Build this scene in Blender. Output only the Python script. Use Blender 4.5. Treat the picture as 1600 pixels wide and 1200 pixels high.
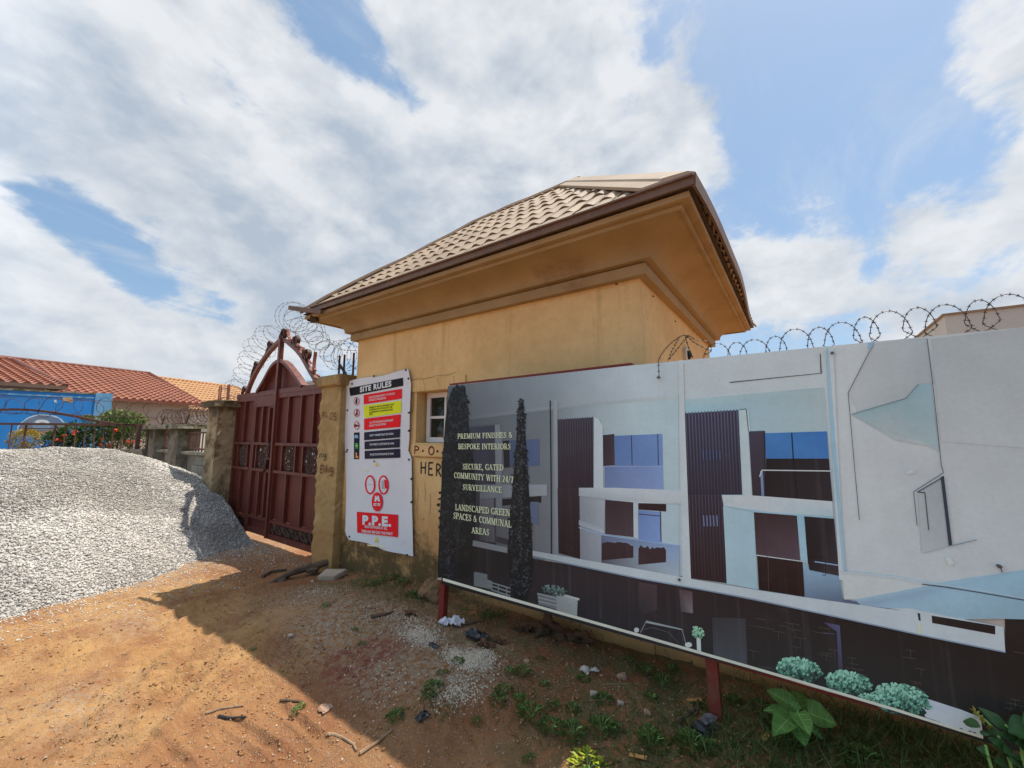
import bpy, bmesh, math, random
import numpy as np
from mathutils import Vector, Matrix

random.seed(7)
RNG = np.random.default_rng(7)
scene = bpy.context.scene
COL = scene.collection
for o in list(bpy.data.objects):
    bpy.data.objects.remove(o)

# ---------------------------------------------------------------- camera
FPX = 625.0                                   # focal length in pixels of the 1600 px wide photograph
PITCH = math.atan(79 / 625.0)
YAW = math.radians(35.4)
EYE = np.array([0.0, 0.0, 1.7])
cd = bpy.data.cameras.new('camera')
cd.sensor_width = 36.0
cd.lens = 36.0 * FPX / 1600.0
cd.clip_start = 0.05
cd.clip_end = 6000.0
cam = bpy.data.objects.new('camera', cd)
COL.objects.link(cam)
cam.location = EYE
cam.rotation_euler = (math.pi / 2 + PITCH, 0, YAW)
scene.camera = cam

# ---------------------------------------------------------------- light
SUN = Vector((0.67, 1.0, 3.25)).normalized()
sl = bpy.data.lights.new('sun', 'SUN')
sl.energy = 3.1
sl.angle = math.radians(0.53)
sl.color = (1.0, 0.93, 0.83)
so = bpy.data.objects.new('sun', sl)
COL.objects.link(so)
so.rotation_euler = SUN.to_track_quat('Z', 'Y').to_euler()
so.location = (4, 6, 20)

vs = scene.view_settings
scene.display_settings.display_device = 'sRGB'
vs.view_transform = 'Standard'
vs.look = 'None'
vs.exposure = 0.95
vs.gamma = 1.0
vs.use_curve_mapping = False
scene.render.engine = 'CYCLES'
scene.cycles.max_bounces = 8
scene.cycles.use_denoising = True

# camera axes, used to turn measured points of the photograph into places on real planes
_F = np.array([-math.sin(YAW) * math.cos(PITCH), math.cos(YAW) * math.cos(PITCH), math.sin(PITCH)])
_U = np.array([math.sin(YAW) * math.sin(PITCH), -math.cos(YAW) * math.sin(PITCH), math.cos(PITCH)])
_R = np.array([math.cos(YAW), math.sin(YAW), 0.0])


def ray(x, y):
    return _F + _R * ((x - 800) / FPX) - _U * ((y - 600) / FPX)


def on_y(x, y, Y):
    d = ray(x, y)
    return EYE + d * (Y / d[1])


def on_z(x, y, Z):
    d = ray(x, y)
    return EYE + d * ((Z - EYE[2]) / d[2])


def on_d(x, y, D):
    return EYE + ray(x, y) * D


# ---------------------------------------------------------------- world: Nishita sky with broken cloud
world = bpy.data.worlds.new('World')
scene.world = world
world.use_nodes = True
wt = world.node_tree
for n in list(wt.nodes):
    wt.nodes.remove(n)


def wn(kind, **kw):
    n = wt.nodes.new(kind)
    for k, v in kw.items():
        setattr(n, k, v)
    return n


def wmath(op, a, b=None, c=None, clamp=False):
    n = wn('ShaderNodeMath', operation=op, use_clamp=clamp)
    for i, v in enumerate((a, b, c)):
        if v is None:
            continue
        if isinstance(v, (int, float)):
            n.inputs[i].default_value = v
        else:
            wt.links.new(v, n.inputs[i])
    return n.outputs[0]


def build_world():
    out = wn('ShaderNodeOutputWorld')
    bg = wn('ShaderNodeBackground')
    bg.inputs['Strength'].default_value = 0.1
    wt.links.new(bg.outputs[0], out.inputs[0])
    sky = wn('ShaderNodeTexSky', sky_type='NISHITA')
    sky.sun_disc = False
    sky.sun_elevation = math.asin(SUN.z)
    sky.sun_rotation = math.atan2(SUN.x, SUN.y)
    sky.air_density = 1.0
    sky.dust_density = 1.6
    sky.ozone_density = 1.0
    tc = wn('ShaderNodeTexCoord')
    nrm = wn('ShaderNodeVectorMath', operation='NORMALIZE')
    wt.links.new(tc.outputs['Generated'], nrm.inputs[0])
    D = nrm.outputs[0]
    sep = wn('ShaderNodeSeparateXYZ')
    wt.links.new(D, sep.inputs[0])
    zc = wmath('ADD', wmath('MAXIMUM', sep.outputs[2], 0.0), 0.22)
    comb = wn('ShaderNodeCombineXYZ')
    wt.links.new(wmath('DIVIDE', sep.outputs[0], zc), comb.inputs[0])
    wt.links.new(wmath('DIVIDE', sep.outputs[1], zc), comb.inputs[1])
    UV = comb.outputs[0]

    def noise(vec, scale, detail, rough, dist=0.0, off=None):
        if off:
            a = wn('ShaderNodeVectorMath', operation='ADD')
            wt.links.new(vec, a.inputs[0])
            a.inputs[1].default_value = off
            vec = a.outputs[0]
        n = wn('ShaderNodeTexNoise')
        n.inputs['Scale'].default_value = scale
        n.inputs['Detail'].default_value = detail
        n.inputs['Roughness'].default_value = rough
        n.inputs['Distortion'].default_value = dist
        wt.links.new(vec, n.inputs['Vector'])
        return n.outputs['Fac']

    # cloud texture lives on the sky sphere, flattened a little so that puffs lie level
    sq = wn('ShaderNodeVectorMath', operation='MULTIPLY')
    wt.links.new(D, sq.inputs[0])
    sq.inputs[1].default_value = (1.0, 1.0, 1.55)
    DS = sq.outputs[0]
    n1 = noise(DS, 3.3, 10.0, 0.57, 0.12)
    n2 = noise(DS, 9.0, 6.0, 0.6, 0.2, off=(4.0, 2.0, 1.0))
    tex = wmath('ADD', wmath('MULTIPLY_ADD', n1, 2.0, -1.0), wmath('MULTIPLY_ADD', n2, .9, -.45))
    # cloud cover by direction: (pixel, radius in degrees, amount)
    pos = [
        ((-60, 60), 17, .7), ((110, 90), 15, .75), ((190, 130), 8, .5), ((290, 140), 6, .6), ((150, 40), 8, .4), ((60, 200), 7, .4), ((280, 130), 14, .6), ((420, 200), 12, .6), ((250, 260), 9, .5), ((420, 330), 11, .6), ((560, 310), 11, .6), ((700, 330), 11, .6),
        ((560, 420), 8, .6), ((700, 420), 7, .5), ((640, 470), 6, .4), ((860, 260), 10, .55), ((1000, 250), 8, .48), ((1060, 170), 4, .34), ((830, 120), 8, .40), ((760, 40), 7, .40), ((640, 20), 4, .2), ((480, 420), 5, .4), ((420, 460), 4, .30),
        ((10, 420), 6, .5), ((60, 500), 6, .55), ((150, 540), 6, .6), ((250, 560), 5, .5), ((340, 580), 4, .45), ((20, 570), 7, .5), ((120, 620), 7, .5), ((275, 485), 2.4, .34), ((170, 440), 3, .2),
        ((1120, 250), 3, .2), ((1610, 90), 4.5, 0.20), ((1520, 125), 3, 0.15), ((1450, 95), 3, 0.10), ((1345, 262), 2.8, 0.18), ((1270, 312), 2.8, 0.18), ((1200, 370), 3.2, 0.18), ((1160, 430), 4, 0.20),
        ((1600, 275), 4, 0.16), ((1500, 315), 3.4, 0.15), ((1400, 350), 3.2, 0.14), ((1300, 390), 3, 0.13), ((1570, 400), 5, 0.13), ((1430, 460), 6, 0.15), ((1250, 500), 6, 0.20), ((1580, 480), 6, 0.18), ((1700, 400), 9, 0.15),
        ((1220, 275), 1.8, 0.15), ((1240, 215), 1.6, 0.11),
        ((500, -250), 22, .45), ((1000, -400), 18, .25), ((-400, 300), 22, .35), ((1900, 100), 14, .1),
        ((-700, 200), 25, .5), ((800, -2500), 45, .5), ((2600, 300), 28, .25),
    ]
    neg = [((500, 10), 4, .6), ((545, 55), 3.6, .6), ((595, 105), 3.6, .6), ((648, 165), 3.0, .5), ((700, 95), 2.4, .32), ((470, -40), 5, .4), ((40, 300), 2.8, .55), ((120, 345), 3.0, .6), ((210, 395), 3.0, .6), ((300, 440), 3.0, .55), ((380, 490), 2.6, .35),
           ((230, 450), 2.6, .45), ((330, 495), 2.8, .45), ((1200, 110), 8, .4), ((1300, 180), 7, .3), ((1480, 210), 5, .22), ((1420, 30), 7, .3)]

    def accum(bl):
        cov = None
        for (px, r, amp) in bl:
            d = ray(*px)
            d = d / np.linalg.norm(d)
            k = 2.0 / math.radians(r) ** 2
            dot = wn('ShaderNodeVectorMath', operation='DOT_PRODUCT')
            wt.links.new(D, dot.inputs[0])
            dot.inputs[1].default_value = tuple(d)
            e = wmath('EXPONENT', wmath('MULTIPLY_ADD', dot.outputs['Value'], k, -k))
            cov = wmath('MULTIPLY', e, amp) if cov is None else wmath('MULTIPLY_ADD', e, amp, cov)
        return cov
    cover = wmath('SUBTRACT', wmath('MINIMUM', accum(pos), 0.92), accum(neg))
    # thin high cirrus streaks
    mp = wn('ShaderNodeMapping')
    mp.inputs['Rotation'].default_value = (0, 0, math.radians(-20))
    mp.inputs['Scale'].default_value = (3.2, 1.1, 1)
    wt.links.new(UV, mp.inputs['Vector'])
    n3 = noise(mp.outputs[0], 1.7, 8.0, 0.62, 0.5)
    dens = wmath('ADD', wmath('ADD', wmath('ADD', tex, cover), wmath('MULTIPLY_ADD', n3, .8, -.4)), -.17)
    mr = wn('ShaderNodeMapRange', interpolation_type='SMOOTHERSTEP')
    wt.links.new(dens, mr.inputs['Value'])
    mr.inputs['From Min'].default_value = -0.10
    mr.inputs['From Max'].default_value = 0.34
    mr3 = wn('ShaderNodeMapRange', interpolation_type='SMOOTHSTEP')
    wt.links.new(n3, mr3.inputs['Value'])
    mr3.inputs['From Min'].default_value = 0.43
    mr3.inputs['From Max'].default_value = 0.85
    mr3.inputs['To Max'].default_value = 0.55
    mask = wmath('MAXIMUM', wmath('MULTIPLY', mr.outputs[0], .97), mr3.outputs[0])
    # brightness of the cloud: billows lit from the sun's side, thick undersides blue-grey
    na = noise(DS, 5.0, 8.0, 0.55, 0.12)
    sun_off = SUN * 0.04
    nb = noise(DS, 5.0, 8.0, 0.55, 0.12, off=(sun_off.x, sun_off.y, sun_off.z * 1.55))
    lit = wmath('MULTIPLY_ADD', wmath('SUBTRACT', na, nb), 2.6, 0.60)
    big = noise(DS, 2.6, 5.0, 0.55, 0.2, off=(3.1, 1.7, 0))
    lit = wmath('ADD', lit, wmath('MULTIPLY_ADD', big, 1.7, -0.85), clamp=True)
    thick = wn('ShaderNodeMapRange', interpolation_type='SMOOTHSTEP')
    wt.links.new(dens, thick.inputs['Value'])
    thick.inputs['From Min'].default_value = 0.35
    thick.inputs['From Max'].default_value = 1.0
    lit2 = wmath('SUBTRACT', lit, wmath('MULTIPLY', thick.outputs[0], 0.22), clamp=True)
    ramp = wn('ShaderNodeValToRGB')
    ramp.color_ramp.elements[0].position = 0.0
    ramp.color_ramp.elements[0].color = (0.44, 0.51, 0.60, 1)
    ramp.color_ramp.elements[1].position = 0.95
    ramp.color_ramp.elements[1].color = (0.78, 0.80, 0.825, 1)
    wt.links.new(lit2, ramp.inputs[0])
    # clouds near the sun glow
    ds = wn('ShaderNodeVectorMath', operation='DOT_PRODUCT')
    wt.links.new(D, ds.inputs[0])
    ds.inputs[1].default_value = tuple(SUN)
    ks = 2.0 / math.radians(11) ** 2
    aur = wmath('EXPONENT', wmath('MULTIPLY_ADD', ds.outputs['Value'], ks, -ks))
    glow = wmath('MULTIPLY_ADD', aur, 2.4, 1.0)
    # gain added to the clouds opposite the sun, to raise the fill in shade
    flat = wn('ShaderNodeVectorMath', operation='MULTIPLY')
    wt.links.new(D, flat.inputs[0])
    flat.inputs[1].default_value = (1, 1, 0)
    fn_ = wn('ShaderNodeVectorMath', operation='NORMALIZE')
    wt.links.new(flat.outputs[0], fn_.inputs[0])
    da = wn('ShaderNodeVectorMath', operation='DOT_PRODUCT')
    wt.links.new(fn_.outputs[0], da.inputs[0])
    hv = Vector((SUN.x, SUN.y, 0)).normalized()
    da.inputs[1].default_value = (-hv.x, -hv.y, 0)
    mb = wn('ShaderNodeMapRange', interpolation_type='SMOOTHSTEP')
    wt.links.new(da.outputs['Value'], mb.inputs['Value'])
    mb.inputs['From Min'].default_value = 0.40
    mb.inputs['From Max'].default_value = 1.0
    back = mb.outputs[0]
    cl = wn('ShaderNodeVectorMath', operation='SCALE')
    wt.links.new(ramp.outputs[0], cl.inputs[0])
    wt.links.new(wmath('MULTIPLY', glow, wmath('MULTIPLY_ADD', back, 5.4, 5.5)), cl.inputs['Scale'])
    # clear sky, lifted by the bright tropical haze
    sk = wn('ShaderNodeVectorMath', operation='MULTIPLY_ADD')
    wt.links.new(sky.outputs[0], sk.inputs[0])
    sk.inputs[1].default_value = (0.455, 0.455, 0.455)
    sk.inputs[2].default_value = (0.70, 1.20, 1.78)
    mix = wn('ShaderNodeMix', data_type='RGBA')
    wt.links.new(mask, mix.inputs['Factor'])
    # the white aureole of the hazy air round the sun
    au = wn('ShaderNodeVectorMath', operation='SCALE')
    au.inputs[0].default_value = (15.0, 13.6, 11.6)
    wt.links.new(aur, au.inputs['Scale'])
    sk2 = wn('ShaderNodeVectorMath', operation='ADD')
    wt.links.new(sk.outputs[0], sk2.inputs[0])
    wt.links.new(au.outputs[0], sk2.inputs[1])
    wt.links.new(sk2.outputs[0], mix.inputs['A'])
    wt.links.new(cl.outputs[0], mix.inputs['B'])
    wt.links.new(mix.outputs['Result'], bg.inputs['Color'])


build_world()


# ---------------------------------------------------------------- colour and noise helpers
def lin(c):
    return tuple(((v / 255.0) / 12.92 if v / 255.0 <= 0.04045 else ((v / 255.0 + 0.055) / 1.055) ** 2.4) for v in c)


def _hash(ix, iy, seed):
    h = (ix.astype(np.int64) * 374761393 + iy.astype(np.int64) * 668265263 + seed * 1442695041) & 0xFFFFFFFF
    h = ((h ^ (h >> 13)) * 1274126177) & 0xFFFFFFFF
    return ((h ^ (h >> 16)) & 0xFFFF) / 65535.0


def vnoise(x, y, seed=0):
    x = np.asarray(x, float)
    y = np.asarray(y, float)
    ix = np.floor(x)
    iy = np.floor(y)
    fx = x - ix
    fy = y - iy
    fx = fx * fx * (3 - 2 * fx)
    fy = fy * fy * (3 - 2 * fy)
    a = _hash(ix, iy, seed)
    b = _hash(ix + 1, iy, seed)
    c = _hash(ix, iy + 1, seed)
    d = _hash(ix + 1, iy + 1, seed)
    return (a * (1 - fx) + b * fx) * (1 - fy) + (c * (1 - fx) + d * fx) * fy


def fbm(x, y, seed=0, oct=4, gain=0.5):
    s = 0
    a = 1.0
    t = 0
    for i in range(oct):
        s = s + a * vnoise(np.asarray(x) * 2 ** i, np.asarray(y) * 2 ** i, seed + i * 17)
        t += a
        a *= gain
    return s / t - 0.5


def sstep(a, b, x):
    t = np.clip((np.asarray(x, float) - a) / (b - a), 0, 1)
    return t * t * (3 - 2 * t)


# ---------------------------------------------------------------- materials
MATS = {}


def material(name, c1, c2=None, scale=6.0, rough=0.8, bump=0.2, bscale=40.0, metallic=0.0, dirt=None, dscale=2.0, dmin=.52, dmax=.7,
             detail=6.0, stretch=(1, 1, 1), spec=0.3, fine=None, fscale=90, bdist=0.01):
    """principled with two-tone noise, an optional stain colour and a fine bump, all in object space"""
    m = bpy.data.materials.new(name)
    m.use_nodes = True
    nt = m.node_tree
    p = nt.nodes['Principled BSDF']
    L = nt.links
    tc = nt.nodes.new('ShaderNodeTexCoord')
    mp = nt.nodes.new('ShaderNodeMapping')
    mp.inputs['Scale'].default_value = stretch
    L.new(tc.outputs['Object'], mp.inputs[0])

    def noise(s, d=detail, r=.6):
        n = nt.nodes.new('ShaderNodeTexNoise')
        n.inputs['Scale'].default_value = s
        n.inputs['Detail'].default_value = d
        n.inputs['Roughness'].default_value = r
        L.new(mp.outputs[0], n.inputs['Vector'])
        return n.outputs['Fac']

    def rng(v, a, b):
        r = nt.nodes.new('ShaderNodeMapRange')
        r.interpolation_type = 'SMOOTHSTEP'
        L.new(v, r.inputs['Value'])
        r.inputs['From Min'].default_value = a
        r.inputs['From Max'].default_value = b
        return r.outputs[0]

    def mix(f, a, b):
        x = nt.nodes.new('ShaderNodeMix')
        x.data_type = 'RGBA'
        L.new(f, x.inputs['Factor'])
        for s, v in (('A', a), ('B', b)):
            if isinstance(v, tuple):
                x.inputs[s].default_value = (*v[:3], 1)
            else:
                L.new(v, x.inputs[s])
        return x.outputs['Result']

    c = mix(rng(noise(scale), .3, .7), tuple(c1), tuple(c2 or c1))
    if fine:
        c = mix(rng(noise(fscale, 3), .5, .75), c, tuple(fine))
    if dirt:
        c = mix(rng(noise(dscale, 8, .65), dmin, dmax), c, tuple(dirt))
    L.new(c, p.inputs['Base Color'])
    p.inputs['Roughness'].default_value = rough
    p.inputs['Metallic'].default_value = metallic
    p.inputs['Specular IOR Level'].default_value = spec
    if bump:
        b = nt.nodes.new('ShaderNodeBump')
        b.inputs['Strength'].default_value = bump
        b.inputs['Distance'].default_value = bdist
        L.new(noise(bscale, 5), b.inputs['Height'])
        L.new(b.outputs[0], p.inputs['Normal'])
    m['nt'] = 1
    MATS[name] = m
    return m


def node_tools(m):
    nt = m.node_tree
    L = nt.links

    class T:
        pass
    t = T()
    t.nt, t.L, t.p = nt, L, nt.nodes['Principled BSDF']
    t.geo = nt.nodes.new('ShaderNodeNewGeometry')
    t.sep = nt.nodes.new('ShaderNodeSeparateXYZ')
    L.new(t.geo.outputs['Position'], t.sep.inputs[0])

    def noise(s, d=6.0, r=.6, vec=None, dist=0.0):
        n = nt.nodes.new('ShaderNodeTexNoise')
        n.inputs['Scale'].default_value = s
        n.inputs['Detail'].default_value = d
        n.inputs['Roughness'].default_value = r
        n.inputs['Distortion'].default_value = dist
        L.new(vec if vec is not None else t.geo.outputs['Position'], n.inputs['Vector'])
        return n.outputs['Fac']

    def math_(op, a, b=None, c=None, clamp=False):
        n = nt.nodes.new('ShaderNodeMath')
        n.operation = op
        n.use_clamp = clamp
        for i, v in enumerate((a, b, c)):
            if v is None:
                continue
            if isinstance(v, (int, float)):
                n.inputs[i].default_value = v
            else:
                L.new(v, n.inputs[i])
        return n.outputs[0]

    def rng(v, a, b, lo=0.0, hi=1.0):
        r = nt.nodes.new('ShaderNodeMapRange')
        r.interpolation_type = 'SMOOTHSTEP'
        L.new(v, r.inputs['Value'])
        r.inputs['From Min'].default_value = a
        r.inputs['From Max'].default_value = b
        r.inputs['To Min'].default_value = lo
        r.inputs['To Max'].default_value = hi
        return r.outputs[0]

    def mix(f, a, b):
        x = nt.nodes.new('ShaderNodeMix')
        x.data_type = 'RGBA'
        if isinstance(f, (int, float)):
            x.inputs['Factor'].default_value = f
        else:
            L.new(f, x.inputs['Factor'])
        for s, v in (('A', a), ('B', b)):
            if isinstance(v, tuple):
                x.inputs[s].default_value = (*v[:3], 1)
            else:
                L.new(v, x.inputs[s])
        return x.outputs['Result']

    def bump(h, strength, dist, prev=None):
        b = nt.nodes.new('ShaderNodeBump')
        b.inputs['Strength'].default_value = strength
        b.inputs['Distance'].default_value = dist
        L.new(h, b.inputs['Height'])
        if prev is not None:
            L.new(prev, b.inputs['Normal'])
        return b.outputs[0]

    def attr(name):
        a = nt.nodes.new('ShaderNodeAttribute')
        a.attribute_name = name
        return a

    def mapping(scale, rot=(0, 0, 0)):
        mp = nt.nodes.new('ShaderNodeMapping')
        mp.inputs['Scale'].default_value = scale
        mp.inputs['Rotation'].default_value = rot
        L.new(t.geo.outputs['Position'], mp.inputs[0])
        return mp.outputs[0]
    t.noise, t.math, t.rng, t.mix, t.bump, t.attr, t.mapping = noise, math_, rng, mix, bump, attr, mapping
    return t


def new_mat(name, rough=.8, spec=.3):
    m = bpy.data.materials.new(name)
    m.use_nodes = True
    MATS[name] = m
    t = node_tools(m)
    t.p.inputs['Roughness'].default_value = rough
    t.p.inputs['Specular IOR Level'].default_value = spec
    return m, t


def make_wall_paint():
    """ochre emulsion on render: mottled, rain streaks, earth splash and moss at the foot"""
    m, t = new_mat('ochre_wall_paint', .85, .2)
    c = t.mix(t.rng(t.noise(1.3, 8, .7), .34, .66), (.82, .60, .285), (.68, .475, .21))
    c = t.mix(t.rng(t.noise(14, 5), .45, .75, 0, .35), c, (.58, .41, .19))
    streak = t.noise(1.0, 5, .6, t.mapping((9, 9, .5)))
    c = t.mix(t.math('MULTIPLY', t.rng(streak, .52, .76), .42), c, (.40, .28, .13))
    z = t.sep.outputs[2]
    wob = t.noise(3.6, 9, .75)
    z2 = t.math('MULTIPLY_ADD', t.math('SUBTRACT', wob, .5), -1.1, z)
    # orange earth splash to about a metre
    c = t.mix(t.math('MULTIPLY', t.rng(z2, 1.35, .45), .75), c, (.50, .27, .10))
    # dark damp and moss at the foot
    c = t.mix(t.math('MULTIPLY', t.math('MULTIPLY', t.rng(z2, .68, .36), t.math('MULTIPLY', t.rng(t.noise(5, 8, .75), .36, .52, .3, 1.0), t.rng(t.sep.outputs[0], -2.0, -2.9, .25, 1.0))), .92), c, (.085, .064, .030))
    c = t.mix(t.math('MULTIPLY', t.rng(t.noise(24, 4), .60, .66), t.rng(z2, 1.3, .6)), c, (.17, .12, .07))
    # pin holes and chips
    c = t.mix(t.math('MULTIPLY', t.rng(t.noise(34, 2), .73, .75), .7), c, (.12, .08, .04))
    t.L.new(c, t.p.inputs['Base Color'])
    n = t.bump(t.noise(9, 6, .6), .35, .02)
    n = t.bump(t.noise(70, 4), .18, .004, n)
    t.L.new(n, t.p.inputs['Normal'])


def make_pillar_paint(name, base, stain, moss, hi):
    m, t = new_mat(name, .9, .15)
    c = t.mix(t.rng(t.noise(2.5, 7, .65), .35, .65), base, tuple(v * .8 for v in base))
    c = t.mix(t.rng(t.noise(2.6, 9, .72), .44, .62), c, stain)
    z = t.sep.outputs[2]
    z2 = t.math('MULTIPLY_ADD', t.math('SUBTRACT', t.noise(3.0, 7, .7), .5), -1.3, z)
    c = t.mix(t.math('MULTIPLY', t.rng(z2, .75, .25), .7), c, (.36, .20, .075))
    c = t.mix(t.math('MULTIPLY', t.rng(z2, hi - .05, hi + .25), .85), c, moss)
    t.L.new(c, t.p.inputs['Base Color'])
    n = t.bump(t.noise(7, 7, .65), .5, .03)
    n = t.bump(t.noise(60, 4), .3, .006, n)
    t.L.new(n, t.p.inputs['Normal'])


def make_ground():
    m, t = new_mat('laterite_dirt', .95, .1)
    z = t.attr('zone')
    sp = t.nt.nodes.new('ShaderNodeSeparateColor')
    t.L.new(z.outputs['Color'], sp.inputs[0])
    grav, moss, pale = sp.outputs[0], sp.outputs[1], sp.outputs[2]
    stain = z.outputs['Alpha']
    big = t.noise(.9, 6, .6)
    c = t.mix(t.rng(big, .3, .7), (.305, .145, .072), (.225, .095, .046))
    c = t.mix(t.math('MULTIPLY', pale, t.rng(t.noise(2.2, 9, .7), .30, .62)), c, (.43, .25, .105))
    st = t.noise(1.0, 8, .68, t.mapping((2.2, 14, 4), (0, 0, math.radians(8))), .3)
    c = t.mix(t.math('MULTIPLY', t.rng(st, .50, .68, 0, .6), pale), c, (.24, .115, .052))
    c = t.mix(t.math('MULTIPLY', t.rng(st, .46, .34, 0, .5), pale), c, (.46, .29, .125))
    c = t.mix(t.rng(t.noise(11, 6, .7), .52, .75, 0, .45), c, (.20, .092, .045))
    c = t.mix(t.math('MULTIPLY', grav, t.rng(t.noise(26, 4, .7), .40, .58)), c, (.38, .30, .22))
    c = t.mix(t.math('MULTIPLY', moss, t.rng(t.noise(6, 7, .7), .36, .60)), c, (.15, .125, .06))
    c = t.mix(t.math('MULTIPLY', stain, t.rng(t.noise(18, 5, .7), .3, .65, 0, .85)), c, (.20, .048, .040))
    # grit
    v = t.nt.nodes.new('ShaderNodeTexVoronoi')
    v.inputs['Scale'].default_value = 70
    t.L.new(t.geo.outputs['Position'], v.inputs['Vector'])
    vc = t.nt.nodes.new('ShaderNodeSeparateColor')
    t.L.new(v.outputs['Color'], vc.inputs[0])
    grit = t.math('MULTIPLY', t.rng(v.outputs['Distance'], .42, .2), t.rng(vc.outputs[0], .72, .78))
    c = t.mix(t.math('MULTIPLY', grit, .55), c, (.50, .40, .29))
    grit2 = t.math('MULTIPLY', t.rng(v.outputs['Distance'], .42, .2), t.rng(vc.outputs[1], .80, .86))
    c = t.mix(t.math('MULTIPLY', grit2, .5), c, (.12, .07, .04))
    t.L.new(c, t.p.inputs['Base Color'])
    n = t.bump(t.noise(8, 8, .7), .8, .06)
    n = t.bump(t.noise(55, 5, .7), .5, .012, n)
    n = t.bump(grit, .6, .008, n)
    t.L.new(n, t.p.inputs['Normal'])


def make_print(name, rough, fade, spec=.12, streaks=True):
    """printed sheet: the picture's colours come from the mesh, weathered by faint streaks"""
    m, t = new_mat(name, rough, spec)
    a = t.attr('print')
    c = a.outputs['Color']
    mot = t.math('ADD', t.math('MULTIPLY_ADD', t.noise(6, 7, .65), .30, .85), t.math('MULTIPLY_ADD', t.noise(60, 3), .16, -.08))
    vm = t.nt.nodes.new('ShaderNodeVectorMath')
    vm.operation = 'SCALE'
    t.L.new(c, vm.inputs[0])
    t.L.new(mot, vm.inputs['Scale'])
    c = vm.outputs[0]
    if streaks:
        s = t.noise(1.0, 6, .6, t.mapping((26, 26, .6)))
        c = t.mix(t.math('MULTIPLY', t.rng(s, .50, .80), fade), c, (.30, .31, .33))
        c = t.mix(t.math('MULTIPLY', t.rng(t.noise(5, 7, .7), .55, .8), fade * .8), c, (.30, .28, .26))
    t.L.new(c, t.p.inputs['Base Color'])
    n = t.bump(t.noise(2.0, 1.5, .4), .6, .03)
    t.L.new(n, t.p.inputs['Normal'])


def make_leaf(name, c1, c2, rough=.45, trans=.25):
    m, t = new_mat(name, rough, .4)
    info = t.nt.nodes.new('ShaderNodeAttribute')
    info.attribute_name = 'shade'
    c = t.mix(t.rng(info.outputs['Fac'], 0, 1), c1, c2)
    c = t.mix(t.rng(t.noise(30, 3), .4, .7, 0, .35), c, tuple(v * .6 for v in c1))
    t.L.new(c, t.p.inputs['Base Color'])
    tr = t.nt.nodes.new('ShaderNodeBsdfTranslucent')
    t.L.new(c, tr.inputs['Color'])
    ms = t.nt.nodes.new('ShaderNodeMixShader')
    ms.inputs[0].default_value = trans
    out = t.nt.nodes['Material Output']
    t.L.new(t.p.outputs[0], ms.inputs[1])
    t.L.new(tr.outputs[0], ms.inputs[2])
    t.L.new(ms.outputs[0], out.inputs[0])


def make_stone(name, c1, c2, c3, grain=300):
    m, t = new_mat(name, .9, .2)
    a = t.attr('shade')
    c = t.mix(a.outputs['Fac'], c1, c2)
    c = t.mix(t.rng(t.noise(grain, 3), .55, .7, 0, .5), c, c3)
    t.L.new(c, t.p.inputs['Base Color'])
    t.L.new(t.bump(t.noise(220, 3), .3, .003), t.p.inputs['Normal'])


make_wall_paint()
make_pillar_paint('right_pillar_paint', (.52, .37, .165), (.36, .25, .11), (.20, .14, .065), 2.3)
make_pillar_paint('left_pillar_paint', (.45, .35, .205), (.15, .095, .05), (.085, .065, .04), 2.0)
make_pillar_paint('fence_concrete', (.27, .24, .185), (.13, .11, .08), (.055, .06, .03), 1.55)
make_ground()
make_print('billboard_print', .42, .10, .2)
make_print('banner_print', .5, .0, streaks=False)
make_print('mural_print', .7, .12)
make_stone('granite_chips', (.64, .61, .56), (.30, .275, .245), (.70, .67, .62))
make_stone('dusty_chips', (.70, .62, .50), (.40, .31, .22), (.76, .70, .60))
make_stone('pile_base', (.40, .385, .36), (.40, .385, .36), (.28, .27, .25), 60)
make_stone('pebbles_mixed', (.46, .36, .27), (.30, .20, .13), (.55, .48, .40))
make_stone('soil_crumbs', (.38, .22, .105), (.23, .115, .055), (.46, .30, .16), 120)
make_leaf('weed_leaf', (.045, .095, .02), (.085, .155, .03))
make_leaf('lime_leaf', (.20, .28, .02), (.38, .42, .03))
make_leaf('broad_leaf', (.09, .225, .045), (.14, .29, .065), .65, .3)
make_leaf('vine_leaf', (.035, .095, .03), (.07, .16, .05), .4, .25)
make_leaf('shrub_leaf', (.03, .075, .02), (.09, .15, .035))
make_leaf('shrub_top_leaf', (.13, .17, .05), (.24, .27, .09))
make_leaf('golden_leaf', (.26, .20, .025), (.42, .33, .05))
make_leaf('mango_leaf', (.03, .085, .02), (.08, .16, .03))
make_leaf('grass_blade', (.06, .11, .025), (.14, .17, .05))
material('cove_paint_shaded', (.41, .31, .165), (.34, .25, .125), 2.2, .8, .25, 30, dirt=(.25, .165, .08), dscale=1.6, dmin=.55, dmax=.75)  # wall ochre darkened: the shade under the eaves is put into the colour
material('roof_sheet', (.345, .265, .185), (.295, .228, .16), 2.0, .65, .12, 120, dirt=(.27, .20, .14), dscale=4, dmin=.52, dmax=.78, spec=.25)
material('ridge_sheet', (.40, .31, .22), (.35, .27, .19), 3.0, .5, .1, 60, dirt=(.26, .19, .14), dscale=4, dmin=.58, dmax=.8)
material('fascia_brown', (.185, .118, .082), (.14, .088, .06), 6, .5, .1, 60, dirt=(.22, .16, .11), dscale=5, dmin=.58, dmax=.75)
material('underside_dark', (.09, .065, .045), (.055, .04, .03), 8, .9, .3, 40)
material('gate_maroon', (.155, .040, .027), (.115, .030, .021), 5, .45, .15, 60, dirt=(.15, .075, .05), dscale=3, dmin=.55, dmax=.78, spec=.4)
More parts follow.
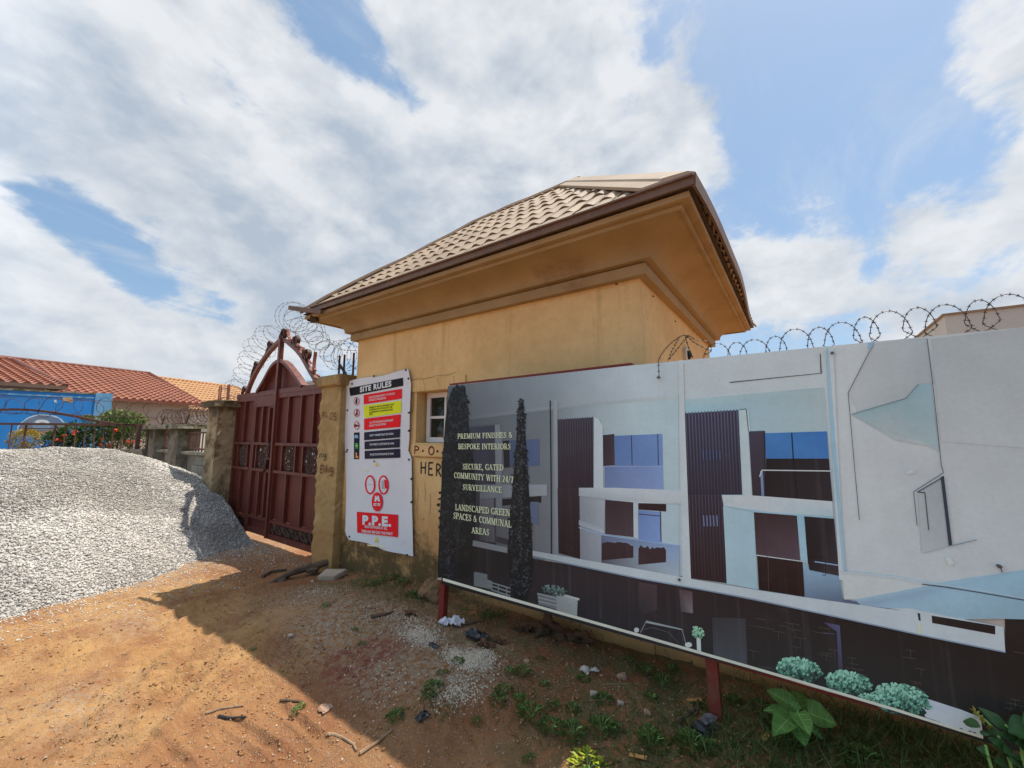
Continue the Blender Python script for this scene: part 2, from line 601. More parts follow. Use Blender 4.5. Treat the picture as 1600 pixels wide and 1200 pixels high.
material('gate_sheet_maroon', (.145, .036, .025), (.11, .028, .020), 2, .5, .12, 12, dirt=(.13, .065, .045), dscale=2.3, dmin=.55, dmax=.8, bdist=.02)
material('gate_iron', (.05, .03, .025), (.10, .055, .04), 14, .6, .3, 80)
material('salmon_rust', (.32, .12, .09), (.19, .07, .05), 12, .7, .3, 80)
material('razor_steel', (.06, .055, .055), (.13, .10, .085), 20, .5, .0, 10, metallic=.3)
material('rusty_wire', (.10, .055, .04), (.05, .035, .03), 20, .7, .0, 10)
material('rust_iron', (.145, .072, .055), (.10, .052, .042), 7, .7, .3, 60, dirt=(.20, .09, .05), dscale=6, dmin=.55, dmax=.75)
material('post_red', (.21, .035, .027), (.16, .028, .022), 6, .5, .15, 60, dirt=(.16, .08, .05), dscale=4, dmin=.56, dmax=.75)
material('pvc_white', (.74, .74, .73), (.68, .68, .66), 5, .4, .05, 40, dirt=(.5, .47, .42), dscale=6, dmin=.6, dmax=.8)
material('banner_vinyl', (.76, .82, .86), (.71, .77, .81), 2, .6, .1, 5, spec=.1, dirt=(.62, .58, .52), dscale=3, dmin=.62, dmax=.85, bdist=.02)
material('board_edge', (.62, .58, .52), (.5, .46, .40), 8, .6, .2, 40)
material('board_back', (.26, .26, .27), (.2, .2, .21), 4, .6, .1, 40)
material('black_plastic', (.018, .019, .021), (.03, .031, .034), 20, .35, .4, 60, spec=.5)
material('grey_ash', (.16, .15, .15), (.08, .08, .08), 20, .9, .5, 60)
material('paper_white', (.72, .71, .74), (.62, .61, .66), 12, .7, .2, 40)
material('sachet_white', (.62, .58, .53), (.45, .40, .34), 25, .4, .3, 40)
material('slab_concrete', (.44, .37, .29), (.36, .29, .22), 8, .9, .4, 60)
material('rock_brown', (.26, .16, .085), (.16, .10, .055), 6, .95, .8, 14, dirt=(.07, .07, .03), dscale=5, dmin=.5, dmax=.65, bdist=.03)
material('earth_clod', (.15, .08, .043), (.08, .048, .028), 6, 1., .8, 18, dirt=(.05, .05, .025), dscale=4, dmin=.5, dmax=.65, bdist=.03)
material('dead_wood', (.15, .10, .065), (.07, .048, .034), 10, .9, .6, 40, stretch=(1, 1, 1))
material('dry_stick', (.34, .24, .15), (.2, .13, .08), 14, .9, .3, 40)
material('pale_chip', (.55, .30, .10), (.42, .22, .07), 14, .8, .2, 40)
material('brick_shard', (.42, .28, .20), (.30, .18, .12), 10, .95, .5, 40)
material('block_concrete', (.32, .305, .26), (.25, .235, .195), 5, .95, .5, 50, dirt=(.18, .16, .12), dscale=3, dmin=.56, dmax=.75)
material('mortar', (.26, .24, .20), (.2, .18, .15), 6, 1., .5, 60)
material('coping_concrete', (.32, .295, .23), (.20, .18, .135), 5, .95, .5, 40, dirt=(.07, .075, .035), dscale=3, dmin=.5, dmax=.66)
material('blue_wall_paint', (.025, .235, .64), (.022, .20, .56), 1.2, .65, .15, 20, dirt=(.12, .26, .50), dscale=1.3, dmin=.6, dmax=.85)
material('blue_trim_paint', (.16, .38, .58), (.10, .30, .54), 2, .65, .15, 20, dirt=(.45, .45, .42), dscale=3, dmin=.55, dmax=.75)
material('bare_render', (.52, .40, .26), (.62, .55, .45), 8, .9, .3, 30)
material('red_roof_tile', (.34, .145, .092), (.27, .115, .075), 1.2, .7, .1, 30, dirt=(.20, .08, .055), dscale=1.5, dmin=.55, dmax=.8)
material('red_ridge', (.20, .07, .045), (.15, .05, .035), 1.2, .6, .1, 30)
material('orange_roof_tile', (.46, .26, .125), (.40, .225, .11), 1.0, .6, .1, 30)
material('beige_house_wall', (.42, .36, .30), (.36, .31, .25), 1.0, .85, .1, 30)
material('pale_building_wall', (.50, .515, .47), (.46, .47, .43), .6, .85, .1, 20)
material('pale_building_edge', (.30, .22, .15), (.24, .18, .12), 1, .8, .1, 20)
material('white_building_wall', (.72, .72, .71), (.66, .66, .64), .6, .85, .1, 20)
material('trunk_bark', (.12, .085, .06), (.07, .05, .035), 8, .95, .6, 30)
material('flower_orange', (.75, .10, .03), (.60, .06, .03), 20, .5, .1, 40)
material('hand_paint_red', (.17, .035, .018), (.11, .025, .015), 20, .8, .0, 40)
material('hand_paint_black', (.05, .04, .03), (.03, .025, .02), 20, .8, .0, 40)
material('crack_brown', (.34, .24, .11), (.24, .16, .07), 20, .9, .0, 40)
material('steel_pin', (.08, .08, .09), (.16, .16, .17), 20, .4, .0, 40, metallic=.6)
material('lens_black', (.01, .01, .012), (.02, .02, .02), 20, .3, .0, 40)
material('leaf_vein', (.22, .42, .12), (.18, .36, .10), 20, .5, .0, 40)
_rm = MATS['roof_sheet']                       # each tile a slightly different age
_nt = _rm.node_tree
_bsdf = _nt.nodes['Principled BSDF']
_src = _bsdf.inputs['Base Color'].links[0].from_socket
_oi = _nt.nodes.new('ShaderNodeObjectInfo')
_mr = _nt.nodes.new('ShaderNodeMapRange')
_mr.inputs['To Min'].default_value = .84
_mr.inputs['To Max'].default_value = 1.10
_nt.links.new(_oi.outputs['Random'], _mr.inputs['Value'])
_vm = _nt.nodes.new('ShaderNodeVectorMath')
_vm.operation = 'SCALE'
_nt.links.new(_src, _vm.inputs[0])
_nt.links.new(_mr.outputs[0], _vm.inputs['Scale'])
_nt.links.new(_vm.outputs[0], _bsdf.inputs['Base Color'])
_g, _t = new_mat('window_glass', .04, .6)
_t.L.new(_t.mix(_t.rng(_t.noise(6, 4), .3, .7), (.012, .018, .014), (.02, .026, .02)), _t.p.inputs['Base Color'])


# ---------------------------------------------------------------- mesh builder
ORIGIN = {}


class MB:
    def __init__(self):
        self.v = []
        self.f = []
        self.c = []          # optional colour per face (list of corner colours)

    def add(self, verts, faces):
        b = len(self.v)
        self.v.extend(tuple(float(q) for q in p) for p in verts)
        self.f.extend(tuple(b + i for i in f) for f in faces)

    def box(self, x0, x1, y0, y1, z0, z1):
        v = [(x0, y0, z0), (x1, y0, z0), (x1, y1, z0), (x0, y1, z0), (x0, y0, z1), (x1, y0, z1), (x1, y1, z1), (x0, y1, z1)]
        self.add(v, [(0, 3, 2, 1), (4, 5, 6, 7), (0, 1, 5, 4), (1, 2, 6, 5), (2, 3, 7, 6), (3, 0, 4, 7)])
        return self

    def bbox(self, x0, x1, y0, y1, z0, z1, c=.01):
        """box with chamfered edges"""
        bm = bmesh.new()
        bmesh.ops.create_cube(bm, size=1.0)
        for v in bm.verts:
            v.co = Vector(((x0 + x1) / 2 + v.co.x * (x1 - x0), (y0 + y1) / 2 + v.co.y * (y1 - y0), (z0 + z1) / 2 + v.co.z * (z1 - z0)))
        bmesh.ops.bevel(bm, geom=list(bm.edges), offset=c, segments=1, affect='EDGES')
        bm.verts.ensure_lookup_table()
        self.add([v.co for v in bm.verts], [[v.index for v in f.verts] for f in bm.faces])
        bm.free()
        return self

    def obox(self, p0, p1, w, h, up=(0, 0, 1)):
        """box beam from p0 to p1, w across, h along up"""
        p0 = Vector(p0)
        p1 = Vector(p1)
        d = (p1 - p0).normalized()
        if d.cross(Vector(up)).length < 1e-4:
            up = (1, 0, 0)
        s = d.cross(Vector(up)).normalized()
        u = s.cross(d).normalized()
        v = []
        for p in (p0, p1):
            for a, b in ((-1, -1), (1, -1), (1, 1), (-1, 1)):
                v.append(p + s * (a * w / 2) + u * (b * h / 2))
        self.add(v, [(0, 1, 2, 3), (7, 6, 5, 4), (0, 4, 5, 1), (1, 5, 6, 2), (2, 6, 7, 3), (3, 7, 4, 0)])
        return self

    def tube(self, pts, r, n=6, closed=False, cap=True, radii=None):
        pts = [Vector(p) for p in pts]
        N = len(pts)
        rings = []
        prev = None
        for i, p in enumerate(pts):
            if closed:
                d = pts[(i + 1) % N] - pts[i - 1]
            else:
                d = pts[min(i + 1, N - 1)] - pts[max(i - 1, 0)]
            d.normalize()
            if prev is None:
                a = Vector((0, 0, 1)) if abs(d.z) < .9 else Vector((1, 0, 0))
                s = d.cross(a).normalized()
            else:
                s = (prev - d * prev.dot(d))
                if s.length < 1e-6:
                    s = d.orthogonal()
                s.normalize()
            prev = s
            u = d.cross(s)
            rr = radii[i] if radii else r
            rings.append([p + s * (rr * math.cos(2 * math.pi * k / n)) + u * (rr * math.sin(2 * math.pi * k / n)) for k in range(n)])
        b = len(self.v)
        for rg in rings:
            self.v.extend(tuple(q) for q in rg)
        m = N if closed else N - 1
        for i in range(m):
            j = (i + 1) % N
            for k in range(n):
                self.f.append((b + i * n + k, b + i * n + (k + 1) % n, b + j * n + (k + 1) % n, b + j * n + k))
        if not closed and cap:
            self.f.append(tuple(b + k for k in range(n))[::-1])
            self.f.append(tuple(b + (N - 1) * n + k for k in range(n)))
        return self

    def prism(self, poly, y0, y1):
        """polygon in x,z extruded along y"""
        n = len(poly)
        v = [(x, y0, z) for x, z in poly] + [(x, y1, z) for x, z in poly]
        f = [tuple(range(n)), tuple(range(2 * n - 1, n - 1, -1))]
        f += [(i, i + n, (i + 1) % n + n, (i + 1) % n) for i in range(n)]
        self.add(v, f)
        return self

    def lump(self, c, r, seed=0, sub=2, rough=.35, squash=(1, 1, 1), freq=2.0):
        bm = bmesh.new()
        bmesh.ops.create_icosphere(bm, subdivisions=sub, radius=1.0)
        rnd = random.Random(seed)
        ph = [rnd.uniform(0, 9) for _ in range(6)]
        for v in bm.verts:
            q = v.co.copy()
            k = 1 + rough * (math.sin(q.x * freq + ph[0]) * math.sin(q.y * freq * 1.3 + ph[1]) + .6 * math.sin(q.z * freq * 2.1 + ph[2]) * math.sin(q.x * freq * 1.9 + ph[3]) + .5 * (rnd.random() - .5))
            v.co = Vector((c[0] + q.x * k * r * squash[0], c[1] + q.y * k * r * squash[1], c[2] + q.z * k * r * squash[2]))
        bm.verts.ensure_lookup_table()
        self.add([v.co for v in bm.verts], [[v.index for v in f.verts] for f in bm.faces])
        bm.free()
        return self

    def build(self, name, mat, parent=None, smooth=False, kind=None):
        o0 = ORIGIN.get(parent.name, (0, 0, 0)) if parent else (0, 0, 0)
        me = bpy.data.meshes.new(name)
        me.from_pydata([(v[0] - o0[0], v[1] - o0[1], v[2] - o0[2]) for v in self.v], [], self.f)
        me.materials.append(MATS[mat])
        if self.c:
            ca = me.color_attributes.new('print', 'FLOAT_COLOR', 'CORNER')
            flat = []
            for cs in self.c:
                for q in cs:
                    flat.extend((q[0], q[1], q[2], 1.0))
            ca.data.foreach_set('color', flat)
        if smooth:
            me.polygons.foreach_set('use_smooth', [True] * len(me.polygons))
        me.update()
        ob = bpy.data.objects.new(name, me)
        COL.objects.link(ob)
        if parent:
            ob.parent = parent
            ORIGIN[ob.name] = o0
        if kind:
            ob['kind'] = kind
        return ob


def thing(name, label, cat, loc=(0, 0, 0), group=None):
    o = bpy.data.objects.new(name, None)
    o.empty_display_size = .2
    COL.objects.link(o)
    o.location = loc
    ORIGIN[o.name] = tuple(loc)
    return tag(o, label, cat, group)


def tag(o, label, cat, group=None):
    o['label'] = label
    o['category'] = cat
    if group:
        o['group'] = group
    return o


def dup(root, loc, rot=0, scale=1.0, label=None):
    r = root.copy()
    COL.objects.link(r)
    r.location = loc
    r.rotation_euler = (0, 0, rot)
    r.scale = (scale,) * 3
    if label:
        r['label'] = label
    for ch in root.children:
        c = ch.copy()
        COL.objects.link(c)
        c.parent = r
    return r


def raw_mesh(name, V, Fl, nper, mat, shade=None, kind=None, parent=None):
    """numpy mesh with equal faces; shade is a per-vertex float"""
    me = bpy.data.meshes.new(name)
    V = np.asarray(V, np.float32)
    Fl = np.asarray(Fl, np.int32)
    me.vertices.add(len(V))
    me.vertices.foreach_set('co', V.ravel())
    nf = len(Fl)
    me.loops.add(nf * nper)
    me.loops.foreach_set('vertex_index', Fl.ravel())
    me.polygons.add(nf)
    me.polygons.foreach_set('loop_start', np.arange(nf, dtype=np.int32) * nper)
    me.materials.append(MATS[mat])
    if shade is not None:
        a = me.attributes.new('shade', 'FLOAT', 'POINT')
        a.data.foreach_set('value', np.asarray(shade, np.float32))
    me.update(calc_edges=True)
    me.validate()
    ob = bpy.data.objects.new(name, me)
    COL.objects.link(ob)
    if kind:
        ob['kind'] = kind
    if parent:
        ob.parent = parent
    return ob

# ================================================================ GROUND
_TRACKS = []
for (ax, ay), (bx, by), w, dep, tread in [((-40, 1065), (330, 945), .10, .035, 0), ((-40, 1100), (360, 985), .07, .022, 0),
                                          ((170, 1010), (330, 940), .05, .02, 0), ((60, 1200), (300, 1010), .16, .02, 1),
                                          ((150, 1200), (330, 1030), .13, .022, 1), ((225, 1230), (345, 1020), .14, .018, 0), ((0, 1160), (200, 1070), .12, .02, 0), ((358, 1148), (405, 1200), .026, .030, 0), ((430, 1136), (470, 1186), .024, .026, 0), ((242, 1158), (266, 1205), .024, .024, 0)]:
    a = on_z(ax, ay, 0.0)
    b = on_z(bx, by, 0.0)
    _TRACKS.append((a[:2], b[:2], w, dep, tread))


def gz(x, y):
    x = np.asarray(x, float)
    y = np.asarray(y, float)
    z = .17 * sstep(.9, 2.2, y) * sstep(-5.2, -3.3, x) + .05 * sstep(-1.5, .3, x) * sstep(.8, 2.0, y)
    z = np.where(y > 3.25, z * (1 - sstep(3.25, 3.6, y)), z)
    r = np.hypot(x, y)
    near = 1 - sstep(14, 30, r)
    z = z + near * (.05 * fbm(x * .8, y * .8, 3, 4) + .022 * fbm(x * 5, y * 5, 9, 4) + .018 * fbm(x * 20, y * 20, 12, 3))
    # lumpy foot of the bank along the wall
    bank = np.exp(-((y - 2.82) / .16) ** 2) * sstep(-2.6, -2.0, x)
    z = z + bank * (.03 + .16 * np.maximum(0, fbm(x * 4.5, y * 4.5, 31, 4)))
    for a, b, w, dep, tread in _TRACKS:
        d = np.asarray(b) - np.asarray(a)
        Ld = np.hypot(*d)
        d = d / Ld
        s = (x - a[0]) * d[0] + (y - a[1]) * d[1]
        q = -(x - a[0]) * d[1] + (y - a[1]) * d[0] + .10 * np.sin(s * 1.3 + a[0])
        m = np.exp(-(q / w) ** 2) * sstep(-.3, .2, s) * (1 - sstep(Ld - .2, Ld + .4, s))
        lip = np.exp(-((np.abs(q) - 1.7 * w) / (.5 * w)) ** 2) * sstep(-.3, .2, s) * (1 - sstep(Ld - .2, Ld + .4, s))
        k = 1.0 if not tread else (.5 + .5 * np.tanh(4 * np.sin(s * 46 + q * 12)))
        z = z - (2.4 if tread else 1.1) * dep * m * k * (.6 + fbm(s * 2, q * 0, 5, 2)) + (1.3 if tread else .7) * dep * lip
    return z


def g1(x, y):
    return float(gz(np.array([x]), np.array([y]))[0])


def build_ground():
    th_c = math.atan2(_F[1], _F[0])
    fine = np.linspace(th_c - math.radians(60), th_c + math.radians(60), 560)
    coarse = np.linspace(th_c + math.radians(60), th_c + 2 * math.pi - math.radians(60), 60)[1:-1]
    th = np.concatenate([fine, coarse])
    r = np.concatenate([[0.02], np.geomspace(.5, 14, 560), np.geomspace(14, 4000, 60)[1:]])
    T, Rr = np.meshgrid(th, r)
    X = Rr * np.cos(T)
    Y = Rr * np.sin(T)
    Z = gz(X, Y)
    nt_, nr = len(th), len(r)
    V = np.stack([X, Y, Z], -1).reshape(-1, 3)
    i, j = np.meshgrid(np.arange(nr - 1), np.arange(nt_), indexing='ij')
    j2 = (j + 1) % nt_
    Fc = np.stack([i * nt_ + j, (i + 1) * nt_ + j, (i + 1) * nt_ + j2, i * nt_ + j2], -1).reshape(-1, 4)
    ob = raw_mesh('ground', V, Fc, 4, 'laterite_dirt', kind='structure')
    me = ob.data
    me.polygons.foreach_set('use_smooth', [True] * len(me.polygons))
    x, y = V[:, 0], V[:, 1]

    def spot(px, py, rx, ry, z=.12):
        c = on_z(px, py, z)
        return np.exp(-((x - c[0]) / rx) ** 2 - ((y - c[1]) / ry) ** 2)
    n = fbm(x * 2.5, y * 2.5, 40, 4)
    grav = np.clip(1.1 * spot(530, 990, .55, .35) + .9 * spot(600, 960, .6, .3) + 1.3 * spot(650, 1000, .35, .28) + 1.5 * spot(735, 1045, .3, .30) + .8 * spot(480, 930, .6, .3)
                   + .8 * spot(590, 1060, .3, .2) + .6 * spot(210, 970, .35, .2, 0) + .5 * spot(120, 1110, .5, .3, 0) + .55 * sstep(-5.5, -6.8, x) * sstep(.2, 1.6, y) + n * .5, 0, 1)
    moss = np.clip(sstep(1.9, 2.7, y) * sstep(-4.9, -4.2, x) * .85 + .85 * sstep(-1.9, -.6, x) * sstep(1.2, 1.8, y) + .6 * spot(1000, 1150, .6, .4) + n * .9, 0, 1) * (y < 3.3) * sstep(-5.2, -4.4, x)
    pale = np.clip(sstep(-2.8, -4.1, x - .5 * y) * (1 - .8 * sstep(1.7, 2.4, y)) + .12 + .9 * n, 0, 1)
    stain = np.clip(1.6 * spot(545, 1040, .22, .16) + 1.3 * spot(592, 1022, .18, .14), 0, 1)
    ca = me.color_attributes.new('zone', 'FLOAT_COLOR', 'POINT')
    ca.data.foreach_set('color', np.stack([grav, moss, pale, stain], -1).astype(np.float32).ravel())


build_ground()

_OCT = np.array([(1, 0, 0), (-1, 0, 0), (0, 1, 0), (0, -1, 0), (0, 0, 1), (0, 0, -1)], float)
_OCTF = np.array([(0, 2, 4), (2, 1, 4), (1, 3, 4), (3, 0, 4), (2, 0, 5), (1, 2, 5), (3, 1, 5), (0, 3, 5)])


def stones(name, P, S, mat, kind='stuff', rng=None, flat=.75, tone=None):
    """many angular chips as one mesh"""
    rng = rng or RNG
    n = len(P)
    V = _OCT[None] * (S[:, None, None] * rng.uniform(.55, 1.15, (n, 6, 1))) + rng.normal(0, .22, (n, 6, 3)) * S[:, None, None]
    a, b = rng.uniform(0, 6.28, n), rng.normal(0, .6, n)
    ca, sa, cb, sb = np.cos(a), np.sin(a), np.cos(b), np.sin(b)
    Rz = np.zeros((n, 3, 3))
    Rz[:, 0, 0] = ca
    Rz[:, 0, 1] = -sa * cb
    Rz[:, 0, 2] = sa * sb
    Rz[:, 1, 0] = sa
    Rz[:, 1, 1] = ca * cb
    Rz[:, 1, 2] = -ca * sb
    Rz[:, 2, 1] = sb
    Rz[:, 2, 2] = cb
    V[:, :, 2] *= flat
    V = np.einsum('nij,nkj->nki', Rz, V) + P[:, None]
    Fc = (_OCTF[None] + (np.arange(n) * 6)[:, None, None]).reshape(-1, 3)
    return raw_mesh(name, V.reshape(-1, 3), Fc, 3, mat, shade=np.repeat(np.clip(rng.uniform(0, 1, n) ** 1.4 + (tone if tone is not None else 0), 0, 1), 6), kind=kind)


# ---------------------------------------------------------------- gravel pile
_RIDGE = [(-9.75, 1.55, 1.43), (-9.2, .4, 1.47), (-9.2, -1.2, 1.42), (-9.8, -3.2, 1.2)]


def pileh(x, y):
    h = np.full(np.shape(x), -9.0)
    for (ax, ay, ah), (bx, by, bh) in zip(_RIDGE[:-1], _RIDGE[1:]):
        dx, dy = bx - ax, by - ay
        t = np.clip(((x - ax) * dx + (y - ay) * dy) / (dx * dx + dy * dy), 0, 1)
        d = np.hypot(x - ax - t * dx, y - ay - t * dy)
        top = ah + t * (bh - ah)
        sl = .555
        q = np.sqrt(d * d + .30) - .548
        h = np.maximum(h, top - sl * q * (1 + .02 * d))
    h = np.maximum(h, .30 - .30 * np.hypot(x + 7.9, (y - 2.6) * 1.1))
    h = h + .15 * fbm(x * .9, y * .9, 21, 4) + .085 * fbm(x * 2.6, y * 2.6, 22, 4) + .03 * fbm(x * 9, y * 9, 23, 3)
    return h


def build_pile():
    xs = np.linspace(-13.2, -5.4, 300)
    ys = np.linspace(-6.2, 3.3, 320)
    X, Y = np.meshgrid(xs, ys)
    G = gz(X, Y)
    H = pileh(X, Y)
    Z = np.maximum(H, G - .06)
    Z = np.where(Y > 3.02, np.minimum(Z, G - .06 + np.maximum(H - G, 0) * 0), Z)
    V = np.stack([X, Y, Z], -1).reshape(-1, 3)
    ny, nx = X.shape
    i, j = np.meshgrid(np.arange(ny - 1), np.arange(nx - 1), indexing='ij')
    Fc = np.stack([i * nx + j, i * nx + j + 1, (i + 1) * nx + j + 1, (i + 1) * nx + j], -1).reshape(-1, 4)
    keep = (H > G - .05).reshape(-1)
    Fc = Fc[keep[Fc].any(1)]
    base = raw_mesh('gravel_pile', V, Fc, 4, 'pile_base', shade=np.full(len(V), .5), kind='stuff')
    base['label'] = 'big heap of pale grey crushed stone in front of the railing fence'
    base['category'] = 'gravel pile'
    n = 135000
    P = np.empty((0, 3))
    while len(P) < n:
        x = RNG.uniform(-12.0, -5.6, 60000)
        y = RNG.uniform(-2.8, 2.98, 60000)
        h = pileh(x, y)
        g = gz(x, y)
        ok = (h > g - .01) & (x > -11.2 + .3 * y) & ((y < 2.75) | (x < -7.0))
        # thinner on the side turned away
        ok &= (x > -9.9) | (RNG.random(len(x)) < .35)
        P = np.concatenate([P, np.stack([x, y, h + .004], -1)[ok]])
    P = P[:n]
    S = .0075 + .016 * RNG.random(n) ** 2.2
    tone = 1.6 * np.maximum(0, fbm(P[:, 0] * 1.1, P[:, 1] * 1.1, 91, 4) + .03) * 2 + .5 * fbm(P[:, 0] * 4, P[:, 1] * 4, 92, 3)
    st = stones('gravel_chips', P, S, 'granite_chips', kind=None, tone=tone)
    st.parent = base
    st['kind'] = 'stuff'
    # strewn foot of the pile
    m = 9000
    x = RNG.uniform(-7.6, -4.9, m * 6)
    y = RNG.uniform(-1.6, 3.0, m * 6)
    h = pileh(x, y)
    g = gz(x, y)
    w = np.exp(-np.maximum(0, g - h) / .16) * (h < g)
    w = np.maximum(w * .55, .12 * (x < -5.4) * (h < g))
    ok = RNG.random(len(x)) < w * .8
    x, y = x[ok][:m], y[ok][:m]
    s2 = stones('gravel_spill', np.stack([x, y, gz(x, y) + .003], -1), RNG.uniform(.004, .013, len(x)), 'granite_chips')
    s2['label'] = 'grey chippings strewn over the dirt along the foot of the gravel heap'
    s2['category'] = 'gravel'


build_pile()


# ---------------------------------------------------------------- loose gravel and pebbles on the dirt
def spot_points(n, px, py, rx, ry, z=.15, rot=0.0):
    c = on_z(px, py, z)
    a = RNG.normal(0, 1, (n, 2)) * .55
    x = c[0] + a[:, 0] * rx * math.cos(rot) - a[:, 1] * ry * math.sin(rot)
    y = c[1] + a[:, 0] * rx * math.sin(rot) + a[:, 1] * ry * math.cos(rot)
    return x, y


def build_loose():
    xs, ys = [], []
    for args in [(2300, 728, 1036, .17, .08), (900, 752, 1030, .10, .07), (700, 715, 1080, .13, .13), (1500, 655, 998, .17, .10), (260, 640, 975, .3, .1), (260, 590, 970, .40, .2), (160, 530, 985, .5, .3),
                 (160, 600, 1060, .3, .22), (200, 480, 930, .55, .25), (220, 500, 915, .3, .14)]:
        x, y = spot_points(*args)
        xs.append(x)
        ys.append(y)
    x = np.concatenate(xs)
    y = np.concatenate(ys)
    ok = y < 2.93
    x, y = x[ok], y[ok]
    s = stones('white_gravel', np.stack([x, y, gz(x, y) + .002], -1), RNG.uniform(.0035, .0095, len(x)), 'dusty_chips')
    s['label'] = 'patches of pale gravel chips trodden into the shaded dirt below the poster'
    s['category'] = 'gravel'
    n = 6500
    th = RNG.uniform(-1.02, .95, n * 2)
    r = 1.3 + 6.5 * RNG.random(n * 2) ** 1.3
    a = math.atan2(_F[1], _F[0]) - th
    x, y = r * np.cos(a), r * np.sin(a)
    ok = (y < 2.9) & (pileh(x, y) < gz(x, y))
    x, y = x[ok][:n], y[ok][:n]
    S = .003 + .0085 * RNG.random(len(x)) ** 4.0
    s = stones('pebbles', np.stack([x, y, gz(x, y) + S * .25], -1), S, 'pebbles_mixed')
    s['label'] = 'small brown pebbles scattered over the whole dirt yard'
    s['category'] = 'pebbles'

    n = 26000
    th = RNG.uniform(-1.05, .98, n * 2)
    r = 1.3 + 5.0 * RNG.random(n * 2) ** 1.2
    a = math.atan2(_F[1], _F[0]) - th
    x, y = r * np.cos(a), r * np.sin(a)
    ok = (y < 2.95) & (pileh(x, y) < gz(x, y)) & (RNG.random(n * 2) < np.clip(.45 + 1.6 * fbm(x * 1.7, y * 1.7, 61, 3), .05, 1))
    x, y = x[ok][:n], y[ok][:n]
    S = .003 + .011 * RNG.random(len(x)) ** 3.0
    s = stones('soil_crumbs', np.stack([x, y, gz(x, y) + S * .2], -1), S, 'soil_crumbs')
    s['label'] = 'crumbs and clods of loose red brown soil lying on the dirt yard'
    s['category'] = 'soil'


build_loose()

# ================================================================ GUARD HOUSE
HX0, HX1, HY0, HY1 = -4.587, -.92, 3.0, 6.0
house = thing('guard_house', 'small ochre gatehouse with deep coved eaves and beige tile-sheet hip roof', 'building', ((HX0 + HX1) / 2, (HY0 + HY1) / 2, 0))
WX0, WX1, WZ0, WZ1 = -3.432, -2.80, 1.61, 2.168
m = MB()
m.box(HX0, WX0, HY0, HY0 + .2, -.2, 3.1)
m.box(WX1, HX1, HY0, HY0 + .2, -.2, 3.1)
m.box(WX0, WX1, HY0, HY0 + .2, -.2, WZ0)
m.box(WX0, WX1, HY0, HY0 + .2, WZ1, 3.1)
m.box(HX0, HX0 + .2, HY0 + .2, HY1, -.2, 3.1)
m.box(HX1 - .2, HX1, HY0 + .2, HY1, -.2, 3.1)
m.box(HX0 + .2, HX1 - .2, HY1 - .2, HY1, -.2, 3.1)
m.box(HX0 + .2, HX1 - .2, HY0 + .2, HY1 - .2, 3.0, 3.08)
m.box(HX0 + .2, HX1 - .2, HY0 + .2, HY1 - .2, -.1, .02)
m.build('wall', 'ochre_wall_paint', house)
# plaster lintel over the window with a broken upper corner, and the sill block
m = MB()
m.prism([(-3.56, WZ1 + .005), (-2.70, WZ1 + .005), (-2.70, 2.30), (-2.86, 2.305), (-3.1, 2.298), (-3.3, 2.302), (-3.56, 2.293)], 2.982, 2.999)
m.build('lintel', 'ochre_wall_paint', house)
m = MB()
m.bbox(-3.46, -2.60, 2.972, 2.999, 1.468, 1.592, .006)
m.build('sill', 'ochre_wall_paint', house)
# window
win = MB()
fy = 3.125
fx0, fx1 = WX0 + .03, WX1 - .03
fz0, fz1 = WZ0 + .005, WZ1 - .005
win.box(fx0, fx0 + .055, fy, fy + .05, fz0, fz1)
win.box(fx1 - .055, fx1, fy, fy + .05, fz0, fz1)
win.box(fx0 + .055, fx1 - .055, fy, fy + .05, fz0, fz0 + .055)
win.box(fx0 + .055, fx1 - .055, fy, fy + .05, fz1 - .055, fz1)
win.box(fx0 + .055, fx1 - .055, fy + .008, fy + .045, (fz0 + fz1) / 2 - .014, (fz0 + fz1) / 2 + .014)
win.box((fx0 + fx1) / 2 - .014, (fx0 + fx1) / 2 + .014, fy + .005, fy + .05, fz0 + .055, (fz0 + fz1) / 2 - .014)
win.box((fx0 + fx1) / 2 - .014, (fx0 + fx1) / 2 + .014, fy + .005, fy + .05, (fz0 + fz1) / 2 + .014, fz1 - .055)
window = win.build('window', 'pvc_white', house)
for k, (a, b) in enumerate([(fx0 + .05, (fx0 + fx1) / 2), ((fx0 + fx1) / 2, fx1 - .05)]):
    for (c, d) in [(fz0 + .05, (fz0 + fz1) / 2), ((fz0 + fz1) / 2, fz1 - .05)]:
        m = MB()
        m.box(a + .001, b - .001, fy + .022, fy + .028, c + .001, d - .001)
        m.build('pane', 'window_glass', window)


def ring_sweep(profile, yback=HY1):
    """profile of (outset, z) swept round the four sides of the house with mitred corners"""
    m = MB()
    n = len(profile)
    for (o, z) in profile:
        m.v += [(HX0 - o, HY0 - o, z), (HX1 + o, HY0 - o, z), (HX1 + o, yback + o, z), (HX0 - o, yback + o, z)]
    for i in range(n - 1):
        for k in range(4):
            k2 = (k + 1) % 4
            m.f.append((i * 4 + k, i * 4 + k2, (i + 1) * 4 + k2, (i + 1) * 4 + k))
    return m


ring_sweep([(0.0, 2.905), (.067, 2.905), (.070, 2.91), (.070, 2.990), (.065, 2.995), (.0, 2.995)]).build('moulding_band', 'cove_paint_shaded', house)
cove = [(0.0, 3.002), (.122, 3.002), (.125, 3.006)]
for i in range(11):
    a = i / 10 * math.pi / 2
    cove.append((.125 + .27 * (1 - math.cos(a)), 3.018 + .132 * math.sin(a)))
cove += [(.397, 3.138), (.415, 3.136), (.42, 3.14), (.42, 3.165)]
cm = ring_sweep(cove).build('cove', 'cove_paint_shaded', house)
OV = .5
ring_sweep([(.05, 3.166), (.47, 3.166), (.475, 3.17), (.475, 3.205), (.05, 3.205)]).build('soffit', 'cove_paint_shaded', house)

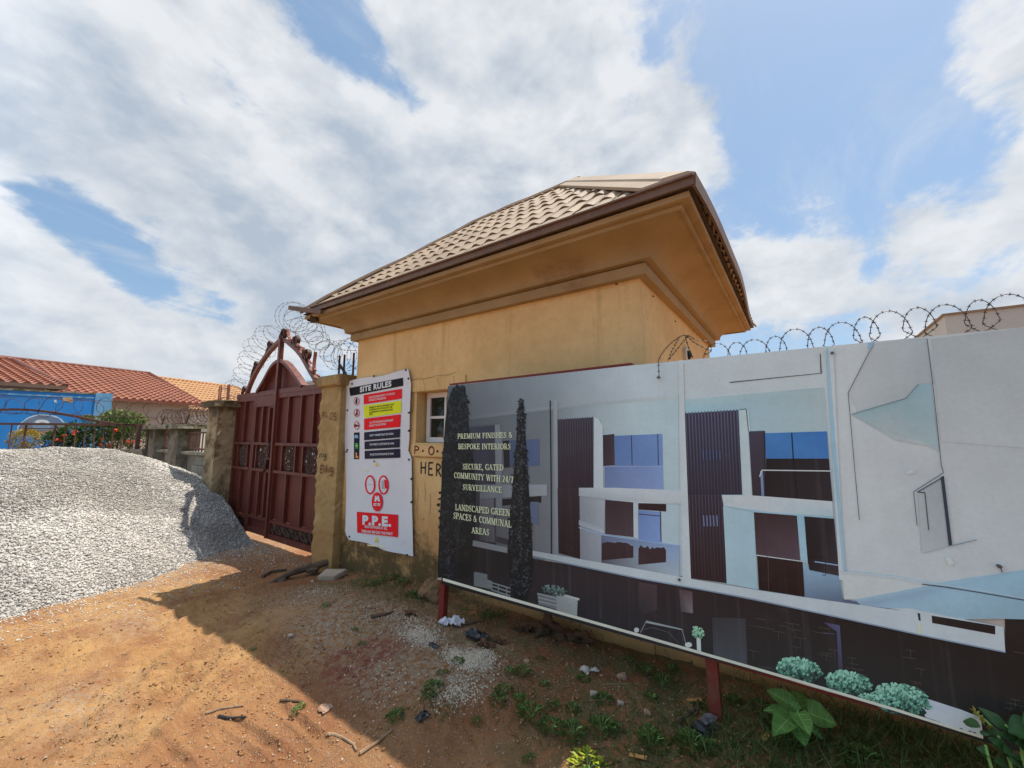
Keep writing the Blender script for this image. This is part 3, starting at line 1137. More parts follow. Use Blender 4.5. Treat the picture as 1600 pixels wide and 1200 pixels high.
# roof planes
EZ = 3.250
ex0, ex1, ey0, ey1 = HX0 - OV + .02, HX1 + OV, HY0 - OV, HY1 + OV
RY = 4.62
RX0, RX1, RZ = -3.66, -2.20, 5.12
m = MB()
m.add([(ex0, ey0, EZ - .03), (ex1, ey0, EZ - .03), (ex1, ey1, EZ - .03), (ex0, ey1, EZ - .03), (RX0, RY, RZ - .03), (RX1, RY, RZ - .03)],
      [(0, 1, 5, 4), (1, 2, 5), (2, 3, 4, 5), (3, 0, 4), (3, 2, 1, 0)])
roof = m.build('roof', 'underside_dark', house)


def tile_grid(w, l, nu=8, amp=.022, step=.020):
    """one pressed tile: a rolled crest and a flat pan, raised at its lower edge; local u, v, n"""
    V, Fc = [], []
    us = [i / nu for i in range(nu + 1)]

    def h(u):
        k = max(0.0, math.sin(math.pi * (u - .18) / .64)) if .18 < u < .82 else 0.0
        return amp * (k ** .75)
    for r_, (v, lift) in enumerate([(0.0, step), (.5, step * .5), (1.0, 0.0)]):
        for u in us:
            k = h(u)
            V.append((u * w, v * l, k * (.65 + .5 * (1 - v)) + lift * (.25 + .75 * k / amp) + .004))
    for r_ in range(2):
        for i in range(nu):
            a = r_ * (nu + 1) + i
            Fc.append((a, a + 1, a + nu + 2, a + nu + 1))
    b = len(V)
    for u in us:
        V.append((u * w, .012, h(u) * .55 - .002))
    for i in range(nu):
        Fc.append((b + i, b + i + 1, i + 1, i))
    return V, Fc


def tile_plane(A, B, T0, T1, w, l, parent, mat, single=True, name='roof_tile', amp=.015, step=.011):
    """cover the slope with eave A->B and ridge T0->T1 (T0 above A side)"""
    A, B, T0, T1 = Vector(A), Vector(B), Vector(T0), Vector(T1)
    u = (B - A).normalized()
    n = u.cross(T0 - A).normalized()
    if n.z < 0:
        n = -n
    v = n.cross(u).normalized()
    if (T0 - A).dot(v) < 0:
        v = -v
    W = (B - A).length

    def uv(P):
        return ((P - A).dot(u), (P - A).dot(v))
    t0, t1 = uv(T0), uv(T1)
    Hh = t0[1]
    nu, nv = int(math.ceil(W / w)), int(math.ceil(Hh / l))
    V0, F0 = tile_grid(w, l, 8, amp, step)
    o0 = Vector(ORIGIN.get(parent.name, (0, 0, 0)))
    Mx = Matrix((u, v, n)).transposed().to_4x4()
    shared = None
    allm = MB()
    for j in range(nv):
        for i in range(nu):
            x0, y0 = i * w, j * l
            cs = [(x0, y0), (x0 + w, y0), (x0, y0 + l), (x0 + w, y0 + l)]

            def inside(p):
                x, y = p
                return x >= t0[0] * y / Hh - 1e-6 and x <= W + (t1[0] - W) * y / Hh + 1e-6 and y <= Hh + 1e-6
            ins = [inside(p) for p in cs]
            mid = inside((x0 + w / 2, y0 + .02)) or inside((x0 + w * .9, y0 + .02)) or inside((x0 + w * .1, y0 + .02))
            if not any(ins) and not mid:
                continue
            if all(ins) and single:
                if shared is None:
                    shared = bpy.data.meshes.new(name)
                    shared.from_pydata(V0, [], F0)
                    shared.materials.append(MATS[mat])
                    shared.polygons.foreach_set('use_smooth', [False] * len(shared.polygons))
                ob = bpy.data.objects.new(name, shared)
                COL.objects.link(ob)
                ob.parent = parent
                jit = random.uniform(-.003, .004)
                ob.matrix_local = Matrix.Translation(A + u * x0 + v * y0 + n * jit - o0) @ Mx
                continue
            bm = bmesh.new()
            vs_ = [bm.verts.new((x0 + p[0], y0 + p[1], p[2])) for p in V0]
            for f in F0:
                bm.faces.new([vs_[k] for k in f])
            for (p, nn) in [((0, 0, 0), (-Hh, t0[0], 0)), ((W, 0, 0), (Hh, -(t1[0] - W), 0)), ((0, Hh, 0), (0, 1, 0))]:
                bmesh.ops.bisect_plane(bm, geom=bm.verts[:] + bm.edges[:] + bm.faces[:], plane_co=p, plane_no=nn, clear_outer=True)
            if len(bm.faces):
                bm.verts.ensure_lookup_table()
                bm.verts.index_update()
                mm = MB() if single else allm
                mm.add([A + u * q.co.x + v * q.co.y + n * q.co.z for q in bm.verts], [[q.index for q in f.verts] for f in bm.faces])
                if single:
                    mm.build(name, mat, parent)
            bm.free()
    if not single:
        return allm.build(name, mat, parent, kind='stuff')


tile_plane((ex0, ey0, EZ), (ex1, ey0, EZ), (RX0, RY, RZ), (RX1, RY, RZ), .163, .335, roof, 'roof_sheet')
tile_plane((ex1, ey0, EZ), (ex1, ey1, EZ), (RX1, RY, RZ), (RX1, RY, RZ), .163, .335, roof, 'roof_sheet', False, 'side_tiles')
tile_plane((ex1, ey1, EZ), (ex0, ey1, EZ), (RX1, RY, RZ), (RX0, RY, RZ), .163, .335, roof, 'roof_sheet', False, 'side_tiles')
tile_plane((ex0, ey1, EZ), (ex0, ey0, EZ), (RX0, RY, RZ), (RX0, RY, RZ), .163, .335, roof, 'roof_sheet', False, 'side_tiles')


def cap_strip(P0, P1, n0, n1, w0, lift, name, mat='ridge_sheet', wob=0.0, lip=.02, taper=1.0, clip=False):
    """folded cap along P0->P1 lying over slopes with normals n0 and n1"""
    P0, P1, n0, n1 = Vector(P0), Vector(P1), Vector(n0).normalized(), Vector(n1).normalized()
    d = (P1 - P0).normalized()
    s0 = d.cross(n0).normalized()
    s1 = d.cross(n1).normalized()
    if s0.dot(n1) > 0:
        s0 = -s0
    if s1.dot(n0) > 0:
        s1 = -s1
    up = (n0 + n1).normalized()
    K = 9
    m = MB()
    for k in range(K):
        t = k / (K - 1)
        P = P0.lerp(P1, t) + up * (lift * (1 if clip else min(1, .1 + t * 4)) + wob * math.sin(t * 9.0) + wob * .6 * math.sin(t * 23))
        w = w0 * min(1.0, (taper + (1 - taper) * min(1.0, t / .3)))
        r = [P + s0 * w - n0 * lip, P + s0 * w, P + s0 * (w * .62), P + s0 * (w * .58) + n0 * .012, P + s0 * min(.03, w * .5) + up * .004, P + s1 * min(.03, w * .5) + up * .004,
             P + s1 * (w * .58) + n1 * .012, P + s1 * (w * .62), P + s1 * w, P + s1 * w - n1 * lip]
        m.v += [tuple(q) for q in r]
    for k in range(K - 1):
        for i in range(9):
            a = k * 10 + i
            m.f.append((a, a + 1, a + 11, a + 10))
    if clip:
        bm = bmesh.new()
        vv = [bm.verts.new(q) for q in m.v]
        for f in m.f:
            bm.faces.new([vv[i] for i in f])
        for pl, pn in [((0, ey0 - .012, 0), (0, -1, 0)), ((ex1 + .02, 0, 0), (1, 0, 0))]:
            bmesh.ops.bisect_plane(bm, geom=bm.verts[:] + bm.edges[:] + bm.faces[:], plane_co=pl, plane_no=pn, clear_outer=True)
        for e in list(bm.edges):
            a_, b_ = e.verts
            if abs(a_.co.y - (ey0 - .012)) < 1e-4 and abs(b_.co.y - (ey0 - .012)) < 1e-4:
                lo_ = [bm.verts.new((q.co.x, q.co.y + .001, max(EZ - .01, q.co.z - .085))) for q in (a_, b_)]
                bm.faces.new((a_, b_, lo_[1], lo_[0]))
        bm.verts.ensure_lookup_table()
        bm.verts.index_update()
        m = MB()
        m.add([q.co for q in bm.verts], [[q.index for q in f.verts] for f in bm.faces])
        bm.free()
    return m.build(name, mat, roof)


nf = Vector((0, -(RZ - EZ), RY - ey0)).normalized()
nr_ = Vector((RZ - EZ, 0, ex1 - RX1)).normalized()
nl = Vector((-(RZ - EZ), 0, RX0 - ex0)).normalized()
nb = Vector((0, RZ - EZ, ey1 - RY)).normalized()
_c0, _c1 = Vector((ex1, ey0, EZ + .012)), Vector((RX1, RY, RZ))
cap_strip(_c0 - (_c1 - _c0).normalized() * .55, _c1, nf, nr_, .27, .05, 'hip_cap', lip=.025, clip=True)
cap_strip((ex0 - .03, ey0 - .03, EZ + .01), (RX0, RY, RZ), nf, nl, .10, .035, 'hip_cap', wob=.010, taper=.3)
cap_strip((ex1, ey1, EZ), (RX1, RY, RZ), nb, nr_, .14, .045, 'hip_cap')
cap_strip((ex0, ey1, EZ), (RX0, RY, RZ), nb, nl, .12, .04, 'hip_cap')
cap_strip((RX0 - .06, RY, RZ + .01), (RX1 + .05, RY, RZ + .01), nf, nb, .14, .04, 'ridge_cap', wob=.004)
# fascia boards: front straight, right one bowed and lifted off the tiles, left end broken away
m = MB()
m.box(ex0 + .22, ex1 + .012, ey0 - .022, ey0 - .004, 3.211, EZ + .024)
m.box(ex0 + .22, ex1 + .012, ey0 - .04, ey0 - .0225, EZ + .012, EZ + .024)
m.build('fascia', 'fascia_brown', house)
m = MB()
K = 14
for k in range(K + 1):
    t = k / K
    y = ey0 - .012 + t * (ey1 - ey0)
    bow = .045 * math.sin(math.pi * min(1, t * 1.12)) - .02 * t
    lift = .055 * math.sin(math.pi * t) + .015 * math.sin(t * 14)
    x = ex1 + .02 + bow
    fl_ = min(1.0, .02 + t * 5)
    m.v += [(x - .02, y, EZ - .045 + lift), (x, y, EZ - .05 + lift), (x + .008, y, EZ + .03 + lift), (x - .02 - .14 * fl_, y, EZ + .03 + .12 * fl_ + lift), (x - .025 - .14 * fl_, y, EZ + .02 + .115 * fl_ + lift), (x - .018, y, EZ + .02 + lift)]
for k in range(K):
    for i in range(6):
        a = k * 6 + i
        b = k * 6 + (i + 1) % 6
        m.f.append((a, b, b + 6, a + 6))
m.f += [(0, 1, 2, 3, 4, 5), tuple(K * 6 + i for i in (5, 4, 3, 2, 1, 0))]
m.build('fascia', 'fascia_brown', house)
m = MB()
m.box(ex1 - .1, ex1 - .03, ey0 + .03, ey1 - .1, 3.207, 3.235)
for k in range(22):
    y = ey0 + .1 + k * .19
    m.box(ex1 - .09, ex1 + .004, y, y + .05, 3.235, 3.27)
m.build('rafter_ends', 'underside_dark', house)
m = MB()
m.box(ex0 + .02, ex0 + .05, ey0 + .05, ey1 - .1, 3.15, 3.26)
m.box(ex0 + .0, ex0 + .2, ey0 + .05, ey0 + .08, 3.17, 3.24)
m.lump((ex0 + .12, ey0 + .07, 3.19), .06, 4, 2, .5)
m.lump((ex0 + .2, ey0 + .05, 3.16), .05, 9, 2, .5)
m.build('broken_eave', 'underside_dark', house)
p0, p1 = on_y(453, 481, 2.36), on_y(503, 488, 2.47)
m = MB()
m.obox(p0, p1, .045, .05)
m.build('loose_batten', 'fascia_brown', house)
# small bolt holes and mud-wasp spots under the band
m = MB()
for (px, py, Y) in [(963, 444, 2.999)]:
    q = on_y(px, py, Y)
    m.lump((q[0], q[1], q[2]), .013, 3, 1, .3, (1, .4, .7))
for (y, z) in [(3.35, 2.86), (4.1, 2.82)]:
    m.lump((HX1 + .003, y, z), .013, 5, 1, .3, (.4, 1, .8))
m.build('mud_spots', 'earth_clod', house)


def smooth(pts, k=6):
    out = []
    n = len(pts)
    for i in range(n - 1):
        p0, p1, p2, p3 = (np.array(pts[max(0, i - 1)]), np.array(pts[i]), np.array(pts[i + 1]), np.array(pts[min(n - 1, i + 2)]))
        for j in range(k):
            t = j / k
            out.append(tuple(.5 * ((2 * p1) + (-p0 + p2) * t + (2 * p0 - 5 * p1 + 4 * p2 - p3) * t * t + (-p0 + 3 * p1 - 3 * p2 + p3) * t ** 3)))
    out.append(tuple(pts[-1]))
    return out


# ---------------------------------------------------------------- hand-painted words
def strokes(lines, w, name, mat, parent, y, jitter=.0):
    """flat brush strokes on the plane y: lines of (x, z)"""
    m = MB()
    for i, ln in enumerate(lines):
        pts = [(p[0], p[1]) for p in ln]
        n = len(pts)
        L_, R_ = [], []
        for k in range(n):
            a = pts[max(0, k - 1)]
            b = pts[min(n - 1, k + 1)]
            d = Vector((b[0] - a[0], b[1] - a[1]))
            if d.length < 1e-9:
                d = Vector((1, 0))
            d.normalize()
            ww = w * (.8 + .4 * random.random()) / 2
            L_.append((pts[k][0] - d.y * ww, y - .0003 * i, pts[k][1] + d.x * ww))
            R_.append((pts[k][0] + d.y * ww, y - .0003 * i, pts[k][1] - d.x * ww))
        b0 = len(m.v)
        m.v += L_ + R_
        for k in range(n - 1):
            m.f.append((b0 + k, b0 + k + 1, b0 + n + k + 1, b0 + n + k))
    return m.build(name, mat, parent)


def arc(cx, cz, rx, rz, a0, a1, n=10):
    return [(cx + rx * math.cos(math.radians(a0 + (a1 - a0) * k / n)), cz + rz * math.sin(math.radians(a0 + (a1 - a0) * k / n))) for k in range(n + 1)]


def hand(ch, x, z, w, h):
    """brush letter in a box"""
    def q(*pts):
        return [(x + a * w, z + b * h) for a, b in pts]

    def A(cx, cz, rx, rz, a0, a1):
        return arc(x + cx * w, z + cz * h, rx * w, rz * h, a0, a1)
    return {
        'P': [q((.1, 0), (.12, 1)), A(.15, .74, .6, .26, 90, -90)],
        'O': [A(.5, .5, .42, .48, 80, 445)],
        'S': [A(.5, .74, .38, .25, 30, 270), A(.5, .25, .4, .25, 90, -150)],
        'H': [q((.1, 0), (.08, 1)), q((.85, 0), (.9, 1)), q((.1, .5), (.87, .53))],
        'E': [q((.1, 0), (.1, 1)), q((.1, 1), (.85, 1.02)), q((.1, .5), (.7, .52)), q((.1, 0), (.9, .02))],
        'R': [q((.1, 0), (.1, 1)), A(.12, .75, .62, .25, 90, -90), q((.3, .5), (.9, 0))],
        '.': [A(.3, .45, .09, .06, 0, 360)],
        'n': [q((.1, 0), (.1, .7)), A(.45, .4, .34, .3, 170, 0), q((.79, .42), (.8, 0))],
        'g': [A(.45, .4, .35, .28, 20, 380), q((.8, .65), (.8, -.2)), A(.48, -.2, .32, .2, 0, -160)],
        'i': [q((.4, 0), (.4, .62)), A(.4, .85, .05, .05, 0, 360)],
        'W': [q((.0, 1), (.25, 0), (.5, .7), (.75, 0), (1, 1))],
        'w': [q((.0, .7), (.25, 0), (.5, .5), (.75, 0), (1, .7))],
    }[ch]


def paint_word(word, x, z, w, h, gap, sw, name, mat, parent, y, tilt=0.0):
    L_ = []
    for i, ch in enumerate(word):
        if ch != ' ':
            L_ += hand(ch, x + i * (w + gap), z + tilt * i, w, h)
    return strokes(L_, sw, name, mat, parent, y)


paint_word('P.O.S', -3.415, 1.488, .095, .088, .015, .016, 'painted_word', 'hand_paint_red', house, 2.9705)
paint_word('HERE', -3.335, 1.285, .085, .125, .032, .018, 'painted_word', 'hand_paint_black', house, 2.9985, -.006)

crk = []
for st in [[(-3.55, 2.305), (-3.42, 2.318), (-3.33, 2.309), (-3.22, 2.316), (-3.12, 2.33), (-3.0, 2.322), (-2.9, 2.33), (-2.84, 2.342)], [(-3.1, 2.302), (-3.085, 2.26), (-3.05, 2.22)], [(-3.3, 2.3), (-3.31, 2.27), (-3.28, 2.22), (-3.29, 2.175)],
           [(-3.46, 2.29), (-3.49, 2.2), (-3.475, 2.1), (-3.49, 1.95)], [(-2.86, 2.30), (-2.85, 2.25), (-2.855, 2.15)], [(-3.42, 1.46), (-3.3, 1.452), (-3.1, 1.458), (-2.9, 1.45)],
           [(-3.38, 1.16), (-3.36, 1.05), (-3.375, .93), (-3.35, .8)], [(-3.27, 1.2), (-3.25, 1.1), (-3.26, 1.0)], [(-3.18, 1.1), (-3.17, .95), (-3.19, .85)]]:
    crk.append(st)
strokes([smooth(q, 4) for q in crk], .0045, 'plaster_crack', 'crack_brown', house, 2.9975)
strokes([smooth(q, 4) for q in crk[1:5]], .0045, 'plaster_crack', 'crack_brown', house, 2.9805)
# small round fitting on the side wall
fit = thing('wall_fitting', 'small round white fitting with dark centre on the gatehouse side wall', 'wall lamp', (HX1, 4.45, 2.53))
m = MB()
m.tube([(HX1 + .002, 4.45, 2.53), (HX1 + .03, 4.45, 2.53)], .085, 16)
m.tube([(HX1 + .03, 4.45 + .085 * math.cos(a * .3927), 2.53 + .085 * math.sin(a * .3927)) for a in range(16)], .012, 6, True)
m.build('base_plate', 'pvc_white', fit)
m = MB()
m.tube([(HX1 + .031, 4.45, 2.53), (HX1 + .05, 4.45, 2.53), (HX1 + .07, 4.45, 2.53)], .05, 14, radii=[.05, .045, .02])
m.build('lens', 'lens_black', fit)

# ================================================================ GATE PILLARS AND GATE
def rough_box(m, x0, x1, y0, y1, z0, z1, amp=.012, seed=0, nz=14, nx=5):
    """worn masonry shaft: box whose arrises wander"""
    b = len(m.v)
    per = []
    for k in range(nx):
        per.append((x0 + (x1 - x0) * k / nx, y0))
    for k in range(nx):
        per.append((x1, y0 + (y1 - y0) * k / nx))
    for k in range(nx):
        per.append((x1 - (x1 - x0) * k / nx, y1))
    for k in range(nx):
        per.append((x0, y1 - (y1 - y0) * k / nx))
    n = len(per)
    for i in range(nz + 1):
        z = z0 + (z1 - z0) * i / nz
        for k, (x, y) in enumerate(per):
            corner = k % nx == 0
            a = amp * (2.2 if corner else .7)
            f = float(vnoise(k * 1.7 + seed * 7.3, i * .83 + seed, seed)) - .5
            cx, cy = (x0 + x1) / 2, (y0 + y1) / 2
            dx, dy = x - cx, y - cy
            q = max(abs(dx), abs(dy))
            m.v.append((x + dx / q * a * f, y + dy / q * a * f, z))
    for i in range(nz):
        for k in range(n):
            a = b + i * n + k
            c = b + i * n + (k + 1) % n
            m.f.append((a, c, c + n, a + n))
    m.f.append(tuple(b + nz * n + k for k in range(n)))
    m.f.append(tuple(b + k for k in range(n))[::-1])


rp = thing('gate_pillar', 'ochre gate pillar painted with small red words, touching the gatehouse wall', 'gate pillar', (-5.0, 3.05, 0), 'pillars either side of the gate')
m = MB()
rough_box(m, -5.235, -4.763, 2.9, 3.24, -.15, 2.33, .015, 3, 46)
m.build('shaft', 'right_pillar_paint', rp)
m = MB()
m.box(-4.763, -4.588, 3.003, 3.2, -.15, 2.32)
m.build('wall_return', 'ochre_wall_paint', rp)
m = MB()
m.bbox(-5.29, -4.70, 2.84, 3.27, 2.332, 2.475, .02)
m.build('cap', 'right_pillar_paint', rp)
paint_word('P.OS', -5.155, 1.90, .07, .095, .022, .013, 'painted_word', 'hand_paint_red', rp, 2.8835, -.006)
paint_word('ng', -5.16, 1.40, .075, .07, .02, .013, 'painted_word', 'hand_paint_black', rp, 2.8835)
paint_word('EWwg', -5.12, 1.205, .07, .095, .006, .016, 'painted_word', 'hand_paint_red', rp, 2.8835, .006)
m = MB()
for x in (-5.17, -5.05, -4.83):
    m.obox((x, 3.1, 2.47), (x + .0, 3.1, 2.80), .02, .02)
m.obox((-5.08, 3.05, 2.66), (-4.95, 3.1, 2.475), .025, .025)
m.build('wire_spike', 'gate_iron', rp)

lp = thing('gate_pillar', 'weathered mossy concrete gate pillar rising from the gravel heap', 'gate pillar', (-8.7, 2.97, 0), 'pillars either side of the gate')
m = MB()
rough_box(m, -8.93, -8.46, 2.8, 3.16, -.1, 2.2, .017, 8, 40)
m.build('shaft', 'left_pillar_paint', lp)
m = MB()
rough_box(m, -9.03, -8.37, 2.72, 3.24, 2.2, 2.31, .03, 11, 2)
m.lump((-8.62, 2.95, 2.31), .10, 3, 2, .5, (2.4, 1.3, .25))
m.build('cap', 'left_pillar_paint', lp)
m = MB()
for x in (-8.95, -8.86, -8.55, -8.48):
    m.obox((x, 2.95, 2.30), (x, 2.95, 2.62), .018, .018)
m.build('wire_spike', 'salmon_rust', lp)

GY = 3.1
gate = thing('entrance_gate', 'tall maroon sheet-metal gate with pointed arch top and scrolls', 'gate', (-6.85, GY, 0))


def frame_bar(m, x0, z0, x1, z1, w=.05, d=.05, y=GY):
    m.obox((x0, y, z0), (x1, y, z1), d, w, up=(0, 0, 1) if abs(x1 - x0) > abs(z1 - z0) else (1, 0, 0))


def scroll_panel(x0, x1, z0, z1, parent, mat='gate_iron'):
    m = MB()
    w = (x1 - x0)
    h = (z1 - z0)
    n = max(1, int(round(w / (h * 1.5))))
    for k in range(n):
        a = x0 + w * k / n
        cw = w / n
        for s in (0, 1):
            cx = a + cw * (.28 + .44 * s)
            cz = z0 + h * .5
            pts = []
            for i in range(20):
                t = i / 19
                ang = (t * 560 + (0 if s else 180)) * math.pi / 180
                r = (1 - .62 * t)
                pts.append((cx + math.cos(ang) * cw * .22 * r, GY + .005, cz + math.sin(ang) * h * .44 * r))
            m.tube(pts, .011, 5)
        m.tube([(a + cw * .04, GY + .005, z0 + h * .12), (a + cw * .5, GY + .005, z0 + h * .5), (a + cw * .96, GY + .005, z0 + h * .88)], .009, 5)
        m.tube([(a + cw * .04, GY + .005, z0 + h * .88), (a + cw * .5, GY + .005, z0 + h * .5), (a + cw * .96, GY + .005, z0 + h * .12)], .009, 5)
    for k in range(n + 1):
        a = x0 + w * k / n
        m.obox((a, GY + .004, z0), (a, GY + .004, z1), .012, .018)
    m.build('scroll_panel', mat, parent)
    m = MB()
    m.box(x0, x1, GY + .03, GY + .034, z0 - .02, z1 + .02)
    m.build('sheet_panel', 'gate_iron', parent)
    return m


def grille(x0, x1, z0, z1, parent, seed):
    """cast ornamental insert: a close tangle of curls that lets specks of daylight through"""
    rnd = random.Random(seed)
    m = MB()
    cx, cz = (x0 + x1) / 2, (z0 + z1) / 2
    rx, rz = (x1 - x0) / 2, (z1 - z0) / 2
    m.tube([(cx + rx * .98 * math.cos(a * .3927), GY + .012, cz + rz * .98 * math.sin(a * .3927)) for a in range(16)], .010, 5, True)
    ov = [(cx + rx * 1.0 * math.cos(a * math.pi / 8), cz + rz * 1.0 * math.sin(a * math.pi / 8)) for a in range(16)]
    rc = [(cx + 1.08 * rx * max(-1, min(1, 1.42 * math.cos(a * math.pi / 8))), cz + 1.06 * rz * max(-1, min(1, 1.42 * math.sin(a * math.pi / 8)))) for a in range(16)]
    b = len(m.v)
    m.v += [(p[0], GY + .02, p[1]) for p in ov] + [(p[0], GY + .02, p[1]) for p in rc]
    m.f += [(b + k, b + (k + 1) % 16, b + 16 + (k + 1) % 16, b + 16 + k) for k in range(16)]
    for i in range(74):
        while True:
            a, b = rnd.uniform(-1, 1), rnd.uniform(-1, 1)
            if a * a + b * b < .86:
                break
        r = rnd.uniform(.022, .042)
        a0 = rnd.uniform(0, 6.28)
        pts = [(cx + a * rx + r * math.cos(a0 + k * .55), GY + .012 + rnd.uniform(-.006, .006), cz + b * rz + r * 1.3 * math.sin(a0 + k * .55)) for k in range(10)]
        m.tube(pts, .0088, 4)
    m.build('grille', 'gate_iron', parent)


def leaf_part(name, x0, x1, bars_top, bars_low, grilles, zbot, zscroll, scroll, rails=(1.12, 1.55), ztop=2.36, plain_mid=()):
    m = MB()
    frame_bar(m, x0 + .025, zbot, x0 + .025, ztop, .05)
    frame_bar(m, x1 - .025, zbot, x1 - .025, ztop, .05)
    frame_bar(m, x0 + .05, ztop - .035, x1 - .05, ztop - .035, .07, .048)
    frame_bar(m, x0 + .05, zbot + .04, x1 - .05, zbot + .04, .08, .048)
    leaf = m.build(name, 'gate_maroon', gate)
    for z in rails + (zscroll,):
        m = MB()
        frame_bar(m, x0 + .05, z, x1 - .05, z, .042, .05, GY - .006)
        m.build('rail', 'gate_maroon', leaf)

    def field(za, zb, bars):
        xs = [x0 + .02] + list(bars) + [x1 - .02]
        for a, b in zip(xs[:-1], xs[1:]):
            mm = MB()
            K = 5
            for i in range(K + 1):
                t = i / K
                for zz in (za, (za + zb) / 2, zb):
                    y = GY + .028 - .006 * math.sin(math.pi * t) - .004 * random.random()
                    mm.v.append((a + (b - a) * t, y, zz))
            for i in range(K):
                for q in range(2):
                    c = i * 3 + q
                    mm.f.append((c, c + 3, c + 4, c + 1))
            mm.build('sheet_panel', 'gate_sheet_maroon', leaf)
        for bx in bars:
            mm = MB()
            frame_bar(mm, bx, za, bx, zb, .034, .045, GY - .002)
            mm.build('bar', 'gate_maroon', leaf)
    field(rails[1] + .02, ztop - .07, bars_top)
    field(zscroll + .02, rails[0] - .02, bars_low)
    # middle band: inserts between bars
    edges = sorted(set([e for g in grilles for e in g[:2]]))
    for e in edges:
        mm = MB()
        frame_bar(mm, e, rails[0] + .021, e, rails[1] - .021, .03, .045, GY - .002)
        mm.build('bar', 'gate_maroon', leaf)
    for k, (a, b) in enumerate(grilles):
        grille(a + .016, b - .016, rails[0] + .03, rails[1] - .03, leaf, int(abs(a * 100)))
    for a, b in plain_mid:
        mm = MB()
        mm.box(a, b, GY + .022, GY + .026, rails[0], rails[1])
        mm.build('sheet_panel', 'gate_sheet_maroon', leaf)
    if scroll:
        scroll_panel(x0 + .05, x1 - .05, zbot + .082, zscroll - .021, leaf)
    else:
        mm = MB()
        mm.box(x0 + .05, x1 - .05, GY + .018, GY + .022, zbot + .06, zscroll)
        mm.build('sheet_panel', 'gate_sheet_maroon', leaf)
    return leaf


right_leaf = leaf_part('gate_leaf', -6.87, -5.245, (-6.49, -6.1, -5.74), (-6.42, -5.95), ((-6.60, -6.19), (-5.97, -5.54)), .09, .36, True,
                       plain_mid=((-6.82, -6.61), (-6.18, -5.98), (-5.53, -5.29)))
left_leaf = leaf_part('gate_leaf', -8.44, -7.665, (-8.07,), (-8.05,), ((-8.22, -7.84),), .09, .33, True, plain_mid=((-8.39, -8.23), (-7.83, -7.71)))
wicket = leaf_part('wicket_door', -7.655, -6.885, (-7.36, -7.12), (-7.33, -7.10), ((-7.50, -7.10),), .11, .36, False, ztop=2.24, plain_mid=((-7.605, -7.51), (-7.09, -6.93)))
m = MB()
frame_bar(m, -7.665, 2.30, -6.875, 2.30, .122, .046)
m.build('head_rail', 'gate_maroon', gate)
m = MB()
frame_bar(m, -8.44, 2.395, -5.245, 2.395, .075, .06)
m.build('top_rail', 'gate_maroon', gate)
m = MB()
frame_bar(m, -6.878, .1, -6.878, 3.28, .055, .07, GY - .022)
m.build('centre_post', 'gate_maroon', gate)
# slide bolt and handle of the wicket
m = MB()
m.tube([(-7.05, GY - .045, 1.58), (-7.0, GY - .05, 1.60), (-6.96, GY - .05, 1.45), (-7.06, GY - .05, 1.18), (-7.12, GY - .045, 1.10)], .014, 6)
m.box(-7.08, -6.92, GY - .06, GY - .036, 1.30, 1.335)
wb = m.build('bolt_handle', 'gate_iron', wicket)
m = MB()
m.box(-7.02, -6.93, GY - .05, GY - .02, 2.13, 2.17)
m.build('hinge', 'gate_iron', wicket)

ARCH = [(-8.10, 2.42), (-7.98, 2.60), (-7.79, 2.80), (-7.50, 3.02), (-7.22, 3.17), (-6.88, 3.26), (-6.53, 3.115), (-6.22, 2.92), (-5.98, 2.70), (-5.78, 2.52), (-5.66, 2.42)]
INNER = [(-7.62, 2.43), (-7.40, 2.61), (-7.2, 2.79), (-7.05, 2.875), (-6.88, 2.905), (-6.72, 2.86), (-6.56, 2.77), (-6.28, 2.575), (-6.10, 2.43)]


def flat_arch(path, wr, y0, y1):
    """flat-bar arch: constant radial width wr, depth y0..y1"""
    m = MB()
    n = len(path)
    rows = []
    for i, p in enumerate(path):
        a = np.array(path[max(0, i - 1)])
        b = np.array(path[min(n - 1, i + 1)])
        d = (b - a) / np.linalg.norm(b - a)
        nn = np.array([-d[1], d[0]]) * wr / 2
        q0, q1 = np.array(p) + nn, np.array(p) - nn
        rows.append([(q0[0], y0, q0[1]), (q1[0], y0, q1[1]), (q1[0], y1, q1[1]), (q0[0], y1, q0[1])])
    for r in rows:
        m.v += r
    for i in range(n - 1):
        for k in range(4):
            a = i * 4 + k
            b = i * 4 + (k + 1) % 4
            m.f.append((a, b, b + 4, a + 4))
    m.f += [(0, 1, 2, 3), tuple((n - 1) * 4 + k for k in (3, 2, 1, 0))]
    return m


AS = smooth(ARCH)
lft = [p for p in AS if p[0] <= -6.88 + 1e-6]
rgt = [p for p in AS if p[0] >= -6.88 - 1e-6]
flat_arch(lft, .062, GY - .03, GY + .03).build('arch_bar', 'gate_maroon', gate)
flat_arch(rgt, .062, GY - .03, GY + .03).build('arch_bar', 'gate_maroon', gate)
IS = smooth(INNER)
inr = flat_arch(IS, .05, GY - .05, GY + .06).build('inner_arch', 'gate_maroon', gate)
m = MB()
poly = IS
c0 = (-6.88, 2.433)
m.v = [(c0[0], GY + .05, c0[1])] + [(p[0], GY + .05, p[1]) for p in poly]
for i in range(1, len(poly)):
    m.f.append((0, i, i + 1))
m.build('tympanum_sheet', 'gate_sheet_maroon', inr)


def scroll(cx, cz, r, rot, mat, name='scroll_ornament', turns=1.15, wid=.03, flip=1):
    m = MB()
    pts = []
    for i in range(22):
        t = i / 21
        a = rot + flip * t * turns * 2 * math.pi
        rr = r * (1 - .5 * t)
        pts.append((cx + rr * math.cos(a), cz + rr * math.sin(a)))
    flat_arch(pts, .016, GY - wid / 2, GY + wid / 2)
    return flat_arch(pts, .018, GY - wid, GY + wid).build(name, mat, gate)


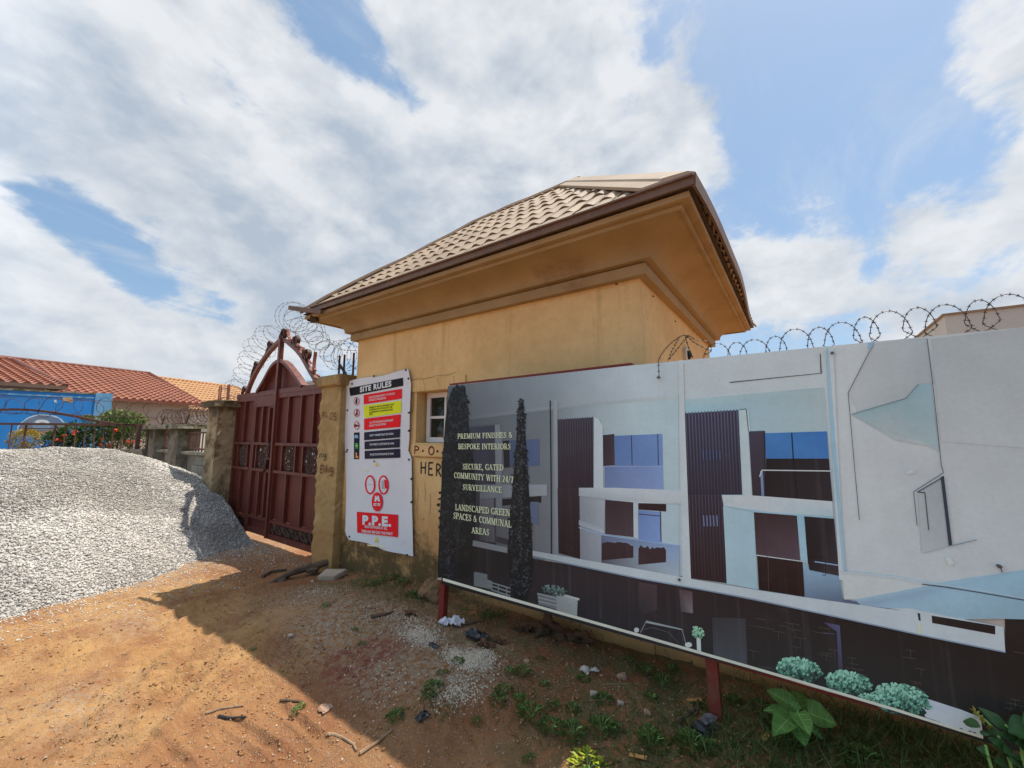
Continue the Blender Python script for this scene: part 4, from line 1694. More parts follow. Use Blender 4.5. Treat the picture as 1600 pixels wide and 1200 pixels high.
def spike(x, z, dx, dz, mat):
    m = MB()
    pts = smooth([(x, z), (x + dx * .5 - .03, z + dz * .55), (x + dx, z + dz)], 5)
    flat_arch(pts, .022, GY - .022, GY + .022).build('arch_spike', mat, gate)


scroll(-6.85, 3.36, .085, .6, 'gate_iron')
scroll(-6.42, 3.20, .085, 2.4, 'gate_iron')
scroll(-6.06, 2.93, .10, 2.4, 'gate_iron')
scroll(-7.33, 3.24, .06, .2, 'gate_iron')
scroll(-7.80, 2.94, .055, .2, 'gate_iron')
scroll(-8.20, 2.52, .055, .2, 'gate_iron')
for (x, z, dx, dz, mt) in [(-7.0, 3.25, .13, .19, 'gate_iron'), (-6.74, 3.42, .18, -.24, 'salmon_rust'), (-7.45, 3.08, .13, .15, 'gate_iron'), (-7.98, 2.63, .15, .33, 'gate_iron'),
                           (-6.42, 3.27, .20, -.33, 'salmon_rust'), (-5.80, 2.47, -.02, .46, 'salmon_rust'), (-8.3, 2.44, .12, .12, 'gate_iron'), (-6.2, 3.05, .12, -.18, 'salmon_rust')]:
    spike(x, z, dx, dz, mt)
for k in range(6):
    p = rgt[int(4 + k * 4)]
    q = rgt[int(6 + k * 4)]
    m = MB()
    m.obox((p[0] + .04, GY, p[1] + .06), (q[0] + .055, GY, q[1] + .07), .03, .02)
    m.build('arch_spike', 'salmon_rust', gate)


# ================================================================ RAZOR WIRE
def barb(m, p, t, s=.02):
    """one four-pointed barb: two thin crossed blades"""
    t = Vector(t).normalized()
    a = t.orthogonal().normalized()
    a.rotate(Matrix.Rotation(random.uniform(0, 6.28), 3, t))
    b = t.cross(a)
    p = Vector(p)
    for u in (a, b):
        m.add([p + u * s + t * s * .5, p + t * .004, p - u * s + t * s * .5, p - t * .004 - u * .0, p - u * s * .2, p + u * s * .2],
              [(0, 1, 5), (1, 2, 4)])
    m.add([p + a * s * .9 - t * s * .5, p + b * .003, p - a * s * .9 - t * s * .5, p - b * .003], [(0, 1, 2, 3)])


def wire_thing(paths, name, label, cat, loc, mat='razor_steel', r=.0025, gap=.085, s=.02, group=None):
    root = thing(name, label, cat, loc, group)
    w, b = MB(), MB()
    for pts in paths:
        w.tube(pts, r, 4)
        acc = random.uniform(0, gap)
        for p, q in zip(pts[:-1], pts[1:]):
            p, q = Vector(p), Vector(q)
            L_ = (q - p).length
            while acc < L_:
                barb(b, p.lerp(q, acc / max(L_, 1e-6)), q - p, s)
                acc += gap * random.uniform(.85, 1.15)
            acc -= L_
    w.build('wire', mat, root)
    b.build('barbs', mat, root, kind='stuff')
    return root


def helix(path, radius, pitch, n=18, wob=.12, flat=1.0, rfun=None):
    """coil round a polyline"""
    P = [Vector(p) for p in path]
    seg = [(b - a).length for a, b in zip(P[:-1], P[1:])]
    tot = sum(seg)
    N = int(tot / pitch * n)
    out = []
    rnd = random.Random(int(tot * 100))
    ph = [rnd.uniform(0, 6.28) for _ in range(4)]
    for i in range(N + 1):
        s = tot * i / N
        acc = 0
        for k, L_ in enumerate(seg):
            if s <= acc + L_ or k == len(seg) - 1:
                c = P[k].lerp(P[k + 1], (s - acc) / L_)
                d = (P[min(k + 2, len(P) - 1)] - P[max(k - 1, 0)]).normalized() if False else (P[k + 1] - P[k]).normalized()
                break
            acc += L_
        a = 2 * math.pi * i / n
        side = d.cross(Vector((0, 1, 0))).normalized()
        up = Vector((0, 1, 0))
        R_ = radius * (1 + wob * math.sin(s * 3.1 + ph[0]) + wob * .6 * math.sin(a * .37 + ph[1]))
        if rfun:
            R_ *= rfun(s / tot)
        out.append(c + side * (R_ * math.cos(a)) + up * (R_ * math.sin(a) * flat) + d * (pitch * .35 * math.sin(a + ph[2])))
    return out


gate_path = smooth([(-9.25, 3.16, 2.36), (-8.8, 3.16, 2.60), (-8.45, 3.16, 2.86), (-8.05, 3.16, 3.16), (-7.60, 3.18, 3.40), (-7.3, 3.2, 3.50)], 6)
wire_thing([helix(gate_path, .19, .135, 20, .26)], 'razor_wire_coil', 'razor wire coil climbing from the mossy pillar up the left side of the gate arch', 'razor wire', (-8.5, 3.1, 2.3), group='razor wire coils over the gate')
gp2 = smooth([(-6.85, 3.15, 3.62), (-6.55, 3.15, 3.62), (-6.3, 3.15, 3.42), (-5.95, 3.15, 3.18), (-5.55, 3.15, 2.92), (-5.15, 3.15, 2.80), (-4.70, 3.17, 2.78)], 6)
gp3 = [on_y(445, 502, 3.15), on_y(470, 497, 3.1), on_y(503, 505, 3.1), on_y(511, 528, 3.1), on_y(530, 545, 3.1), on_y(558, 548, 3.1)]
wire_thing([helix(gp2, .18, .125, 20, .3), smooth([tuple(p) for p in gp3], 5)], 'razor_wire_coil', 'tangled razor wire coil between the gate arch and the gatehouse wall', 'razor wire', (-5.8, 3.1, 2.4), group='razor wire coils over the gate')

# ================================================================ PERIMETER WALL BEHIND THE HOARDING, WITH WRAPPED RAZOR WIRE
pw = thing('perimeter_wall', 'ochre perimeter wall running behind the hoarding from the gatehouse corner', 'wall', (2.0, 3.1, 0))
m = MB()
m.box(HX1 + .002, 6.0, 3.01, 3.2, -.2, 2.02)
m.build('wall_face', 'ochre_wall_paint', pw)
m = MB()
m.box(HX1 + .004, 6.0, 2.98, 3.23, 2.02, 2.08)
m.build('coping', 'coping_concrete', pw)
paths = []
x = -.42
k = 0
while x < 4.2:
    rx, rz = ((.084, .130), (.060, .108))[k % 2]
    rx *= random.uniform(.92, 1.08)
    zc = 2.325 + .075 * max(0.0, min(1.0, (x + .3) / .9)) - rz + random.uniform(-.012, .016)
    y = 3.05 + random.uniform(-.02, .02)
    top = [(x + rx * math.cos(a), y + .012 * math.sin(2 * a), zc + rz * math.sin(a)) for a in [math.radians(-8 + 196 * i / 14) for i in range(15)]]
    path = [(x - rx * 1.05, y - .01, zc - rz * 1.35), (x, y - .008, zc - rz * .62)] + top + [(x, y + .008, zc - rz * .62), (x + rx * 1.05, y + .01, zc - rz * 1.35)]
    paths.append(smooth(path, 2))
    x += (.115, .104)[k % 2] * random.uniform(.92, 1.08)
    k += 1
tailp = [on_y(1112, 548, 3.02), on_y(1095, 541, 3.0), on_y(1082, 533, 2.95), on_y(1070, 524, 2.9), on_y(1055, 531, 2.8), on_y(1040, 545, 2.68), on_y(1030, 560, 2.54), on_y(1029, 570, 2.46), on_y(1030, 591, 2.46)]
tail2 = [on_y(1076, 524, 2.95), on_y(1060, 543, 2.9), on_y(1045, 562, 2.85)]
tail3 = [on_y(1062, 526, 2.95), on_y(1050, 548, 2.85), on_y(1043, 566, 2.8)]
tail4 = [on_y(1083, 560, 3.0), on_y(1075, 540, 2.98), on_y(1072, 524, 2.95), on_y(1088, 531, 3.0), on_y(1106, 534, 3.0), on_y(1111, 548, 3.03), on_y(1098, 556, 3.03)]
paths += [smooth([tuple(p) for p in q], 5) for q in (tailp, tail2, tail3, tail4)]
wire_thing(paths, 'razor_wire_coil', 'row of dark razor wire loops along the wall top above the printed hoarding', 'razor wire', (1.5, 3.05, 2.08), 'razor_steel', .0022, .034, .0118)


# ================================================================ PRINTING
class Print:
    """flat print on a surface: polygons measured on the photograph, laid on the sheet they belong to"""

    def __init__(self, Y, albedo, surf=None, step=.0004, base=.0, dark=False):
        self.m = MB()
        self.dark = dark          # the printed picture fades to night at its left end
        self.Y, self.k, self.surf, self.step, self.base = Y, albedo, surf, step, base

    def col(self, c):
        q = [v / k for v, k in zip(lin(c), self.k)]
        f = min(1.0, .86 / max(q))
        return tuple(v * f for v in q)

    def place(self, x, z, layer):
        y = self.surf(x, z) if self.surf else self.Y
        return (x, y - self.base - self.step * layer, z)

    def at(self, px, py):
        q = on_y(px, py, self.Y)
        return (q[0], q[2])

    def world(self, pts, cols, layer):
        b = len(self.m.v)
        n = len(pts)
        self.n = (getattr(self, 'n', 0) + 1) % 400
        layer = layer + self.n * .002
        self.m.v += [self.place(x, z, layer) for x, z in pts]
        self.m.f.append(tuple(range(b, b + n)))
        if isinstance(cols, tuple):
            cols = [cols] * n
        self.m.c.append([self.col(c) for c in cols])

    def poly(self, pts, cols, layer):
        if self.dark and layer < 13:
            if isinstance(cols, tuple):
                cols = [cols] * len(pts)
            out = []
            for p, c in zip(pts, cols):
                f = .64 + .36 * min(1.0, max(0.0, (p[0] - 740) / 260.0))
                g = sum(c) / 3.0
                out.append(tuple((v + (g - v) * .12) * f for v in c))
            cols = out
        self.world([self.at(*p) for p in pts], cols, layer)

    def quad(self, pts, cols, layer, nu=6, nv=6):
        """four corners split finely, so it follows a wavy sheet and blends its corner colours"""
        P = [np.array(self.at(*p)) for p in pts]
        if isinstance(cols, tuple):
            cols = [cols] * 4
        Cc = [np.array(c, float) for c in cols]

        def mixq(A, s, t):
            return (A[0] * (1 - s) + A[1] * s) * (1 - t) + (A[3] * (1 - s) + A[2] * s) * t
        for i in range(nu):
            for j in range(nv):
                st = [(i / nu, j / nv), ((i + 1) / nu, j / nv), ((i + 1) / nu, (j + 1) / nv), (i / nu, (j + 1) / nv)]
                self.world([tuple(mixq(P, *q)) for q in st], [tuple(mixq(Cc, *q)) for q in st], layer)

    def line(self, pts, w, col, layer):
        for a, b in zip(pts[:-1], pts[1:]):
            d = Vector((b[0] - a[0], b[1] - a[1]))
            if d.length < 1e-6:
                continue
            d.normalize()
            n = Vector((-d.y, d.x)) * (w / 2)
            self.poly([(a[0] + n.x, a[1] + n.y), (b[0] + n.x, b[1] + n.y), (b[0] - n.x, b[1] - n.y), (a[0] - n.x, a[1] - n.y)], col, layer)

    def text(self, s, p0, p1, cap, col, layer, bold=0.0, glyphs=None, fit=True):
        """text on the baseline p0->p1 (pixels), cap height in pixels"""
        A, B = np.array(self.at(*p0)), np.array(self.at(*p1))
        T = np.array(self.at(p0[0], p0[1] - cap))
        hgt = np.linalg.norm(T - A)
        d = (B - A)
        L_ = np.linalg.norm(d)
        d = d / L_
        n = np.array([-d[1], d[0]])
        V, Fc, W = (glyphs or sans)(s, bold)
        for f in Fc:
            self.world([tuple(A + d * (V[i][0] / W * L_) + n * (V[i][1] * hgt)) for i in f], col, layer)


_SANS = {}


def sans(s, bold=0.0):
    """outlines of the built-in font, cap height 1"""
    if (s, bold) in _SANS:
        return _SANS[(s, bold)]
    cu = bpy.data.curves.new('lettering', 'FONT')
    cu.body = s
    cu.size = 1.0
    cu.offset = bold
    cu.resolution_u = 3
    cu.space_character = 1.0 + bold * 2.5
    ob = bpy.data.objects.new('lettering', cu)
    COL.objects.link(ob)
    dg = bpy.context.evaluated_depsgraph_get()
    me = bpy.data.meshes.new_from_object(ob.evaluated_get(dg))
    V = np.array([v.co[:2] for v in me.vertices])
    Fc = [tuple(p.vertices) for p in me.polygons]
    bpy.data.objects.remove(ob)
    bpy.data.curves.remove(cu)
    bpy.data.meshes.remove(me)
    x0, x1 = V[:, 0].min(), V[:, 0].max()
    V[:, 0] -= x0
    cap = .69 + bold
    V[:, 1] /= cap
    _SANS[(s, bold)] = (V, Fc, x1 - x0)
    return _SANS[(s, bold)]


# a plain book serif drawn with thick and thin strokes: (width, thick strokes, thin strokes, serif feet)
def _c(cx, cy, rx, ry, a0, a1, n=9):
    return arc(cx, cy, rx, ry, a0, a1, n)


_SER = {
    'A': (.78, [[(.36, 1), (.68, 0)]], [[(.36, 1), (.10, 0)], [(.2, .35), (.55, .35)]], [(.10, 0), (.68, 0)]),
    'B': (.68, [[(.16, 0), (.16, 1)], _c(.3, .27, .30, .26, 80, -80)], [[(.16, .98), (.36, .98)], _c(.32, .75, .24, .23, 90, -90), [(.16, .52), (.36, .52)], [(.16, .02), (.34, .02)]], [(.1, 0), (.1, 1)]),
    'C': (.72, [_c(.42, .5, .33, .48, 120, 240)], [_c(.42, .5, .33, .48, 40, 120), _c(.42, .5, .33, .48, 240, 320), [(.68, .72), (.68, .95)]], []),
    'D': (.76, [[(.16, 0), (.16, 1)], _c(.3, .5, .38, .48, 60, -60)], [[(.16, .98), (.34, .98)], [(.16, .02), (.34, .02)], _c(.3, .5, .38, .48, 90, 60), _c(.3, .5, .38, .48, -60, -90)], [(.1, 0), (.1, 1)]),
    'E': (.66, [[(.16, 0), (.16, 1)]], [[(.16, .97), (.58, .97)], [(.58, 1), (.58, .78)], [(.16, .52), (.45, .52)], [(.45, .62), (.45, .40)], [(.16, .03), (.6, .03)], [(.6, 0), (.6, .24)]], [(.1, 0), (.1, 1)]),
    'F': (.62, [[(.16, 0), (.16, 1)]], [[(.16, .97), (.56, .97)], [(.56, 1), (.56, .78)], [(.16, .52), (.44, .52)], [(.44, .62), (.44, .40)]], [(.16, 0), (.1, 1)]),
    'G': (.78, [_c(.42, .5, .33, .48, 120, 240), [(.66, .04), (.66, .42)]], [_c(.42, .5, .33, .48, 40, 120), _c(.42, .5, .33, .48, 240, 310), [(.68, .72), (.68, .95)]], [(.66, .42)]),
    'H': (.82, [[(.16, 0), (.16, 1)], [(.66, 0), (.66, 1)]], [[(.16, .52), (.66, .52)]], [(.16, 0), (.16, 1), (.66, 0), (.66, 1)]),
    'I': (.36, [[(.18, 0), (.18, 1)]], [], [(.18, 0), (.18, 1)]),
    'K': (.76, [[(.16, 0), (.16, 1)], [(.3, .56), (.64, 0)]], [[(.18, .42), (.6, 1)]], [(.16, 0), (.16, 1), (.62, 1), (.64, 0)]),
    'L': (.62, [[(.16, 0), (.16, 1)]], [[(.16, .03), (.56, .03)], [(.56, 0), (.56, .26)]], [(.16, 1), (.1, 0)]),
    'M': (.94, [[(.16, 1), (.46, .08)], [(.78, 0), (.78, 1)]], [[(.14, 0), (.14, 1)], [(.46, .08), (.78, 1)]], [(.14, 0), (.14, 1), (.78, 0), (.78, 1)]),
    'N': (.82, [[(.14, 1), (.66, 0)]], [[(.14, 0), (.14, 1)], [(.66, 0), (.66, 1)]], [(.14, 0), (.12, 1), (.66, 1)]),
    'O': (.80, [_c(.4, .5, .32, .48, 120, 240), _c(.4, .5, .32, .48, -60, 60)], [_c(.4, .5, .32, .48, 60, 120), _c(.4, .5, .32, .48, 240, 300)], []),
    'P': (.66, [[(.16, 0), (.16, 1)], _c(.32, .72, .26, .26, 60, -60)], [[(.16, .98), (.34, .98)], [(.16, .46), (.34, .46)], _c(.32, .72, .26, .26, 90, 60), _c(.32, .72, .26, .26, -60, -90)], [(.16, 0), (.1, 1)]),
    'R': (.74, [[(.16, 0), (.16, 1)], [(.36, .48), (.62, 0)]], [[(.16, .98), (.34, .98)], [(.16, .48), (.36, .48)], _c(.32, .73, .24, .25, 90, -90)], [(.16, 0), (.1, 1), (.64, 0)]),
    'S': (.58, [[(.14, .70), (.44, .34)]], [_c(.3, .75, .2, .23, 40, 190), _c(.28, .25, .22, .23, 20, -150), [(.48, .74), (.48, .96)], [(.08, .04), (.08, .28)]], []),
    'T': (.70, [[(.34, 0), (.34, 1)]], [[(.06, .97), (.62, .97)], [(.06, 1), (.06, .76)], [(.62, 1), (.62, .76)]], [(.34, 0)]),
    'U': (.80, [[(.16, 1), (.16, .3)]], [_c(.4, .3, .25, .28, 180, 360), [(.65, .3), (.65, 1)]], [(.16, 1), (.65, 1)]),
    'V': (.76, [[(.1, 1), (.38, 0)]], [[(.38, 0), (.64, 1)]], [(.1, 1), (.64, 1)]),
    'W': (1.06, [[(.1, 1), (.34, 0)], [(.52, 1), (.74, 0)]], [[(.34, 0), (.52, 1)], [(.74, 0), (.96, 1)]], [(.1, 1), (.52, 1), (.96, 1)]),
    'Y': (.72, [[(.34, 0), (.34, .46)], [(.08, 1), (.34, .46)]], [[(.34, .46), (.6, 1)]], [(.34, 0), (.08, 1), (.6, 1)]),
    '&': (.84, [[(.2, .82), (.66, .04)]], [_c(.32, .78, .16, .2, -20, 230), _c(.3, .25, .24, .24, 110, 340), [(.52, .18), (.72, .52)]], []),
    ',': (.28, [[(.14, .1), (.14, 0), (.08, -.18)]], [], []),
    '/': (.44, [], [[(.04, -.08), (.38, 1.05)]], []),
    '2': (.56, [[(.44, .62), (.1, .04)]], [_c(.28, .72, .2, .26, 170, -20), [(.1, .03), (.5, .03)]], []),
    '4': (.58, [[(.4, 0), (.4, 1)]], [[(.4, 1), (.06, .3)], [(.06, .3), (.52, .3)]], [(.4, 0)]),
    '7': (.54, [[(.46, .97), (.22, 0)]], [[(.08, .97), (.48, .97)], [(.08, .98), (.08, .78)]], []),
    ' ': (.34, [], [], []),
}


def serif(s, bold=0.0):
    V, Fc = [], []
    x = 0.0

    def stroke(pts, w):
        for a, b in zip(pts[:-1], pts[1:]):
            d = Vector((b[0] - a[0], b[1] - a[1]))
            if d.length < 1e-6:
                continue
            d.normalize()
            n = Vector((-d.y, d.x)) * (w / 2)
            e = d * (w * .25)
            i = len(V)
            V.extend([(x + a[0] + n.x - e.x, a[1] + n.y - e.y), (x + b[0] + n.x + e.x, b[1] + n.y + e.y), (x + b[0] - n.x + e.x, b[1] - n.y + e.y), (x + a[0] - n.x - e.x, a[1] - n.y - e.y)])
            Fc.append((i, i + 1, i + 2, i + 3))
    for ch in s:
        w, thick, thin, feet = _SER[ch]
        for st in thick:
            stroke(st, .17)
        for st in thin:
            stroke(st, .095)
        for fx, fy in feet:
            stroke([(fx - .14, .035 if fy < .5 else .965), (fx + .14, .035 if fy < .5 else .965)], .07)
        x += w + .06
    return np.array(V), Fc, x

# ================================================================ SITE RULES BANNER
BY = 2.985


def banner_y(x, z):
    u = (x + 4.83) / 1.4
    w = (z - .44) / 2.0
    y = BY - .016 * (float(vnoise(x * 1.6 + 3, z * 1.3, 77)) - .1) - .008 * math.sin(z * 2.3 + x)
    # left edge and lower left corner curl off the wall
    y -= .05 * max(0, .12 - u) / .12 * max(0, .35 - w) / .35
    y -= .03 * max(0, u - .9) / .1 * abs(math.sin(w * 5.5)) * .6
    return y


ban = thing('site_rules_banner', 'white SITE RULES banner with red, yellow and black panels nailed to the ochre wall', 'banner', (-4.1, 2.98, .44))
_bl = [(536.5, 598.5), (537.5, 640), (538.5, 700), (541, 770), (540, 833), (546, 843)]
_br = [(639.5, 576.5), (645, 600), (643, 645), (641.5, 688), (639, 703), (645, 715), (646, 760), (646.5, 830), (646, 869.5)]


def edge_at(E_, t):
    z = [on_y(*p, BY) for p in E_]
    z0, z1 = z[0][2], z[-1][2]
    zz = z0 + (z1 - z0) * t
    for a, b in zip(z[:-1], z[1:]):
        if zz >= b[2] - 1e-9:
            q = (zz - a[2]) / (b[2] - a[2])
            return a[0] + (b[0] - a[0]) * q, zz
    return z[-1][0], zz


m = MB()
NU, NV = 26, 44
for j in range(NV + 1):
    xa, za = edge_at(_bl, j / NV)
    xb, zb = edge_at(_br, j / NV)
    for i in range(NU + 1):
        u = i / NU
        x = xa + (xb - xa) * u
        z = za + (zb - za) * u + .018 * math.sin(math.pi * u) * math.sin(u * 7 + j * .0) * (1 if j in (0, NV) else .0)
        m.v.append((x, banner_y(x, z), z))
for j in range(NV):
    for i in range(NU):
        a = j * (NU + 1) + i
        m.f.append((a, a + NU + 1, a + NU + 2, a + 1))
m.build('sheet', 'banner_vinyl', ban, smooth=True)
pr = Print(BY, (.72, .64, .62), banner_y, .0012, .004)
RED, YEL, INK, NAVY = (214, 22, 30), (206, 208, 32), (20, 20, 22), (34, 30, 48)
WHT = (222, 222, 224)
pr.quad([(547.5, 606.5), (631.5, 590.5), (632, 603), (549, 619)], INK, 1, 10, 2)
pr.text('SITE RULES', (564.5, 613), (614, 603.6), 8.2, WHT, 3, .045)
pr.quad([(570, 617.5), (630, 607.5), (630, 623), (570, 632)], RED, 1, 8, 3)
pr.quad([(570, 634), (629.5, 626), (629, 645), (571, 653)], YEL, 1, 8, 3)
pr.quad([(570.5, 654.5), (628.5, 647.5), (627.5, 667), (570.5, 672)], RED, 1, 8, 3)
for (a, b, c, d) in [((570.5, 675.5), (627.5, 670), (627, 683.5), (570.5, 688)), ((571, 690), (627, 685.5), (626.5, 699), (571, 702)), ((571, 704.5), (627, 701), (627, 715), (571, 717))]:
    pr.quad([a, b, c, d], NAVY, 1, 8, 3)
for s, p0, p1, c, ink in [('UNAUTHORISED ENTRY TO THIS SITE', (578.5, 622.8), (619.5, 616.5), 2.9, WHT), ('IS STRICTLY PROHIBITED', (578.5, 627.2), (605.5, 623.4), 2.9, WHT),
                          ('PARENTS ARE TO ENSURE THAT', (579, 638.2), (618.5, 633), 2.4, INK), ('CHILDREN DO NOT PLAY ON THIS', (579, 641.8), (615, 637.2), 2.4, INK),
                          ('DANGEROUS CONSTRUCTION', (579, 645.6), (616, 641.2), 2.4, INK), ('SITE', (579, 649), (584.2, 648.3), 2.4, INK),
                          ('ALL VISITORS AND DRIVERS MUST', (579.5, 662), (617, 658), 3.1, WHT), ('REPORT TO SITE OFFICE', (579.5, 667), (605.5, 664), 3.1, WHT),
                          ('SAFETY HELMETS MUST BE WORN', (579.5, 681.8), (617, 679.2), 3.0, WHT), ('HIGH VISIBILITY JACKETS MUST BE WORN', (579.5, 696), (618, 694.3), 3.0, WHT),
                          ('PROTECTIVE FOOTWEAR MUST BE WORN', (580, 711.8), (617, 710.3), 3.0, WHT)]:
    pr.text(s, p0, p1, c, ink, 3, .02)


def ell(cx, cy, rx, ry, n=22, a0=0, a1=360):
    return [(cx + rx * math.cos(math.radians(a0 + (a1 - a0) * k / n)), cy + ry * math.sin(math.radians(a0 + (a1 - a0) * k / n))) for k in range(n)]


def ringp(cx, cy, rx, ry, w, col, layer, n=24):
    o, i_ = ell(cx, cy, rx, ry, n), ell(cx, cy, rx - w, ry - w, n)
    for k in range(n):
        k2 = (k + 1) % n
        pr.poly([o[k], o[k2], i_[k2], i_[k]], col, layer)


for (cx, cy) in [(558.8, 627), (558.8, 645.3), (558.8, 664.5)]:
    pr.poly(ell(cx, cy, 4.2, 6.4), WHT, 1)
    ringp(cx, cy, 4.3, 6.5, .9, (190, 25, 40), 3)
# raised hand, running child, truck
pr.poly([(557.4, 630.5), (557.2, 625.6), (557.9, 625.3), (558, 622.6), (558.7, 622.5), (559, 622), (559.7, 622.2), (560.2, 622.8), (560.4, 628), (559.6, 631.3), (558, 631.6)], INK, 4)
pr.poly(ell(559.3, 641.6, .9, 1.2, 10), INK, 4)
pr.poly([(558.3, 643), (560.2, 643), (560.8, 646.5), (560, 647), (560.4, 650), (559.5, 650), (559, 647.4), (557.6, 649.8), (556.8, 649.2), (558, 646)], INK, 4)
pr.line([(556, 650), (561.8, 640.5)], .8, (190, 25, 40), 6)
pr.poly([(555.2, 663.6), (557.6, 662.6), (557.6, 664), (559, 664.4), (562.2, 664), (562.2, 666), (560.4, 666.4), (559.4, 667), (556, 666.6), (555.2, 666)], INK, 4)
pr.line([(556, 669), (561.8, 659.8)], .8, (190, 25, 40), 6)
pr.quad([(554.2, 676), (563, 675.5), (562, 717), (554, 717.5)], (24, 26, 38), 1, 2, 6)
pr.poly(ell(558.3, 682.5, 3.1, 3.0, 14, 180, 372), (150, 185, 215), 3)
pr.poly([(555.2, 683), (561.6, 683), (561.8, 684.6), (555.2, 684.4)], (120, 160, 195), 4)
pr.poly([(556.6, 693), (558, 692), (559.8, 692), (561, 693.2), (560.6, 700.8), (556.8, 701)], (50, 150, 70), 3)
pr.poly([(556.7, 696), (560.8, 696), (560.8, 697.2), (556.7, 697.2)], (190, 200, 120), 5)
pr.poly([(556.9, 707), (559.2, 707), (559.2, 712), (561.6, 713.6), (561.4, 715.4), (556.5, 715.4), (557.2, 711)], (205, 130, 60), 3)
# the three round signs and the PPE plate
pr.poly([(585.6, 719), (587.6, 721.6), (585.8, 722.4), (584.4, 720)], (30, 60, 60), 2)
pr.poly([(586.6, 727), (589.4, 721.4), (590.6, 722.6), (593.4, 728), (591.6, 728), (590.2, 725.4), (588.2, 729)], (226, 198, 110), 2)
pr.poly([(571.5, 735), (577, 733.6), (577, 735), (571.5, 736)], (226, 205, 140), 2)
for (cx, cy) in [(579, 757.3), (600, 757.6)]:
    pr.poly(ell(cx, cy, 6.2, 12.6, 24), WHT, 1)
    ringp(cx, cy, 8.2, 15, 2.6, (205, 30, 45), 2, 30)
pr.line([(573, 757), (585, 757)], .7, (150, 150, 155), 3)
pr.poly([(597, 752), (601, 750), (600.6, 764), (597, 763)], (150, 152, 160), 3)
pr.poly([(601.5, 749), (605, 750.5), (605.5, 762), (602, 764)], (205, 30, 45), 4)
pr.poly(ell(590.2, 784, 8.6, 15, 26), (205, 30, 45), 4)
pr.poly([(586, 783), (587.4, 774.5), (589.2, 774.5), (590, 777), (591.4, 774.5), (593, 774.5), (595, 783), (592.4, 783.6), (590.4, 780), (588.6, 783.6)], WHT, 6)
pr.poly([(584.4, 786.5), (589.4, 786.2), (589.4, 790), (584.8, 790)], WHT, 6)
pr.poly([(590.8, 786.2), (595.6, 786.5), (595.2, 790.2), (590.8, 790)], WHT, 6)
pr.line([(584.6, 788.2), (595.6, 788.4)], .8, (205, 30, 45), 7)
pr.quad([(558.4, 799.4), (622.2, 804.2), (622, 839.2), (559.2, 831.8)], (218, 24, 34), 2, 10, 5)
pr.text('P.P.E.', (567.6, 818.4), (612, 822), 14, WHT, 4, .06)
pr.text('MUST BE WORN AT ALL', (571.5, 824.3), (606, 827.6), 4, WHT, 4, .03)
pr.text('TIMES AND BEYOND THIS POINT', (566, 831.2), (614.4, 836.2), 4, WHT, 4, .03)
pr.poly([(585.4, 847), (588.4, 839.4), (590.4, 840), (592.2, 848), (590.4, 848), (589.2, 844), (587.6, 846.6)], (228, 200, 100), 2)
pr.quad([(575, 850.2), (602, 853.6), (602, 855.6), (575, 852.4)], (222, 208, 165), 2, 3, 1)
pr.m.build('printed_panels', 'banner_print', ban)
for px, py in [(552, 600), (586, 588), (636, 578.5), (640.5, 592), (544, 641), (541.5, 706), (543, 731 - 28), (642, 645), (641.5, 673), (641, 718), (645.5, 748), (645.5, 784), (636.5, 873 - 6), (590, 856.5), (547, 838)]:
    q = on_y(px, py, BY)
    m = MB()
    m.tube([(q[0], banner_y(q[0], q[2]) - .012, q[2]), (q[0], banner_y(q[0], q[2]) + .004, q[2])], .014, 8, radii=[.011, .015])
    m.build('nail_washer', 'steel_pin', ban)

# ================================================================ PRINTED HOARDING
HY = 2.5
hoard = thing('printed_hoarding', 'long printed hoarding of a white house on red posts, with cream lettering', 'billboard', (.2, HY, .2))
tl, tm_, bl = on_y(700, 603, HY), on_y(985, 571, HY), on_y(683, 905, HY)
ZT, ZB, XR = 2.134, .512, 2.6
outline = [(tl[0], tl[2]), (tm_[0], tm_[2]), (.78, ZT), (XR, ZT), (XR, ZB), (.5, ZB), (-.7, .517), (bl[0], bl[2])]
m = MB()
m.prism([(x, z) for x, z in outline], HY + .002, HY + .022)
m.build('sheet_backing', 'board_back', hoard)
m = MB()
m.prism([(x, z) for x, z in outline], HY + .0, HY + .0018)
m.build('sheet_edge', 'board_edge', hoard)
for nm, p, q, w in [('frame_rail', (tl[0] - .004, 2.128), (tm_[0], 2.146), .03), ('frame_rail', (tm_[0], 2.118), (XR, 2.112), .03), ('frame_rail', (bl[0] + .01, .503), (XR, .503), .026), ('frame_rail', (tl[0] + .0, 2.11), (bl[0] + .01, .51), .03)]:
    m = MB()
    m.obox((p[0], HY + .045, p[1]), (q[0], HY + .045, q[1]), .045, w, up=(0, 0, 1) if abs(q[0] - p[0]) > .3 else (1, 0, 0))
    m.build(nm, 'post_red', hoard)
for x, lean in [(bl[0] + .035, -.02), (-.475, 0.012), (1.58, 0)]:
    m = MB()
    zg = g1(x, HY + .05) - .12
    m.obox((x + lean, HY + .05, zg), (x, HY + .05, .49), .058, .052, up=(0, 1, 0))
    m.obox((x, HY + .09, .52), (x + .0, HY + .09, 2.1), .05, .05, up=(0, 1, 0))
    m.build('post', 'post_red', hoard)
m = MB()
for x in (-1.5, .4, 1.2):
    m.obox((x, HY + .09, 2.0), (x, 3.0, 2.0), .03, .03)
m.build('wall_tie', 'post_red', hoard)

hp = Print(HY, (.60, .50, .515), None, .0005, .0012, True)
P, Q, LN = hp.poly, hp.quad, hp.line
